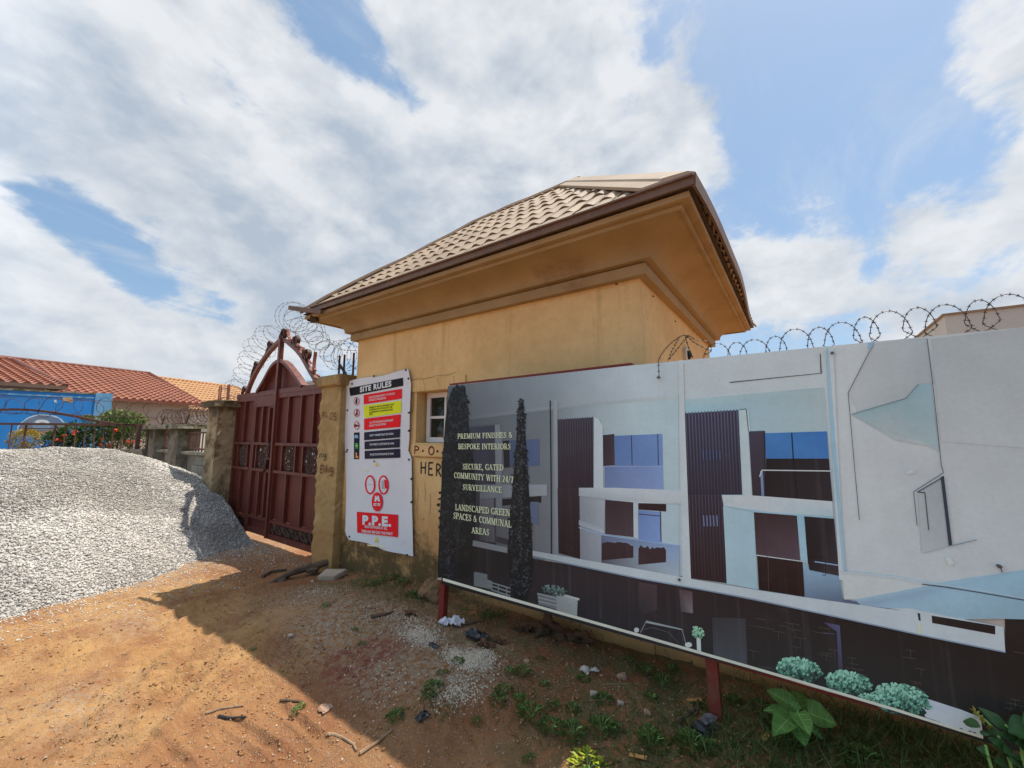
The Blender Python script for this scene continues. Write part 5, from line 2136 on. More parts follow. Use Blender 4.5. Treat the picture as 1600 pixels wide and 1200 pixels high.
# ground colour of the sheet, left to right
P([(700, 603.5), (860, 585.2), (868, 872), (683.5, 903)], [(112, 120, 134), (146, 154, 166), (118, 118, 128), (40, 40, 46)], 0)
P([(860, 585.2), (985, 571.4), (1064, 563.6), (1066, 900), (868, 872)], [(146, 154, 166), (178, 186, 196), (188, 196, 204), (172, 180, 190), (118, 118, 128)], 0)
P([(1064, 563.6), (1293, 541), (1316, 945), (1066, 900)], [(190, 196, 202), (170, 172, 175), (165, 178, 188), (176, 186, 194)], 0)
P([(1293, 541), (1600, 511.4), (1640, 507.5), (1655, 978), (1600, 965), (1316, 945)], [(178, 178, 181), (158, 158, 161), (156, 156, 159), (164, 164, 168), (170, 170, 174), (178, 177, 180)], 0)
hp.world([(.62, ZT - .01), (XR - .01, ZT - .01), (XR - .01, 1.1), (.62, 1.1)], (156, 156, 159), -1)
hp.world([(.62, 1.1), (XR - .01, 1.1), (XR - .01, .53), (.62, .53)], (36, 30, 29), -1)
# left house
P([(733, 655), (868, 637), (868, 868), (735, 846)], [(108, 113, 124), (122, 129, 140), (120, 118, 126), (70, 68, 74)], 1)
P([(690, 720), (745, 700), (750, 860), (690, 900)], [(46, 48, 56), (62, 64, 74), (48, 46, 50), (34, 34, 38)], 2)
P([(735, 843), (793, 855), (793, 905), (692, 905), (690, 840)], [(46, 42, 46), (50, 44, 48), (42, 40, 44), (38, 38, 42), (36, 36, 40)], 2)


def slats(poly_l, poly_r, n, cd_, ce, cg, layer, w=.36):
    """dark screen between a left and a right edge polyline, with n proud battens"""
    def on(E_, t):
        L_ = len(E_) - 1
        k = min(int(t * L_), L_ - 1)
        q = t * L_ - k
        return (E_[k][0] + (E_[k + 1][0] - E_[k][0]) * q, E_[k][1] + (E_[k + 1][1] - E_[k][1]) * q)
    Q([poly_l[0], poly_r[0], poly_r[-1], poly_l[-1]], [cd_, cd_, ce, ce], layer, 2, 6)
    for i in range(n):
        u0, u1 = (i + .5 - w / 2) / n, (i + .5 + w / 2) / n
        (ax, ay), (bx, by), (cx, cy), (dx, dy) = poly_l[0], poly_r[0], poly_r[-1], poly_l[-1]

        def pt(u, v):
            return ((ax + (bx - ax) * u) * (1 - v) + (dx + (cx - dx) * u) * v, (ay + (by - ay) * u) * (1 - v) + (dy + (cy - dy) * u) * v)
        for k in range(4):
            v0, v1 = k / 4, (k + 1) / 4
            g = [tuple(cg[q] * (1 - v) + cg[q] * .62 * v for q in range(3)) for v in (v0, v1)]
            P([pt(u0, v0 - (.012 if k == 0 else 0)), pt(u1, v0 - (.012 if k == 0 else 0)), pt(u1, v1), pt(u0, v1)], [g[0], g[0], g[1], g[1]], layer + 1)


slats([(733, 668), (745, 862)], [(773, 665), (775, 862)], 13, (54, 54, 70), (40, 38, 44), (78, 78, 98), 3)
P([(774, 664), (781, 663), (785, 690), (785, 800), (776, 800)], [(150, 154, 166), (150, 154, 166), (140, 144, 158), (128, 130, 142), (128, 130, 142)], 5)
P([(786, 689), (796, 688), (797, 730), (788, 731)], (46, 42, 52), 4)
P([(797, 688), (843, 686), (843, 727), (798, 730)], [(84, 98, 138), (92, 108, 150), (88, 104, 146), (78, 92, 132)], 4)
LN([(819, 687), (820, 729)], 1, (48, 50, 66), 5)
P([(750, 757), (855, 757), (855, 774), (750, 779)], [(128, 130, 142), (158, 160, 172), (160, 162, 172), (122, 124, 134)], 4)
P([(785, 780), (846, 775), (846, 785), (785, 790)], (40, 36, 42), 4)
P([(829, 784), (842, 784), (842, 820), (829, 816)], (100, 110, 142), 4)
P([(750, 779), (772, 778), (774, 848), (750, 844)], [(110, 108, 118), (118, 116, 126), (104, 100, 108), (80, 76, 84)], 4)
P([(776, 838), (793, 842), (793, 851), (776, 847)], (70, 62, 72), 4)
P([(735, 843), (793, 855), (793, 864), (735, 852)], (150, 150, 156), 5)
# lintel line and roof line
P([(733, 651), (868, 634), (1040, 618.5), (1060, 617), (1060, 622), (868, 639.5), (733, 656)], [(130, 136, 148), (150, 158, 168), (186, 190, 198), (190, 194, 200), (176, 186, 192), (140, 148, 158), (122, 128, 138)], 3)
P([(868, 640), (985, 628), (1060, 621), (1062, 905), (869, 872)], [(128, 136, 148), (160, 172, 180), (166, 184, 192), (172, 186, 196), (126, 126, 136)], 2)
LN([(860, 626), (861.5, 745), (862, 866)], 1.6, (26, 26, 32), 6)
P([(865, 626), (871, 625), (873, 868), (865, 866)], [(150, 156, 168), (160, 166, 178), (138, 138, 148), (126, 126, 136)], 5)
slats([(870, 656), (871.5, 763)], [(928, 652), (929, 763)], 15, (52, 46, 56), (48, 36, 42), (82, 74, 88), 3, .34)
slats([(871.5, 763), (873, 864)], [(906, 763), (907, 873)], 9, (48, 36, 42), (42, 26, 28), (66, 54, 62), 6, .34)
P([(928, 651), (936, 655), (942, 666), (943, 764), (928, 762)], [(178, 186, 194), (182, 190, 198), (186, 192, 200), (184, 188, 198), (176, 180, 190)], 6)
P([(942.5, 680), (960, 678), (961, 727), (943, 728)], [(52, 40, 48), (60, 48, 56), (66, 52, 60), (58, 46, 54)], 5)
P([(960, 681), (1035, 678), (1036, 728), (961, 728)], [(82, 106, 160), (98, 124, 176), (96, 122, 172), (84, 108, 160)], 5)
P([(945, 728), (1036, 728), (1037, 765), (945, 762)], [(96, 110, 156), (112, 132, 180), (116, 134, 178), (104, 116, 158)], 5)
LN([(987, 680), (988, 727)], 1.2, (40, 44, 66), 6)
LN([(1028, 678), (1029, 727)], 1.2, (40, 44, 66), 6)
LN([(945, 728.5), (1036, 728.5)], 1, (140, 152, 186), 6)
P([(905, 762), (960, 762), (1068, 766), (1068, 787), (1000, 786), (905, 775)], [(170, 172, 180), (182, 184, 192), (190, 192, 198), (182, 186, 192), (178, 180, 188), (156, 158, 168)], 7)
P([(906, 775.5), (946, 781), (942, 884), (907, 873)], [(140, 140, 150), (156, 158, 168), (142, 142, 152), (128, 128, 138)], 6)
P([(946, 781), (990, 785), (990.5, 839), (946, 834)], [(56, 40, 44), (60, 46, 50), (72, 56, 62), (68, 54, 60)], 6)
P([(990, 785), (997, 786), (998, 842), (990.5, 839)], (176, 180, 190), 7)
P([(998, 786), (1041, 787.5), (1041, 799), (998, 796)], (46, 30, 34), 6)
P([(998, 797), (1032, 800), (1033, 850), (998, 845)], [(92, 112, 164), (106, 130, 184), (114, 136, 186), (100, 122, 172)], 6)
LN([(998, 803), (1032, 806)], 1.2, (60, 40, 50), 7)
LN([(1032, 799), (1033, 846)], 1.4, (50, 44, 60), 7)
P([(940, 835), (1062, 852), (1062, 901), (940, 881)], [(92, 98, 128), (118, 138, 176), (150, 158, 170), (84, 70, 78)], 7)
for (x0, x1, y0) in [(941, 990, 845), (998, 1041, 852)]:
    pts = [(x0, y0 + 6)]
    rnd = random.Random(int(x0))
    n_ = 12
    for i in range(n_ + 1):
        pts.append((x0 + (x1 - x0) * i / n_, y0 + 6 - rnd.uniform(0, 7) + i * .3))
    pts += [(x1, y0 + 26), (x0, y0 + 30)]
    P(pts, (58, 40, 44), 8)
P([(905, 820), (945, 833), (945, 826), (905, 812)], [(160, 160, 172), (168, 172, 186), (150, 152, 166), (150, 152, 162)], 7)
LN([(905, 824), (940, 835), (1062, 853)], 1.4, (150, 170, 208), 9)
# long white beam across the whole house
beam_t = [(833, 860), (900, 872), (1000, 889), (1080, 904), (1185, 921.5), (1257, 932.5), (1390, 951), (1455, 957.5), (1554, 976), (1567, 979)]
beam_b = [(833, 870), (900, 884), (1000, 904.5), (1082, 919), (1170, 935), (1269, 956), (1400, 984), (1455, 996), (1520, 1009), (1570, 1019)]
for i in range(len(beam_t) - 1):
    c0 = (178, 180, 186) if i < 2 else (194, 196, 202)
    P([beam_t[i], beam_t[i + 1], beam_b[i + 1], beam_b[i]], c0, 9)
    a, b = beam_b[i], beam_b[i + 1]
    P([(a[0], a[1] - 2.2), (b[0], b[1] - 2.2), b, a], (120, 132, 152), 10)
P([(1455, 961), (1554, 977), (1554, 990.5), (1456, 972.5)], (38, 30, 30), 10)
P([(1433, 957), (1437, 957.6), (1438, 969), (1435, 968.5)], (40, 42, 60), 10)
P([(1434, 972), (1438, 973), (1439, 990), (1434, 989)], (196, 186, 160), 10)
# dark plinth below the beam
P([(692, 852), (735, 852), (793, 866), (900, 884), (1000, 904.5), (1000, 1000), (690, 912)], [(36, 36, 40), (44, 40, 44), (42, 40, 44), (44, 36, 40), (50, 40, 44), (40, 38, 42), (40, 40, 46)], 3)
P([(1000, 904.5), (1082, 919), (1269, 956), (1269, 1072), (1000, 1000)], [(50, 38, 42), (46, 34, 36), (40, 32, 32), (42, 42, 42), (42, 40, 44)], 3)
P([(1269, 956), (1400, 984), (1570, 1019), (1570, 965), (1760, 1000), (1760, 1220), (1535, 1158), (1269, 1072)], [(40, 32, 32), (38, 31, 30), (36, 29, 28), (40, 32, 31), (36, 29, 29), (32, 30, 28), (33, 32, 30), (42, 42, 42)], 3)
P([(1113, 964), (1165, 966), (1168, 1043), (1115, 1026)], [(54, 50, 52), (58, 54, 58), (68, 68, 74), (66, 66, 72)], 5)
P([(998, 909), (1027, 914), (1027, 952), (1005, 962), (998, 950)], [(70, 52, 56), (72, 52, 56), (62, 50, 52), (46, 42, 46), (48, 44, 48)], 5)
P([(1061, 920), (1082, 924), (1083, 958), (1064, 955)], [(74, 50, 54), (84, 62, 68), (110, 98, 102), (64, 56, 60)], 5)
P([(935, 907), (940, 906), (941, 966), (936, 965)], [(44, 42, 46), (52, 50, 54), (58, 56, 60), (48, 46, 50)], 5)
rnd = random.Random(5)
for (x0, y0, x1, y1, n_) in [(1168, 958, 1266, 1048, 16), (1318, 1000, 1350, 1050, 4), (1408, 1000, 1446, 1080, 7), (1568, 1000, 1600, 1120, 5), (1268, 968, 1312, 1040, 5)]:
    for i in range(n_):
        x = rnd.uniform(x0, x1 - 16)
        y = rnd.uniform(y0, y1 - 6) + (x - x0) * .16
        w = rnd.uniform(14, 24)
        LN([(x, y), (min(x + w, x1), y + w * .17)], .8, (74, 66, 62), 5)
        if rnd.random() < .6:
            LN([(x + w * .5, y + w * .08), (x + w * .5 + .5, y + 15)], .8, (70, 62, 58), 5)
P([(1286, 971.5), (1312, 976.5), (1317, 1046), (1310, 1046), (1307, 986)], [(66, 60, 92), (80, 74, 108), (62, 58, 74), (58, 54, 70), (74, 68, 96)], 6)
LN([(1286, 988), (1304, 990)], 1, (78, 72, 96), 6)
# white planters and bench at the foot of the left house
P([(741, 895), (743, 893), (762, 897), (762, 905), (770, 908), (770, 921), (741, 915)], (140, 140, 144), 6)
for a, b in [((762, 908), (798, 919)), ((762, 913), (798, 925)), ((768, 921), (798, 931))]:
    LN([a, b], 2.2, (150, 150, 154), 6)
for x in (779, 792):
    LN([(x, 910 + (x - 762) * .25), (x + .4, 926 + (x - 762) * .2)], 1.8, (140, 140, 144), 6)
P([(840, 926), (870, 931), (870, 952), (842, 944)], (118, 118, 120), 6)
for a, b in [((840, 927), (871, 935)), ((841, 933), (870, 940)), ((842, 939), (870, 946))]:
    LN([a, b], 1.6, (165, 163, 164), 7)
P([(870, 925), (906, 935), (903, 939), (902, 964), (870, 953)], [(158, 156, 158), (168, 166, 166), (160, 158, 158), (156, 154, 150), (146, 144, 142)], 7)
P([(868, 924), (906, 934.5), (906, 937.5), (868, 928)], (184, 182, 180), 8)
LN([(891, 884), (891.6, 928)], .9, (86, 82, 86), 6)
# car outline, ball tree
LN([(1001, 988), (1010, 970.5), (1066, 983), (1073, 1009)], 1.2, (120, 120, 124), 6)
P([(1010, 969), (1064, 981.5), (1068, 984.5), (1009, 972.5)], (132, 132, 136), 7)
LN([(1006, 983), (1020, 980), (1046, 988), (1060, 1004)], .8, (80, 80, 84), 6)
P(ell(995, 984, 4, 4, 12), (168, 166, 162), 7)
P(ell(1076, 1007, 5.6, 4.2, 14), (178, 176, 172), 7)
P([(1088.5, 995), (1095, 996), (1096, 1022), (1089.5, 1020)], (196, 196, 196), 7)


def foliage(cx, cy, rx, ry, n, seed, cols, layer, dot=2.6, skew=0.0, light=True):
    rnd = random.Random(seed)
    for i in range(n):
        while True:
            a, b = rnd.uniform(-1, 1), rnd.uniform(-1, 1)
            if a * a + b * b < 1 - .18 * rnd.random():
                break
        x, y = cx + a * rx, cy + b * ry + a * skew
        r = dot * rnd.uniform(.5, 1.2)
        sh = .5 - .42 * b - .1 * a + rnd.uniform(-.32, .32) if light else rnd.random()
        k = max(0, min(len(cols) - 1, int(sh * len(cols))))
        pts = []
        for q in range(5):
            an = q / 5 * 6.283 + rnd.uniform(-.4, .4)
            pts.append((x + math.cos(an) * r * rnd.uniform(.5, 1.2), y + math.sin(an) * r * rnd.uniform(.5, 1.2)))
        P(pts, cols[k], layer + i % 4)


TEAL = [(36, 50, 46), (52, 84, 74), (82, 128, 108), (112, 160, 138), (146, 190, 168)]
P(ell(1247, 1046, 33, 18, 20), (60, 92, 80), 8)
P(ell(1326, 1067, 34, 18, 20), (60, 92, 80), 8)
P(ell(1408, 1092, 42, 23, 22), (60, 92, 80), 8)
foliage(1249, 1045, 36, 19, 420, 1, TEAL, 9, 3.0, 6)
foliage(1326, 1067, 37, 20, 450, 2, TEAL, 9, 3.0, 7)
foliage(1408, 1092, 46, 25, 620, 3, TEAL, 9, 3.2, 9)
foliage(1365, 1090, 24, 6, 120, 8, TEAL[2:], 9, 2.6, 6)
foliage(1091, 987, 9.5, 10, 90, 4, [(90, 124, 100), (124, 164, 134), (160, 192, 164)], 9, 2.2, 1)
foliage(867, 922, 20, 8, 150, 6, [(60, 76, 76), (88, 106, 104), (124, 140, 136)], 9, 2.0, 3)
# two cypresses
CY1 = [(708, 606), (727, 603.5), (730, 640), (733, 670), (740, 715), (744, 770), (742, 820), (738, 860), (736, 902), (684, 902), (688, 800), (692, 720), (696, 660), (700, 628)]
P(CY1, (34, 38, 44), 6)
for (cx, cy, rx, ry, n_) in [(717, 640, 16, 42, 240), (716, 715, 26, 58, 330), (712, 800, 29, 62, 280), (701, 870, 14, 34, 120)]:
    foliage(cx, cy, rx, ry, n_, int(cy), [(27, 30, 35), (37, 41, 47), (46, 51, 58), (60, 66, 74)], 7, 3.0, 0, False)
CY2 = [(812, 624), (818, 624), (820, 660), (823, 700), (826, 750), (829, 800), (832, 850), (833, 890), (826, 912), (824, 938), (804, 933), (797, 905), (794, 860), (798, 800), (803, 740), (807, 690), (810, 650)]
P(CY2, (33, 35, 40), 7)
for (cx, cy, rx, ry, n_) in [(815, 660, 6.5, 40, 130), (814, 740, 14, 54, 250), (813, 830, 20, 60, 310), (814, 905, 18, 34, 180)]:
    foliage(cx, cy, rx, ry, n_, int(cy) + 3, [(27, 29, 33), (38, 41, 46), (50, 54, 60), (72, 78, 84)], 8, 2.6, 0, False)
foliage(700, 880, 7, 30, 60, 12, [(52, 48, 66), (66, 64, 82), (84, 80, 104)], 8, 2.2, 0, False)
# middle block: right house
P([(1069, 625), (1288, 605), (1293, 675), (1300, 784), (1128, 774), (1070, 646)], [(150, 172, 180), (146, 158, 162), (150, 160, 164), (160, 172, 180), (160, 176, 186), (140, 172, 188)], 2)
P([(1061, 563), (1068, 563), (1070, 640), (1080, 905), (1067, 903), (1062, 700)], [(192, 196, 202), (196, 199, 204), (196, 199, 204), (200, 200, 204), (196, 198, 204), (188, 194, 202)], 8)
P([(1140, 597), (1282, 583), (1281, 553), (1282, 552), (1284, 583.6), (1140, 598.4)], (40, 42, 50), 5)
slats([(1069, 646), (1074.5, 774)], [(1154, 641), (1160.5, 774)], 17, (52, 48, 64), (48, 40, 50), (84, 80, 102), 3, .36)
slats([(1074.5, 774), (1080, 903)], [(1130, 774), (1135.5, 911)], 11, (48, 40, 50), (50, 30, 28), (72, 62, 74), 6, .36)
P([(1154, 641), (1160, 773), (1130, 773), (1135.5, 911), (1150, 914), (1180, 773), (1170, 640)], [(160, 176, 184), (170, 184, 192), (160, 180, 190), (160, 178, 190), (160, 178, 190), (176, 188, 196), (176, 188, 194)], 5)
for i in range(6):
    LN([(1099 + i * 5.2, 703), (1099.6 + i * 5.2, 718)], 1.4, (68, 84, 124), 8)
for i in range(5):
    LN([(1099.5 + i * 5.2, 805), (1100.5 + i * 5.2, 822)], 1.6, (98, 108, 146), 8)
P([(1155, 640), (1166, 638.5), (1169, 673), (1175, 776), (1162, 774)], [(176, 190, 196), (170, 184, 190), (184, 192, 198), (190, 196, 202), (184, 190, 198)], 8)
LN([(1154.5, 640.5), (1166, 639), (1169.5, 673.5)], .9, (42, 44, 56), 9)
P([(1170, 674), (1194, 673), (1197, 776), (1176, 776)], [(62, 54, 70), (60, 52, 66), (50, 38, 44), (52, 40, 46)], 7)
P([(1195, 677), (1292, 674), (1295, 716.5), (1197, 716.5)], [(58, 108, 168), (46, 96, 160), (54, 104, 166), (52, 98, 158)], 7)
P([(1197, 716.5), (1295, 716.5), (1301, 783), (1197, 777)], [(34, 28, 30), (40, 34, 38), (46, 38, 42), (38, 30, 32)], 7)
LN([(1237, 676), (1239.5, 716), (1245.5, 779)], 1.8, (26, 24, 30), 8)
LN([(1194.5, 673), (1197, 776)], 1.4, (26, 24, 32), 8)
LN([(1187, 745), (1190.5, 734.5), (1298, 735.8)], 1.7, (192, 194, 198), 9)
P([(1188, 736), (1192, 735), (1194, 775), (1190, 775)], [(110, 130, 168), (100, 120, 160), (96, 112, 150), (96, 112, 150)], 8)
P([(1128, 773), (1178, 774), (1300, 783), (1302, 807), (1246, 803), (1196, 799), (1131, 790)], [(186, 188, 194), (196, 196, 201), (194, 195, 200), (172, 190, 200), (186, 190, 196), (190, 192, 198), (182, 186, 194)], 10)
P([(1131, 790), (1196, 799), (1302, 807.5), (1302, 810), (1178, 800)], (138, 170, 188), 10)
P([(1130, 791), (1178, 800), (1184, 921), (1136, 911)], [(158, 180, 192), (156, 180, 192), (160, 184, 196), (166, 186, 198)], 6)
LN([(1134, 866), (1182, 875)], 1.0, (186, 200, 208), 7)
P([(1178, 799), (1245, 805), (1250, 876), (1182, 867)], [(52, 36, 38), (58, 40, 42), (80, 62, 70), (72, 54, 60)], 8)
P([(1183, 867), (1254, 876), (1257, 932), (1186, 921)], [(44, 28, 28), (46, 28, 28), (40, 24, 24), (38, 24, 24)], 8)
LN([(1182, 867), (1252, 876.5), (1262, 878)], 1.4, (188, 190, 194), 9)
LN([(1200, 868), (1201, 922)], .8, (84, 60, 58), 9)
P([(1245, 804), (1256, 804.5), (1262, 877), (1251, 875)], [(146, 182, 202), (140, 178, 200), (160, 188, 204), (160, 188, 204)], 9)
P([(1257, 806), (1303, 810), (1311, 899), (1265, 890), (1262, 877)], [(38, 30, 32), (42, 34, 38), (56, 46, 50), (38, 30, 32), (36, 28, 30)], 8)
LN([(1273, 877), (1311, 883)], 1.8, (130, 156, 196), 9)
LN([(1262, 870), (1290, 870), (1290, 898), (1284, 898)], .9, (24, 22, 24), 9)
P([(1254, 876), (1266, 891), (1312, 900), (1318, 946), (1258, 933)], [(128, 152, 174), (122, 146, 168), (112, 134, 158), (78, 86, 110), (96, 108, 132)], 8)
P([(1316, 935), (1390, 950), (1372, 950), (1345, 946), (1318, 941)], (84, 86, 112), 8)
P([(1293, 542), (1302, 541), (1309, 700), (1320, 906), (1311, 905), (1301, 720)], [(186, 187, 190), (186, 188, 192), (190, 192, 196), (200, 201, 205), (200, 201, 204), (188, 189, 194)], 9)
P([(1290.5, 543), (1294, 542.5), (1306, 700), (1321, 890), (1317, 893), (1300, 700)], [(136, 164, 184), (146, 172, 190), (150, 186, 208), (160, 192, 212), (160, 192, 212), (140, 176, 200)], 10)
# big pale gable on the right
P([(1311, 905), (1320, 893), (1400, 900), (1460, 912), (1400, 925), (1335, 936), (1319, 936), (1317, 907)], [(186, 184, 184), (190, 188, 188), (182, 180, 180), (176, 176, 178), (176, 174, 174), (178, 176, 175), (176, 174, 174), (180, 178, 178)], 8)
P([(1335, 936), (1400, 924), (1460, 912), (1600, 891), (1760, 868), (1760, 1004), (1600, 967), (1560, 966), (1500, 967), (1437, 957), (1390, 950), (1345, 945)], [(150, 176, 192), (146, 172, 190), (146, 172, 190), (136, 166, 186), (132, 160, 180), (120, 142, 158), (124, 148, 164), (126, 150, 166), (138, 164, 180), (146, 172, 190), (140, 164, 184), (128, 144, 166)], 8)
P([(1390, 950), (1437, 957), (1555, 977), (1500, 966), (1420, 950)], (186, 187, 190), 8)
LN([(1312, 893), (1360, 897), (1410, 904), (1440, 912)], 3, (196, 198, 206), 11)
LN([(1440, 912), (1480, 917), (1530, 925), (1600, 937), (1700, 955)], 1.6, (60, 66, 80), 11)
LN([(1430, 908), (1480, 914), (1530, 922), (1600, 934)], 1.6, (178, 190, 202), 11)
Q([(1330, 648), (1415, 623), (1467, 700), (1400, 688)], [(134, 152, 158), (136, 154, 162), (158, 162, 166), (156, 158, 160)], 3)
P([(1330, 648), (1415, 623), (1435, 600), (1454, 598.5), (1467, 706), (1442, 690), (1380, 672)], [(132, 152, 158), (126, 148, 156), (126, 150, 160), (128, 152, 162), (146, 158, 164), (144, 156, 160), (150, 156, 158)], 4)
P([(1455, 530), (1600, 513), (1600, 700), (1470, 690)], [(150, 151, 154), (152, 152, 155), (164, 164, 167), (164, 164, 167)], 2)
P([(1365, 536), (1448, 528), (1460, 600), (1435, 600), (1415, 623), (1340, 645), (1325, 614)], [(160, 160, 164), (150, 154, 158), (148, 150, 153), (148, 150, 153), (152, 152, 155), (160, 159, 161), (164, 163, 166)], 2)
LN([(1365.5, 535.5), (1325, 614), (1335, 730), (1342.5, 812)], 1.0, (62, 62, 72), 11)
LN([(1330, 647.5), (1415, 622.5), (1435, 600.5)], 1.0, (84, 104, 110), 11)
LN([(1448, 530), (1458, 610), (1470, 726), (1473.5, 738.5), (1427, 768), (1432.5, 821)], 1.1, (64, 64, 74), 11)
LN([(1470, 747), (1433, 768.5), (1444.5, 769.5), (1450.5, 828)], 1.4, (52, 54, 66), 11)
P([(1469, 745.5), (1474, 743), (1487, 850.5), (1482, 853.5)], (50, 52, 66), 11)
P([(1434, 770), (1470, 748), (1482, 853), (1440, 864)], [(152, 154, 156), (140, 144, 148), (150, 152, 156), (160, 160, 163)], 6)
LN([(1482, 852.5), (1496, 850), (1525, 843)], 1.4, (104, 116, 122), 11)
P([(1415, 737), (1424, 733), (1429, 738), (1418, 741)], (188, 186, 188), 11)
P([(1475, 871), (1482, 869), (1491, 880), (1483, 883)], (186, 184, 184), 11)
P([(1355, 562 - 26), (1366, 535), (1358, 550)], (124, 150, 172), 11)
LN([(1560, 883), (1563, 888), (1565, 894)], 1.4, (44, 40, 40), 11)
# white kerb and forecourt at the lower edge
P([(1437, 1087), (1502, 1108), (1532, 1120), (1535.5, 1153), (1450, 1126), (1440, 1110)], [(170, 170, 182), (178, 174, 184), (184, 178, 180), (196, 192, 194), (186, 182, 186), (176, 174, 182)], 8)
LN([(1437, 1117), (1468, 1127)], 1.2, (70, 76, 82), 13)
for a in (1500, 1514, 1521):
    P(ell(a, 1137 + (a - 1500) * .3, 3, 1.4, 8), (70, 66, 80), 13)
# pale trim along the foot of the sheet
ft = [(693, 906.5), (760, 926), (900, 965.5), (1000, 993.5), (1096, 1021), (1180, 1045), (1280, 1074), (1400, 1109.5), (1535, 1152)]
for a, b in zip(ft[:-1], ft[1:]):
    P([(a[0], a[1] - 4), (b[0], b[1] - 4), (b[0], b[1] + .6), (a[0], a[1] + .6)], (206, 196, 182), 13)
LN([(735, 800), (690, 880)], .1, (40, 40, 44), 3)
# cream lettering
for s, a, b, c in [('PREMIUM FINISHES &', (716, 685.5), (802.5, 683.5), 7.6), ('BESPOKE INTERIORS', (717, 701.5), (799.5, 702), 8.0), ('SECURE, GATED', (724, 733), (788, 734.8), 8.4),
                   ('COMMUNITY WITH 24/7', (710.5, 746.5), (803.5, 754.2), 8.6), ('SURVEILLANCE', (724, 765), (785.5, 769.8), 8.6), ('LANDSCAPED GREEN', (712.5, 796.5), (798.5, 806), 9.0),
                   ('SPACES & COMMUNAL', (709.5, 809.5), (800.5, 824.2), 9.2), ('AREAS', (738, 832.5), (766, 836.2), 9.2)]:
    hp.text(s, a, b, c, (226, 226, 192), 13, 0, serif)
hp.m.build('printed_picture', 'billboard_print', hoard)
for px, py in [(1029, 590), (1560, 884), (1300, 552), (1062, 905)]:
    q = on_y(px, py, HY)
    m = MB()
    m.tube([(q[0], HY - .016, q[2]), (q[0], HY + .004, q[2])], .007, 8)
    m.build('screw', 'steel_pin', hoard)

# ================================================================ RAILING FENCE ON A LOW BLOCK WALL, FAR LEFT
CZ = 1.33
fence = thing('railing_fence', 'rusty railing fence on a mossy low block wall beside the left gate pillar', 'fence', (-11, 3.15, 0), 'railing fences on the low wall')
m = MB()
m.box(-13.0, -8.94, 3.23, 3.36, -.1, CZ - .07)
m.build('wall_core', 'mortar', fence)
blk = None
for r in range(6):
    for c in range(10):
        x = -12.95 + c * .41 + (.2 if r % 2 else 0)
        if x > -9.3 or (-11.95 < x < -11.0):
            continue
        if blk is None:
            mm = MB()
            mm.bbox(-.197, .197, -.02, .02, -.097, .097, .008)
            b = mm.build('concrete_block', 'block_concrete', None)
            blk = b.data
            b.parent = fence
        else:
            b = bpy.data.objects.new('concrete_block', blk)
            COL.objects.link(b)
            b.parent = fence
        b.location = (x + .2 + 11, 3.225 - 3.15, .02 + r * .205 + .1)
m = MB()
m.bbox(-13.0, -11.92, 3.08, 3.40, CZ - .06, CZ + .0, .012)
m.bbox(-11.22, -8.945, 3.08, 3.40, CZ - .06, CZ + .005, .012)
m.build('coping', 'coping_concrete', fence)
for (x0, x1) in [(-11.90, -11.28), (-13.75, -13.0)]:
    m = MB()
    rough_box(m, x0, x1, 3.02, 3.42, -.1, 1.83, .02, int(-x0), 12)
    m.build('pillar', 'fence_concrete', fence)
    m = MB()
    rough_box(m, x0 - .16, x1 + .22, 2.9, 3.54, 1.832, 1.93, .03, int(-x1) + 3, 2)
    m.build('pillar_cap', 'coping_concrete', fence)
    m = MB()
    xm = (x0 + x1) / 2
    for sx in (-1, 1):
        m.obox((xm + sx * .05, 3.2, 1.92), (xm + sx * .27, 3.2, 2.17), .03, .03)
    m.build('wire_bracket', 'gate_iron', fence)
for (xa, xb) in [(-12.98, -11.92), (-11.26, -8.95)]:
    for z in (CZ + .06, 1.74):
        m = MB()
        m.obox((xa, 3.2, z), (xb, 3.2, z), .03, .035)
        m.build('rail', 'rust_iron', fence)
    n = int((xb - xa) / .175)
    for k in range(n + 1):
        x = xa + .03 + (xb - xa - .06) * k / n
        m = MB()
        m.obox((x, 3.2, CZ + .005), (x, 3.2, 1.76), .022, .022, up=(0, 1, 0))
        m.build('bar', 'rust_iron', fence)
    m = MB()
    m.tube(smooth([(xb - .02, 3.2, 1.94), (xb - .35, 3.2, 1.90), (xb - .75, 3.2, 1.79), (xb - 1.0, 3.2, 1.74)], 5), .028, 6)
    m.build('arch_rail', 'rust_iron', fence)

# second stretch: runs off to the left, square to the line of sight
A0 = np.array([-13.35, 3.10, 0.0])
FD = -np.array([_R[0], _R[1], 0.0])
FN = np.array([FD[1], -FD[0], 0.0])


def fp(s, z, o=0.0):
    q = A0 + FD * s + FN * o
    return (q[0], q[1], z)


fence2 = thing('railing_fence', 'long rusty railing with a shallow arched top rail in front of the blue wall', 'fence', tuple(fp(3, 0)), 'railing fences on the low wall')
m = MB()
m.obox(fp(.2, .6), fp(8.5, .6), .16, 1.36)
m.build('low_wall', 'block_concrete', fence2)
m = MB()
m.obox(fp(.15, 1.305), fp(8.5, 1.305), .30, .06)
m.build('coping', 'coping_concrete', fence2)
RT = 1.945
for z in (RT,):
    m = MB()
    m.obox(fp(.3, z), fp(8.4, z + .06), .05, .055)
    m.build('rail', 'rust_iron', fence2)
m = MB()
m.obox(fp(.42, 1.33), fp(.42, 1.98), .075, .075, up=(1, 0, 0))
m.build('end_post', 'rust_iron', fence2)
arch2 = smooth([fp(8.2, 1.98), fp(6.6, 2.13), fp(5.2, 2.25), fp(4.0, 2.33), fp(3.2, 2.32), fp(2.3, 2.2), fp(1.5, 2.04), fp(.9, 1.95), fp(.5, 1.94)], 6)
m = MB()
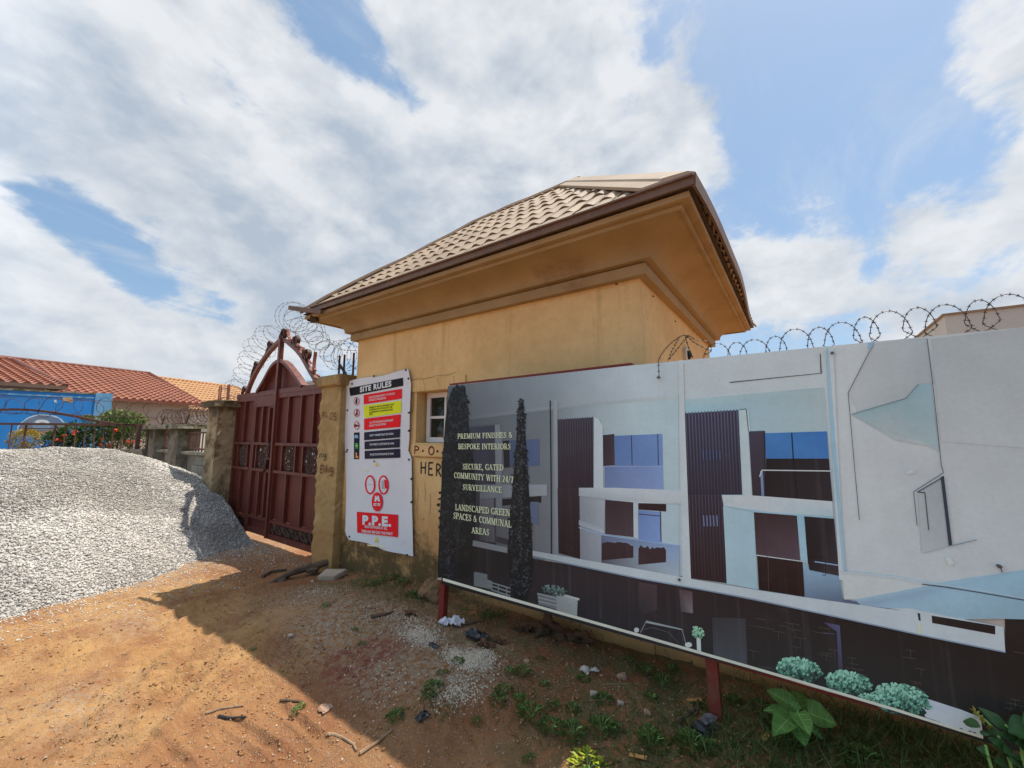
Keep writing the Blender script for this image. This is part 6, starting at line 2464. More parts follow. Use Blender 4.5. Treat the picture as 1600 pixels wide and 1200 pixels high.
for a, b in zip(arch2[:-1], arch2[1:]):
    m.obox(a, tuple(np.array(b) + (np.array(b) - np.array(a)) * .08), .05, .06)
m.build('arch_rail', 'rust_iron', fence2)
for px in (-150, -122, -94, -66, -38, -8, 15, 62, 79, 96, 111, 126, 140, 155, 170, 185, 199, 212):
    s = (230 - px) / FPX * 9.97 - .12
    wide = .04 if px in (15, 62, -38) else .024
    m = MB()
    m.obox(fp(s, 1.335), fp(s, RT + .03), wide, wide, up=(1, 0, 0))
    m.build('bar', 'rust_iron', fence2)
m = MB()
m.obox(fp((230 - 62) / FPX * 9.97 - .12, 1.85), fp((230 - 15) / FPX * 9.97 - .12, 1.85), .025, .028)
m.build('rail', 'rust_iron', fence2)
# coils over the two fences
hx = [(-8.98, 3.2, 2.28), (-9.6, 3.2, 2.16), (-11.2, 3.2, 2.12), (-13.0, 3.2, 2.12)]
wire_thing([helix(hx, .19, .12, 16), [(-8.97, 3.2, 2.12), (-13.3, 3.2, 2.10)], [(-8.97, 3.2, 2.28), (-13.3, 3.2, 2.24)]], 'razor_wire_coil', 'rusty razor wire coil along the mossy fence pillars beside the gate', 'razor wire', (-11, 3.2, 2.1), 'rusty_wire', .0048, .09, .022)
paths = []
rnd = random.Random(3)
s = .1
k = 0
while s < 8.3:
    r = rnd.uniform(.25, .33)
    zc = 2.30 + .035 * s + rnd.uniform(-.03, .03)
    pts = []
    for i in range(20):
        a = i / 19 * 2 * math.pi
        w_ = 1 + .16 * math.sin(2 * a + k * 1.7) + .10 * math.sin(3 * a + k * 2.9)
        pts.append(fp(s + r * w_ * math.cos(a), zc + r * .8 * w_ * math.sin(a), .05 * math.sin(a + k)))
    paths.append(pts)
    s += rnd.uniform(.38, .52)
    k += 1
paths.append([fp(0, 2.50), fp(8.4, 2.82)])
paths.append([fp(0, 2.12), fp(8.4, 2.40)])
wire_thing(paths, 'razor_wire_coil', 'wide rusty razor wire loops stretched above the arched railing', 'razor wire', fp(3, 2.0), 'rusty_wire', .0058, .10, .026)

# ================================================================ BLUE WALL WITH A PAINTED EMBLEM
B0, B1 = on_d(-170, 600, 11.2), on_d(150, 619.5, 14.1)
B0[2] = B1[2] = 0
bd = (B1 - B0)
BL = np.linalg.norm(bd)
bd /= BL
bn = np.array([bd[1], -bd[0], 0.0])


def bp(s, z, o=0.0):
    q = B0 + bd * s + bn * o
    return (q[0], q[1], z)


def wall_at(px, py):
    """point of the blue wall's face seen at a pixel"""
    d = ray(px, py)
    t = np.dot(B0 - EYE, bn) / np.dot(d, bn)
    q = EYE + d * t
    return float(np.dot(q - B0, bd)), float(q[2])


blue = thing('blue_wall', 'bright blue painted boundary wall with a faded round emblem behind the railing', 'wall', tuple((B0 + B1) / 2))
m = MB()
m.obox(bp(0, 1.5, -.1), bp(BL, 1.5, -.1), .2, 3.2)
m.build('wall_face', 'blue_wall_paint', blue)
m = MB()
m.obox(bp(BL - .01, 1.52, -.12), bp(BL + .42, 1.52, -.12), .30, 3.28)
m.build('end_pier', 'blue_trim_paint', blue)
m = MB()
K = 40
for k in range(K):
    a, b = BL * k / K, BL * (k + 1) / K
    t = rnd.uniform(.03, .07)
    m.obox(bp(a, 3.1 + t / 2, -.1), bp(b, 3.1 + t / 2, -.1), rnd.uniform(.23, .28), t)
m.build('coping', 'coping_concrete', blue)
m = MB()
m.obox(bp(0, 2.98, .004), bp(BL, 2.98, .004), .012, .05)
m.build('trim_line', 'blue_trim_paint', blue)


class WallPrint:
    def __init__(self):
        self.m = MB()

    def poly(self, px, cols, layer):
        b = len(self.m.v)
        for p in px:
            s, z = wall_at(*p)
            self.m.v.append(bp(s, z, .002 + .0015 * layer))
        self.m.f.append(tuple(range(b, b + len(px))))
        if isinstance(cols, tuple):
            cols = [cols] * len(px)
        self.m.c.append([tuple(v / 1.0 for v in lin(c)) for c in cols])


wp = WallPrint()
wp.poly([(27, 668), (30, 662), (36, 658), (42, 653), (52, 649), (62, 647), (76, 648), (88, 650), (95, 654), (100, 659), (104, 665), (107, 673), (106, 680), (27, 678)], (176, 206, 224), 0)
wp.poly([(28, 677), (29, 668), (34, 661), (44, 654), (60, 648.5), (78, 649.5), (92, 654), (99, 661), (104, 668), (105, 678)], [(120, 120, 130), (104, 118, 140), (104, 120, 144), (112, 128, 150), (108, 126, 150), (104, 122, 150), (100, 122, 152), (100, 128, 164), (96, 124, 160), (110, 120, 140)], 1)
wp.poly(ell(65, 664, 15, 10, 20), (120, 150, 176), 2)
wp.poly([(54, 660), (58, 656.8), (66, 655.6), (74, 657), (78, 660.5), (74, 661.4), (66, 659.6), (58, 661)], (206, 216, 224), 3)
wp.poly([(36, 672), (100, 671), (102, 676), (98, 679), (34, 679)], [(150, 118, 104), (140, 116, 112), (150, 122, 110), (156, 126, 112), (160, 128, 112)], 2)
wp.poly([(58, 679), (100, 678), (90, 690), (64, 690)], [(60, 130, 196), (70, 140, 200), (90, 150, 205), (60, 130, 200)], 1)
wp.poly(ell(65, 692, 4, 4, 10), (190, 205, 218), 2)
wp.poly([(98, 620), (106, 619), (113, 622), (114, 627), (111, 630), (106, 627), (98, 625.5)], [(196, 160, 110), (206, 184, 150), (210, 196, 170), (190, 140, 80), (160, 100, 44), (200, 150, 90), (206, 186, 150)], 1)
wp.poly([(84, 625), (88, 624.5), (89, 629), (85, 629)], (190, 200, 214), 1)
wp.m.build('painted_emblem', 'mural_print', blue)


# ================================================================ HOUSES BEHIND
def at_z(px, py, z):
    d = ray(px, py)
    return EYE + d * ((z - EYE[2]) / d[2])


def hz(px, D, z):
    """point straight up image column px at forward distance D and height z"""
    v = on_d(px, 679, D)
    return Vector((v[0], v[1], z))


red = thing('tiled_house', 'long house with rusty red tiled hip roof behind the blue wall', 'house', tuple(hz(150, 22, 0)))
rA, rB = hz(0, 20, 5.57), hz(222, 25.0, 5.57)
eC, eD = hz(150, 17.5, 3.42), hz(313, 22.3, 3.42)
du = (eD - eC).normalized()
rA = rB + (rA - rB).normalized() * 11
du = (rB - rA).normalized()
eL = eD - du * 17
nx = Vector((du.y, -du.x, 0))
if nx.dot(Vector((0, 0, 0)) - rB) < 0:
    nx = -nx
bw = abs((eD - rB).dot(nx))
eBk = rB - nx * bw + du * (eD - rB).dot(du)
eBl = eBk - du * 17
for v in (eBk, eBl):
    v.z = 3.42
m = MB()
m.add([eL, eD, eBk, eBl, rA, rB], [(0, 1, 5, 4), (1, 2, 5), (2, 3, 4, 5), (3, 2, 1, 0), (3, 0, 4)])
for i, v in enumerate(m.v):
    m.v[i] = (v[0], v[1], v[2] - .06)
rr = m.build('roof', 'underside_dark', red)
tile_plane(eL, eD, rA, rB, .30, .36, rr, 'red_roof_tile', False, 'roof_tiles', .05, .055)
tile_plane(eD, eBk, rB, rB, .30, .36, rr, 'red_roof_tile', False, 'roof_tiles', .05, .055)


def ridge_tube(a, b, r, mat, parent, n=6):
    m = MB()
    m.tube([a, b], r, n)
    return m.build('ridge_cap', mat, parent)


up_ = Vector((0, 0, .04))
ridge_tube(rA + up_, rB + up_, .07, 'red_ridge', rr)
ridge_tube(rB + up_, eD + up_, .07, 'red_ridge', rr)
m = MB()
m.obox(eL + Vector((0, 0, -.05)), eD + Vector((0, 0, -.05)), .05, .14)
m.build('fascia', 'red_ridge', red)
wL, wR = eL - nx * .55 + du * .5, eD - nx * .55 - du * .55
m = MB()
m.obox(Vector((wL.x, wL.y, 1.6)), Vector((wR.x, wR.y, 1.6)), .25, 3.5)
wb2 = wR - nx * (2 * bw - 1.1)
m.obox(Vector((wR.x, wR.y, 1.6)), Vector((wb2.x, wb2.y, 1.6)), .25, 3.5)
m.build('wall', 'beige_house_wall', red)
m = MB()
q0, q1 = wL + nx * .14, wR + nx * .14
m.obox(Vector((q0.x, q0.y, 2.55)), Vector((q1.x, q1.y, 2.55)), .04, .07)
m.build('string_course', 'beige_house_wall', red)

wing = thing('tiled_wing', 'lower red tiled wing at the far left edge, over the blue wall', 'house', tuple(hz(0, 16, 0)))
w1 = hz(92, 14.9, 3.50)
w0 = hz(0, 13.7, 3.50)
wd = (w1 - w0).normalized()
w0 = w1 - wd * 8
rW = hz(2, 18.2, 5.15)
rW0 = rW - wd * 6
wn_ = Vector((wd.y, -wd.x, 0))
if wn_.dot(-w1) < 0:
    wn_ = -wn_
wbk = abs((w1 - rW).dot(wn_))
b1_ = w1 - wn_ * 2 * wbk
b0_ = w0 - wn_ * 2 * wbk
m = MB()
m.add([w0, w1, b1_, b0_, rW0, rW], [(0, 1, 5, 4), (1, 2, 5), (2, 3, 4, 5), (3, 2, 1, 0), (3, 0, 4)])
m.v = [(v[0], v[1], v[2] - .06) for v in m.v]
rr2 = m.build('roof', 'underside_dark', wing)
tile_plane(w0, w1, rW0, rW, .30, .36, rr2, 'red_roof_tile', False, 'roof_tiles', .05, .055)
tile_plane(w1, b1_, rW, rW, .30, .36, rr2, 'red_roof_tile', False, 'roof_tiles', .05, .055)
ridge_tube(rW + up_, w1 + up_, .08, 'red_ridge', rr2)
ridge_tube(rW0 + up_, rW + up_, .08, 'red_ridge', rr2)
m = MB()
m.obox(w0 + Vector((0, 0, -.05)), w1 + Vector((0, 0, -.05)), .05, .14)
m.obox(w1 + Vector((0, 0, -.05)), b1_ + Vector((0, 0, -.05)), .05, .14)
m.build('fascia', 'fascia_brown', wing)
m = MB()
a, b = w0 - wn_ * .5, w1 - wn_ * .5 - wd * .5
c = b - wn_ * (2 * wbk - 1)
m.obox(Vector((a.x, a.y, 1.65)), Vector((b.x, b.y, 1.65)), .25, 3.5)
m.obox(Vector((b.x, b.y, 1.65)), Vector((c.x, c.y, 1.65)), .25, 3.5)
m.build('wall', 'beige_house_wall', wing)

org = thing('tiled_house', 'distant house with orange tan tiled roof behind the red roof', 'house', tuple(hz(300, 36, 0)))
oA, oB = hz(235, 33.5, 6.55), hz(362, 40.5, 6.55)
oE = hz(408, 39.5, 3.72)
od = (oB - oA).normalized()
oA = oB - od * 16
on_ = Vector((od.y, -od.x, 0))
if on_.dot(-oB) < 0:
    on_ = -on_
ow = max(4.5, abs((oE - oB).dot(on_)))
oD_ = oB + on_ * ow + od * 4.0
oD_.z = 3.72
oC_ = oD_ - od * 24
oBk = oD_ - on_ * 2 * ow
oBl = oC_ - on_ * 2 * ow
m = MB()
m.add([oC_, oD_, oBk, oBl, oA, oB], [(0, 1, 5, 4), (1, 2, 5), (2, 3, 4, 5), (3, 2, 1, 0), (3, 0, 4)])
m.v = [(v[0], v[1], v[2] - .06) for v in m.v]
rr3 = m.build('roof', 'underside_dark', org)
tile_plane(oC_, oD_, oA, oB, .36, .42, rr3, 'orange_roof_tile', False, 'roof_tiles', .05, .055)
tile_plane(oD_, oBk, oB, oB, .36, .42, rr3, 'orange_roof_tile', False, 'roof_tiles', .05, .055)
ridge_tube(oA + up_, oB + up_, .1, 'orange_roof_tile', rr3)
ridge_tube(oB + up_, oD_ + up_, .1, 'orange_roof_tile', rr3)
m = MB()
m.obox(oC_ + Vector((0, 0, -.06)), oD_ + Vector((0, 0, -.06)), .06, .16)
m.build('fascia', 'fascia_brown', org)
m = MB()
a, b = oC_ - on_ * .6, oD_ - on_ * .6 - od * .6
c = b - on_ * (2 * ow - 1.2)
m.obox(Vector((a.x, a.y, 1.7)), Vector((b.x, b.y, 1.7)), .25, 3.8)
m.obox(Vector((b.x, b.y, 1.7)), Vector((c.x, c.y, 1.7)), .25, 3.8)
m.build('wall', 'pale_building_wall', org)

cr = on_d(1475, 490.5, 25)
pale = thing('pale_building', 'flat-roofed pale building showing its parapet above the razor wire on the right', 'building', (cr[0] + 6, cr[1] + 6, 0))
m = MB()
m.box(cr[0], cr[0] + 13, cr[1], cr[1] + 13, -.1, cr[2] - .12)
m.build('wall', 'pale_building_wall', pale)
m = MB()
m.box(cr[0] - .10, cr[0] + 13.1, cr[1] - .10, cr[1] + 13.1, cr[2] - .119, cr[2])
m.build('parapet_coping', 'pale_building_edge', pale)
for k in range(4):
    m = MB()
    m.box(cr[0] + 1.2 + k * 3, cr[0] + 2.7 + k * 3, cr[1] - .04, cr[1] - .01, 5.2, 6.7)
    m.build('window', 'window_glass', pale)

wh = on_d(474, 605, 21)
inner_b = thing('white_building', 'pale building glimpsed between the gate arch and the right gate pillar', 'building', (wh[0] + 2, wh[1] + 3, 0))
m = MB()
m.box(wh[0], wh[0] + 4.0, wh[1], wh[1] + 6, -.1, 4.32)
m.build('wall', 'white_building_wall', inner_b)
m = MB()
m.box(wh[0] - .1, wh[0] + 4.1, wh[1] - .1, wh[1] + 6.1, 4.321, 4.42)
m.build('parapet', 'pale_building_wall', inner_b)


# ================================================================ PLANTS
def leaf_blade(L_, w, curl=.25, n=4, fold=.12):
    """one pointed leaf along +x: rows of left, mid, right"""
    V, Fc = [], []
    for i in range(n + 1):
        t = i / n
        ww = w * math.sin(math.pi * min(1, .08 + .92 * t) ** .75) * (1 if i < n else 0)
        if i == 0:
            ww = w * .12
        z = -curl * L_ * t * t
        V += [(t * L_, ww / 2, z + fold * ww), (t * L_, 0, z), (t * L_, -ww / 2, z + fold * ww)]
    for i in range(n):
        a = i * 3
        Fc += [(a, a + 3, a + 4, a + 1), (a + 1, a + 4, a + 5, a + 2)]
    return V, Fc


def leaf_mesh(name, specs, mat, parent=None, kind=None, n=2):
    n = max(n, 2)
    """many leaves in one mesh; specs: (base, direction, length, width, normal hint, shade)"""
    VV, FF, SS = [], [], []
    for (b, d, L_, w, nh, sh) in specs:
        d = Vector(d).normalized()
        nh = Vector(nh)
        s = nh.cross(d)
        if s.length < 1e-5:
            s = d.orthogonal()
        s.normalize()
        u = d.cross(s)
        V, Fc = leaf_blade(L_, w, .22, n)
        o = len(VV)
        for p in V:
            VV.append(tuple(Vector(b) + d * p[0] + s * p[1] + u * p[2]))
        FF += [tuple(o + i for i in f) for f in Fc]
        SS += [sh] * len(V)
    o0 = Vector(ORIGIN.get(parent.name, (0, 0, 0))) if parent else Vector()
    return raw_mesh(name, [tuple(Vector(v) - o0) for v in VV], FF, 4, mat, SS, kind, parent)


def bush_specs(c, r, n, leaf, rnd, up=.35, shell=.55):
    out = []
    for i in range(n):
        while True:
            p = Vector((rnd.uniform(-1, 1), rnd.uniform(-1, 1), rnd.uniform(-1, 1)))
            if shell < p.length < 1:
                break
        q = Vector((c[0] + p.x * r[0], c[1] + p.y * r[1], c[2] + p.z * r[2]))
        d = (p + Vector((rnd.uniform(-.7, .7), rnd.uniform(-.7, .7), rnd.uniform(-.4, .9) + up))).normalized()
        L_ = leaf * rnd.uniform(.6, 1.3)
        out.append((q, d, L_, L_ * rnd.uniform(.35, .5), Vector((rnd.uniform(-.5, .5), rnd.uniform(-.5, .5), 1)), rnd.random()))
    return out


rnd = random.Random(11)
shrub = thing('flowering_shrub', 'dark green shrub with orange red flower heads behind the rusty railing', 'shrub', tuple(fp(1.0, 0, -.7)))
sp = []
for (px, py, r, D) in [(212, 680, .42, 10.8), (195, 672, .42, 10.9), (180, 668, .40, 10.9), (165, 680, .42, 10.9), (150, 676, .36, 10.9), (132, 682, .40, 10.8), (116, 676, .34, 10.9), (100, 686, .34, 10.7), (86, 688, .26, 10.7), (205, 695, .5, 10.8), (170, 697, .5, 10.8), (135, 698, .5, 10.8), (105, 699, .4, 10.8)]:
    c = on_d(px, py, D)
    sp += bush_specs(c, (r, r, r * .85), 400, .10, rnd)
leaf_mesh('foliage', sp, 'shrub_leaf', shrub, 'stuff', 1)
sp = []
for (px, py, r, D) in [(212, 657, .26, 11.2), (195, 652, .28, 11.2), (178, 652, .26, 11.2), (168, 655, .2, 11.2), (203, 660, .3, 11.2), (137, 655, .10, 11), (205, 668, .25, 11), (186, 664, .3, 11.2)]:
    c = on_d(px, py, D)
    sp += bush_specs(c, (r, r, r * .7), 260, .085, rnd, .8)
leaf_mesh('top_foliage', sp, 'shrub_top_leaf', shrub, 'stuff', 1)
m = MB()
for px in (100, 130, 160, 185, 208):
    c = on_d(px, 690, 10.9)
    m.tube([(c[0], c[1], -.05), (c[0] + .05, c[1], .8), (c[0] - .05, c[1], 1.5)], .02, 5, radii=[.03, .022, .012])
m.build('stem', 'trunk_bark', shrub)
fl = None
for (px, py) in [(117, 676), (101, 681), (181, 673), (160, 687), (158, 696), (171, 697), (200, 691), (208, 690), (217, 690), (92, 688)]:
    c = on_d(px, py, 10.42)
    if fl is None:
        m = MB()
        rr_ = random.Random(4)
        for i in range(26):
            d = Vector((rr_.gauss(0, 1), rr_.gauss(0, 1), rr_.gauss(.4, .8))).normalized()
            p = d * .05
            s = d.orthogonal().normalized()
            t = d.cross(s)
            m.add([p + s * .022, p + t * .022 + d * .008, p - s * .022, p - t * .022 + d * .008], [(0, 1, 2, 3)])
        o = m.build('flower_head', 'flower_orange', None)
        fl = o.data
    else:
        o = bpy.data.objects.new('flower_head', fl)
        COL.objects.link(o)
    o.parent = shrub
    o.location = Vector(c) - Vector(ORIGIN[shrub.name])
    o.scale = (rnd.uniform(.6, 1.15),) * 3
    o.rotation_euler = (0, 0, rnd.uniform(0, 6))

gold = thing('golden_shrub', 'small clipped ball of yellow green foliage behind the railing', 'shrub', tuple(on_d(39, 690, 10.6) * np.array([1, 1, 0])))
c = on_d(39, 687, 10.6)
leaf_mesh('foliage', bush_specs(c, (.31, .31, .27), 1500, .062, rnd, .2, .55), 'golden_leaf', gold, 'stuff', 1)
m = MB()
m.tube([(c[0], c[1], 0), (c[0], c[1], c[2])], .02, 5)
m.build('stem', 'trunk_bark', gold)


# ---------------------------------------------------------------- big-leaved plant by the hoarding post
def big_leaf(base, tip, w, nh, mat, parent, n=8, heart=True, veins=True, name='leaf'):
    b, t = Vector(base), Vector(tip)
    d = t - b
    L_ = d.length
    d.normalize()
    s = Vector(nh).cross(d).normalized()
    u = d.cross(s)
    if u.z < 0:
        u, s = -u, -s
    V, Fc, S = [], [], []
    K = 5
    rr_ = random.Random(int(abs(base[0] * 991 + tip[1] * 77)))
    for i in range(n + 1):
        q = i / n
        prof = (math.sin(math.pi * q ** .62) ** .8) if heart else math.sin(math.pi * q ** .8)
        ww = w * max(prof, .0) * (1 + .05 * rr_.uniform(-1, 1))
        if i == 0:
            ww = w * .18
        for k in range(K):
            a = (k / (K - 1) - .5)
            z = abs(a) * ww * .35 - .16 * L_ * q * q + .02 * L_ * math.sin(q * 16) * abs(a) * 2
            back = -.10 * L_ * abs(a) * 2 if (heart and i == 1) else 0
            p = b + d * (q * L_ + back) + s * (a * ww) + u * z
            V.append(tuple(p))
            S.append(min(1, .3 + .5 * rr_.random() + (.25 if k == K // 2 else 0)))
    for i in range(n):
        for k in range(K - 1):
            a = i * K + k
            Fc.append((a, a + 1, a + K + 1, a + K))
    o0 = Vector(ORIGIN.get(parent.name, (0, 0, 0)))
    ob = raw_mesh(name, [tuple(Vector(v) - o0) for v in V], Fc, 4, mat, S, None, parent)
    ob.data.polygons.foreach_set('use_smooth', [True] * len(ob.data.polygons))
    if veins:
        m = MB()
        m.tube([V[i * K + 2] for i in range(n)], .0022, 4)
        for i in range(1, n - 2, 2):
            for sgn in (0, K - 1):
                a, c_ = Vector(V[i * K + 2]), Vector(V[(i + 1) * K + sgn])
                m.tube([a + u * .001, a.lerp(c_, .8) + u * .001], .0012, 3)
        m.build('vein', 'leaf_vein', ob if False else parent)
    return ob


pb = on_d(1247, 1150, 1.98)
PGX, PGY = float(pb[0]), float(pb[1])
PGZ = g1(PGX, PGY)
plant = thing('broad_leaf_plant', 'bright green young plant with broad heart-shaped leaves under the hoarding', 'plant', (PGX, PGY, PGZ))
hub = on_d(1247, 1116, 1.98)
for (bpx, bpy_, bD, tpx, tpy, tD, w) in [(1240, 1104, 2.02, 1195, 1073, 2.10, .115), (1246, 1108, 2.06, 1247, 1072, 2.18, .115), (1263, 1104, 2.08, 1272, 1086, 2.16, .06),
                                         (1241, 1116, 1.96, 1206, 1143, 1.84, .125), (1248, 1113, 1.96, 1232, 1094, 1.98, .07), (1246, 1113, 1.93, 1267, 1148, 1.82, .105),
                                         (1262, 1114, 1.98, 1313, 1130, 1.92, .15), (1247, 1136, 1.92, 1259, 1166, 1.84, .095), (1228, 1110, 2.02, 1188, 1107, 2.06, .06), (1266, 1138, 1.94, 1292, 1156, 1.92, .06)]:
    b = on_d(bpx, bpy_, bD)
    t = on_d(tpx, tpy, tD)
    view = Vector(EYE) - Vector(b)
    w *= .84
    t = b + (t - b) * .92
    nh = view.normalized() * .8 + Vector((0, 0, 1))
    big_leaf(b, t, w, nh, 'broad_leaf', plant)
    m = MB()
    h = Vector(hub)
    m.tube([(PGX, PGY, PGZ - .01), tuple((Vector((PGX, PGY, PGZ)) + h) / 2 + Vector((.004, 0, 0))), tuple(h.lerp(Vector(b), .4) - Vector((0, 0, .01))), tuple(b)], .004, 5)
    m.build('stalk', 'leaf_vein', plant)

VK = .86
vb = on_d(1585, 1195, 1.78 * VK)
vine = thing('creeping_plant', 'dark leafy creeper climbing over the lower right corner of the hoarding', 'plant', (float(vb[0]), float(vb[1]), g1(float(vb[0]), float(vb[1]))))
for (bpx, bpy_, bD, tpx, tpy, tD, w) in [(1575, 1142, 1.74, 1531, 1104, 1.80, .05), (1596, 1150, 1.72, 1577, 1128, 1.74, .11), (1620, 1150, 1.70, 1580, 1140, 1.70, .13), (1532, 1136, 1.80, 1502, 1124, 1.86, .05),
                                         (1558, 1150, 1.76, 1548, 1134, 1.78, .045), (1575, 1178, 1.70, 1556, 1160, 1.70, .075), (1590, 1184, 1.68, 1572, 1172, 1.66, .07), (1608, 1176, 1.68, 1590, 1160, 1.68, .07),
                                         (1562, 1166, 1.74, 1545, 1152, 1.76, .05), (1545, 1178, 1.74, 1526, 1168, 1.76, .04), (1600, 1200, 1.64, 1580, 1186, 1.64, .08), (1575, 1200, 1.68, 1556, 1188, 1.68, .06),
                                         (1630, 1185, 1.66, 1605, 1165, 1.66, .09), (1540, 1150, 1.78, 1535, 1140, 1.8, .03), (1582, 1158, 1.72, 1566, 1148, 1.72, .05), (1640, 1130, 1.72, 1600, 1128, 1.72, .10), (1640, 1210, 1.6, 1610, 1195, 1.6, .09)]:
    b, t = on_d(bpx, bpy_, bD * VK), on_d(tpx, tpy, tD * VK)
    w *= VK
    nh = (Vector(EYE) - Vector(b)).normalized() + Vector((0, 0, .8))
    big_leaf(b, t, w, nh, 'vine_leaf', vine, 6, bpx not in (1575, 1532), False)
m = MB()
for q in [[(1590, 1240, 1.7), (1575, 1180, 1.72), (1560, 1150, 1.76), (1545, 1130, 1.8), (1522, 1112, 1.85)], [(1600, 1240, 1.66), (1598, 1180, 1.7), (1590, 1150, 1.72), (1570, 1132, 1.75)], [(1560, 1235, 1.7), (1545, 1185, 1.73), (1540, 1165, 1.76)]]:
    m.tube(smooth([tuple(on_d(p[0], p[1], p[2] * VK)) for p in q], 4), .005, 5)
m.build('stem', 'leaf_vein', vine)
sp = []
for i in range(16):
    t = i / 15
    b = on_d(1524 + 20 * t, 1113 + 28 * t, (1.84 - .06 * t) * VK)
    sp.append((b, Vector((rnd.uniform(-1, 1), rnd.uniform(-.6, .6), rnd.uniform(.2, 1))), .022, .010, Vector((0, 0, 1)), 1.0))
leaf_mesh('flower_spike', sp, 'golden_leaf', vine, None, 1)


# ---------------------------------------------------------------- weeds, one plant each
def weed_proto(name, seed, n, L0, spread, mat, label):
    rr_ = random.Random(seed)
    t = thing(name, label, 'weed', (0, 0, 0), 'small weeds in the shaded dirt')
    sp = []
    for i in range(n):
        a = rr_.uniform(0, 6.28)
        r = spread * rr_.random() ** .6
        h = rr_.uniform(.01, spread * .9)
        b = Vector((r * math.cos(a), r * math.sin(a), h * (1 - r / (spread * 1.4))))
        d = Vector((math.cos(a + rr_.uniform(-.8, .8)), math.sin(a + rr_.uniform(-.8, .8)), rr_.uniform(.0, 1.0)))
        L_ = L0 * rr_.uniform(.6, 1.3)
        sp.append((b, d, L_, L_ * rr_.uniform(.5, .75), Vector((0, 0, 1)), rr_.random()))
    leaf_mesh('leaves', sp, mat, t, None, 2)
    m = MB()
    for i in range(6):
        a = rr_.uniform(0, 6.28)
        m.tube([(0, 0, -.01), (spread * .4 * math.cos(a), spread * .4 * math.sin(a), spread * .5), (spread * .7 * math.cos(a), spread * .7 * math.sin(a), spread * .6)], .002, 3)
    m.build('stem', 'leaf_vein', t)
    return t


GEN = 'small green weed sprouting from the shaded brown dirt in front of the hoarding'
protos = [weed_proto('weed', 21, 90, .030, .085, 'weed_leaf', GEN), weed_proto('weed', 22, 44, .026, .055, 'weed_leaf', GEN), weed_proto('weed', 23, 190, .028, .125, 'weed_leaf', GEN)]
used_p = [False] * 3
WEEDS = [(830, 1120, 2, 1.0), (812, 1095, 1, 1.2), (865, 1105, 1, 1.0), (895, 1110, 0, .7), (943, 1095, 0, .9), (862, 1140, 0, 1.1), (895, 1148, 0, 1.2), (940, 1142, 2, .9), (958, 1140, 1, 1.2),
         (818, 1052, 0, .9), (797, 1050, 1, 1.0), (912, 1063, 0, .7), (1010, 1050, 0, 1.0), (1035, 1070, 2, .8), (1050, 1048, 1, 1.1), (1018, 1092, 1, 1.0), (716, 1035, 0, .7), (692, 1053, 1, .9),
         (677, 1078, 0, 1.1), (672, 1090, 1, 1.0), (788, 1082, 0, .9), (780, 1096, 2, .7), (745, 1128, 1, .8), (617, 1122, 0, .8), (625, 1113, 1, .7), (567, 1007, 1, .8), (555, 985, 1, .7), (508, 948, 1, 1.1), (470, 1105, 0, .5),
         (462, 1110, 1, .8), (827, 1187, 1, .8), (1150, 1095, 0, .7), (1142, 1097, 1, .9), (1190, 1105, 0, .8), (1200, 1130, 1, 1.0), (1020, 1165, 2, .9), (1080, 1168, 2, 1.0), (1015, 1150, 0, .9), (1225, 1160, 0, 1.0),
         (1350, 1190, 0, 1.3), (1330, 1195, 1, 1.2), (760, 965, 0, .8), (775, 962, 1, .9), (610, 905, 2, .9), (590, 912, 2, .8), (630, 912, 2, 1.0), (642, 930, 0, .9), (652, 935, 1, .9), (572, 915, 1, 1.0), (490, 882, 0, .8), (395, 1015, 1, .6),
         (845, 1030, 1, .7), (985, 1035, 1, .9), (850, 1070, 1, .8), (1095, 1105, 1, .9), (1108, 1170, 0, .9)]
special = {(610, 905): 'low leafy weed patch growing against the mossy foot of the ochre wall below the banner', (490, 882): 'weed tuft at the foot of the right gate pillar beside the gate',
           (760, 965): 'weed growing behind the crumpled white paper under the hoarding', (1350, 1190): 'bright green weed at the bottom edge under the hoarding, right of the broad-leaf plant',
           (470, 1105): 'tiny weed standing in the sunlit dirt near the shadow edge', (508, 948): 'lone two-leaved weed in the dirt in front of the concrete slab'}
rw = random.Random(50)
LAND = [((735, 1040), 'white gravel patch'), ((660, 1121), 'flat black plastic scrap'), ((918, 1050), 'torn pale sachets'), ((971, 1060), 'upright tan stone'), ((1110, 1065), 'second hoarding post'),
        ((1245, 1125), 'broad-leaf plant'), ((918, 1192), 'yellow green sunlit weed'), ((508, 1107), 'pale brick shard'), ((682, 950), 'left hoarding post'), ((516, 903), 'concrete slab'),
        ((1100, 1149), 'knotted black bag'), ((590, 1160), 'two brown sticks at the shadow edge'), ((600, 963), 'long dark stick'), ((855, 985), 'earth clods at the wall foot'), ((345, 1109), 'pale thin stick')]


def place_phrase(px, py):
    (lx, ly), nm = min(LAND, key=lambda q: math.hypot(q[0][0] - px, q[0][1] - py))
    dx, dy = px - lx, py - ly
    side = ('right of' if dx > 0 else 'left of') if abs(dx) > abs(dy) else ('in front of' if dy > 0 else 'behind')
    return side, nm, math.hypot(dx, dy)


def place_labels(pts, noun):
    """a label per point: nearest landmark, side, and rank among those sharing both"""
    ph = [place_phrase(*p) for p in pts]
    out = []
    for i, (sd, nm, d) in enumerate(ph):
        same = sorted(q[2] for q in ph if q[0] == sd and q[1] == nm)
        r_ = same.index(d)
        word = 'single ' if len(same) == 1 else ('nearest ', 'second nearest ', 'third nearest ', 'fourth nearest ', 'fifth nearest ', 'sixth nearest ')[min(r_, 5)]
        out.append('%s%s %s the %s' % (word, noun, sd, nm))
    return out


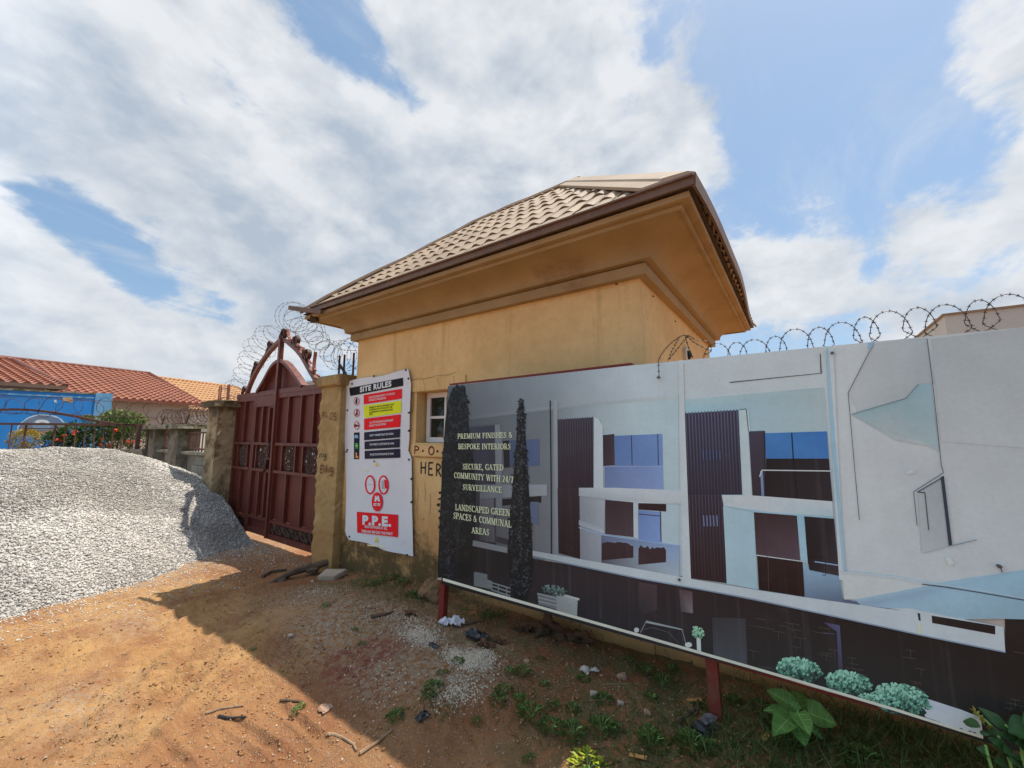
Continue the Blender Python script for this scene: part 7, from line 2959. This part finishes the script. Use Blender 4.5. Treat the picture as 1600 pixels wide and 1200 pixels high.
WLAB = place_labels([w[:2] for w in WEEDS], 'small green weed')
for wi, (px, py, k, sc) in enumerate(WEEDS):
    zz = .1
    for _ in range(6):
        q = on_z(px, py, zz)
        zz = g1(q[0], q[1])
    lab = special.get((px, py), WLAB[wi])
    if not used_p[k]:
        o = protos[k]
        used_p[k] = True
        o.location = (q[0], q[1], zz)
        o.scale = (sc * .68,) * 3
        o.rotation_euler = (0, 0, rw.uniform(0, 6))
    else:
        o = dup(protos[k], (q[0], q[1], zz), rw.uniform(0, 6), sc * .68, lab or GEN)
    if lab:
        o['label'] = lab
lime = weed_proto('lime_weed', 61, 120, .026, .085, 'lime_leaf', 'yellow green sunlit weed at the bottom edge of the photo')
del lime['group']
q = on_z(918, 1198, .17)
lime.location = (q[0], q[1], g1(q[0], q[1]))

# grass and creeping ground cover
sp = []
rg = random.Random(77)


def grass_patch(px, py, rx, ry, n, h):
    c = on_z(px, py, .2)
    for i in range(n):
        x, y = c[0] + rg.gauss(0, .5) * rx, c[1] + rg.gauss(0, .5) * ry
        if y > 2.95:
            continue
        d = Vector((rg.gauss(0, .5), rg.gauss(0, .5), rg.uniform(.3, 1.0)))
        L_ = h * rg.uniform(.5, 1.3)
        sp.append(((x, y, g1(x, y) - .004), d, L_, .0055, Vector((rg.gauss(0, 1), rg.gauss(0, 1), .2)), rg.random()))


for a in [(1180, 1185, .5, .3, 900, .07), (1280, 1195, .5, .25, 1000, .08), (1400, 1190, .5, .3, 900, .10), (1060, 1170, .4, .25, 500, .05), (960, 1160, .4, .25, 320, .045), (1120, 1140, .4, .25, 320, .05), (1360, 1150, .5, .3, 600, .09), (1240, 1140, .4, .3, 300, .06), (1490, 1190, .4, .3, 700, .1),
          (600, 910, .45, .25, 420, .05), (650, 930, .25, .18, 260, .05), (560, 905, .3, .2, 160, .04), (770, 960, .3, .15, 240, .05), (860, 1110, .5, .3, 260, .04), (1030, 1060, .4, .3, 260, .045), (690, 1085, .2, .15, 140, .045), (440, 1000, .4, .2, 60, .03)]:
    grass_patch(*a)
gr = leaf_mesh('grass', sp, 'grass_blade', None, 'stuff', 1)
gr['label'] = 'short patchy grass in the shade under and in front of the hoarding'
gr['category'] = 'grass'


# mango tree across the road, mirrored in the little window
tree = thing('mango_tree', 'leafy tree across the road, seen mirrored in the gatehouse window', 'tree', (-15.5, -8.5, 0))
m = MB()
m.tube([(-15.5, -8.5, -.1), (-15.4, -8.4, 1.2), (-15.6, -8.5, 2.6), (-15.3, -8.3, 4.6)], .2, 9, radii=[.3, .24, .2, .08])
for k in range(6):
    a = k * 1.05
    m.tube([(-15.5, -8.45, 2.0 + .2 * k), (-15.5 + 1.2 * math.cos(a), -8.45 + 1.2 * math.sin(a), 3.0 + .25 * k), (-15.5 + 2.3 * math.cos(a), -8.45 + 2.3 * math.sin(a), 3.4 + .3 * k)], .07, 6, radii=[.09, .06, .02])
m.build('trunk', 'trunk_bark', tree)
sp = []
for k in range(14):
    a = k * 2.4
    r = 2.1 * math.sqrt((k + .5) / 14)
    sp += bush_specs((-15.5 + r * math.cos(a), -8.5 + r * math.sin(a), 2.9 + rnd.uniform(-.6, 1.6)), (1.1, 1.1, .9), 240, .22, rnd, .0, .3)
leaf_mesh('crown', sp, 'mango_leaf', tree, 'stuff', 1)

# ================================================================ LITTER AND STONES


def ground_at(px, py):
    z = .1
    for _ in range(8):
        q = on_z(px, py, z)
        z = g1(q[0], q[1])
    return Vector((q[0], q[1], z))


def crumple(m, c, rx, ry, h, seed, n=7):
    """crumpled sheet: a faceted folded patch"""
    rr_ = random.Random(seed)
    b = len(m.v)
    for j in range(n + 1):
        for i in range(n + 1):
            u, v = i / n - .5, j / n - .5
            k = 1 - .35 * (abs(u) + abs(v)) * rr_.uniform(.4, 1.2)
            m.v.append((c[0] + u * 2 * rx * k + rr_.uniform(-.12, .12) * rx, c[1] + v * 2 * ry * k + rr_.uniform(-.12, .12) * ry, c[2] + .004 + h * rr_.random() * (1 - 1.2 * max(abs(u), abs(v)))))
    for j in range(n):
        for i in range(n):
            a = b + j * (n + 1) + i
            m.f += [(a, a + 1, a + n + 2), (a, a + n + 2, a + n + 1)]


def litter(name, label, cat, mat, px, py, fn, group=None):
    g = ground_at(px, py)
    m = MB()
    fn(m, g)
    o = m.build(name, mat, None)
    o.location = (0, 0, 0)
    me = o.data
    for v in me.vertices:
        v.co -= g
    o.location = g
    return tag(o, label, cat, group)


litter('crumpled_paper', 'larger crumpled white paper beside the left hoarding post', 'paper', 'paper_white', 712, 976, lambda m, g: crumple(m, g, .075, .06, .10, 3))
litter('crumpled_paper', 'smaller crumpled white paper nearest the left hoarding post', 'paper', 'paper_white', 694, 975, lambda m, g: crumple(m, g, .05, .045, .07, 4))
litter('plastic_bag', 'flattened black plastic bag on the dirt below the hoarding, behind the white gravel', 'plastic bag', 'black_plastic', 744, 996, lambda m, g: crumple(m, g, .12, .07, .07, 5, 9))
litter('plastic_scrap', 'flat dark blue-black plastic scrap on the open dirt', 'plastic scrap', 'black_plastic', 660, 1121, lambda m, g: crumple(m, g, .035, .05, .02, 6))
litter('plastic_bag', 'knotted black plastic bag near the second hoarding post', 'plastic bag', 'black_plastic', 1100, 1149, lambda m, g: m.lump((g.x, g.y, g.z + .022), .05, 8, 2, .55, (1.0, .8, .6)))
litter('ash_lump', 'grey ashy lump on top of the knotted black bag', 'lump', 'grey_ash', 1107, 1138, lambda m, g: m.lump((g.x, g.y, g.z + .03), .036, 9, 2, .6, (1.1, .9, .8)))
litter('plastic_sachet', 'torn pale plastic sachet on the brown dirt, the larger of two', 'sachet', 'sachet_white', 915, 1050, lambda m, g: crumple(m, g, .038, .035, .045, 12))
litter('plastic_sachet', 'small torn pale scrap right of the larger sachet', 'sachet', 'sachet_white', 930, 1050, lambda m, g: crumple(m, g, .028, .02, .035, 13))
litter('rag', 'dark twisted scrap among the pale gravel', 'rag', 'black_plastic', 678, 1011, lambda m, g: crumple(m, g, .06, .025, .03, 14))


def slab(m, g):
    bm = bmesh.new()
    bmesh.ops.create_cube(bm, size=1)
    for v in bm.verts:
        v.co = Vector((v.co.x * .32, v.co.y * .21, v.co.z * .055))
        if v.co.x < 0 and v.co.y < 0:
            v.co.x += .07
    bmesh.ops.bevel(bm, geom=list(bm.edges), offset=.008, segments=2, affect='EDGES')
    M = Matrix.Translation(g + Vector((0, 0, .035))) @ Matrix.Rotation(.28, 4, 'Z') @ Matrix.Rotation(-.10, 4, 'Y') @ Matrix.Rotation(.10, 4, 'X')
    bm.verts.ensure_lookup_table()
    m.add([M @ v.co for v in bm.verts], [[v.index for v in f.verts] for f in bm.faces])
    bm.free()


litter('concrete_slab', 'small pale concrete slab lying at the foot of the right gate pillar', 'slab', 'slab_concrete', 516, 903, slab)
litter('old_log', 'dark earthy log leaning against the right gate pillar', 'log', 'dead_wood', 478, 897, lambda m, g: (m.tube([g + Vector((-.10, -.45, -.05)), g + Vector((.0, -.18, .06)), g + Vector((.10, .08, .10)), g + Vector((.22, .3, .15))], .03, 8, radii=[.02, .036, .045, .04]), [m.lump(tuple(g + Vector((-.08 + .07 * k, -.40 + .14 * k, -.04 + .035 * k))), .05, 70 + k, 2, .5, (1.1, 1.3, .8)) for k in range(5) if k % 2]))
litter('brick_shard', 'pale broken brick shard in the shaded dirt near the shadow edge', 'brick', 'brick_shard', 508, 1108, lambda m, g: crumple(m, g, .05, .045, .018, 17, 4))
litter('rock', 'brown rock against the wall foot beside the left hoarding post', 'rock', 'rock_brown', 668, 938, lambda m, g: m.lump((g.x, g.y + .04, g.z + .06), .125, 20, 3, .35, (1.1, .85, .8)))
for i, (px, py, r, lab) in enumerate([(855, 985, .075, 'largest dark earth clod under the hoarding, at the wall foot'), (905, 1000, .06, 'dark earth clod right of the largest one under the hoarding'), (820, 985, .055, 'dark earth clod left of the largest one under the hoarding'),
                                      (780, 1005, .035, 'greyish clod just behind the white gravel patch'), (757, 1010, .04, 'dark clod in front of the flattened black bag'), (640, 958 + 2, .03, 'small earth clod at the end of the dark stick')]):
    litter('earth_clod', lab, 'clod', 'earth_clod', px, py, lambda m, g: m.lump((g.x, g.y, g.z + r * .2), r, 30 + i, 3, .75, (1.4, .9, .7), 3.0), 'earth clods along the wall foot')
for i, (px, py, r, lab) in enumerate([(971, 1060, .030, 'rounded tan stone standing up between the weeds under the hoarding'), (927, 1085, .020, 'pale broken stone in front of the torn sachets'), (1012, 1117, .020, 'small reddish stone left of the forked stick'),
                                      (969, 1100, .018, 'small whitish stone in the dirt below the tan stone'), (488, 910, .022, 'pale flat stone in front of the concrete slab'), (577, 950, .026, 'pinkish stone on the bare dirt in front of the weeds'),
                                      (822, 1035, .02, 'pink stone on the brown dirt right of the white gravel'), (455, 995, .022, 'single whitish stone in the shaded dirt on the left')]):
    litter('stone', lab, 'stone', 'slab_concrete' if i in (1, 3, 4, 7) else 'brick_shard', px, py, lambda m, g: m.lump((g.x, g.y, g.z + r * .4), r, 50 + i, 1, .35, (1.2, .9, .8)), 'loose stones on the dirt')


def stick(name, label, mat, pts, r):
    P_ = [ground_at(*p) + Vector((0, 0, r * .9 + (p[2] if len(p) > 2 else 0))) for p in [(q[0], q[1]) for q in pts]]
    for k, q in enumerate(pts):
        if len(q) > 2:
            P_[k].z += q[2]
    g = P_[0].copy()
    m = MB()
    m.tube([p - g for p in P_], r, 6, radii=[r * (1 - .4 * k / (len(P_) - 1)) for k in range(len(P_))])
    o = m.build(name, mat, None)
    o.location = g
    return tag(o, label, 'stick', 'fallen sticks on the dirt')


stick('stick', 'thick forked dead stick left of the second hoarding post', 'dead_wood', [(1058, 1131), (1072, 1121), (1086, 1111), (1096, 1101)], .011)
stick('stick', 'short upright twig beside the forked stick', 'dead_wood', [(1087, 1121), (1090, 1112), (1092, 1104, .03)], .009)
stick('stick', 'pale thin stick in the sunlit dirt at lower left', 'dry_stick', [(322, 1116), (345, 1109), (380, 1104)], .007)
stick('stick', 'black stick in the sunlit dirt just below the pale one', 'black_plastic', [(341, 1121), (360, 1124), (383, 1128)], .008)
stick('stick', 'long dark stick lying among the chippings in front of the weeds', 'dead_wood', [(580, 966), (600, 963), (614, 958)], .014)
stick('stick', 'thin dry twig sticking up beside the long dark stick', 'dry_stick', [(611, 957), (613, 948, .06)], .005)
stick('stick', 'dark slender stick lying behind the black bag under the hoarding', 'dead_wood', [(718, 978), (738, 975), (757, 971)], .011)
stick('stick', 'dark stick in the sunlight at the edge of the shadow', 'dead_wood', [(438, 1096), (450, 1096), (472, 1098)], .008)
stick('stick', 'curved dark stick lying in the dirt left of the concrete slab', 'dead_wood', [(410, 903), (425, 895), (448, 892)], .02)
stick('stick', 'bent brown root lying across the shadow edge at the bottom of the photo', 'dry_stick', [(512, 1147), (524, 1150), (538, 1156), (552, 1165), (557, 1175)], .008)
stick('stick', 'straight brown stick right of the bent root at the shadow edge', 'dry_stick', [(562, 1180), (588, 1163), (612, 1143)], .009)
STALKS = [(865, 1010, 885, 995), (866, 1030, 878, 1044), (790, 1100, 830, 1070), (940, 1140 - 70, 1000, 1070), (820, 1110, 800, 1118), (770, 1118, 785, 1103), (1060, 1085, 1090, 1070), (920, 1095, 980, 1098), (1100, 1080, 1118, 1062)]
for (px0, py0, px1, py1), lab in zip(STALKS, place_labels([((q[0] + q[2]) / 2, (q[1] + q[3]) / 2) for q in STALKS], 'thin dry grass stalk lying')):
    stick('stick', lab, 'dry_stick', [(px0, py0), ((px0 + px1) / 2 + 2, (py0 + py1) / 2 - 1), (px1, py1)], .0028)
for px, py, a, lab in [(1085, 1097, .5, 'orange brown leaf near the second hoarding post'), (997, 1186, .2, 'yellowish leaf on the grass near the bottom edge'), (1197, 1155, 1.2, 'orange brown leaf lying left of the broad-leaf plant'), (622, 912 - 18, .3, 'yellowish dead leaf against the mossy wall foot')]:
    litter('dry_leaf', lab, 'leaf', 'pale_chip', px, py, lambda m, g: m.obox(g + Vector((-.04 * math.cos(a), -.04 * math.sin(a), .008)), g + Vector((.04 * math.cos(a), .04 * math.sin(a), .016)), .022, .003), 'dead leaves on the dirt')
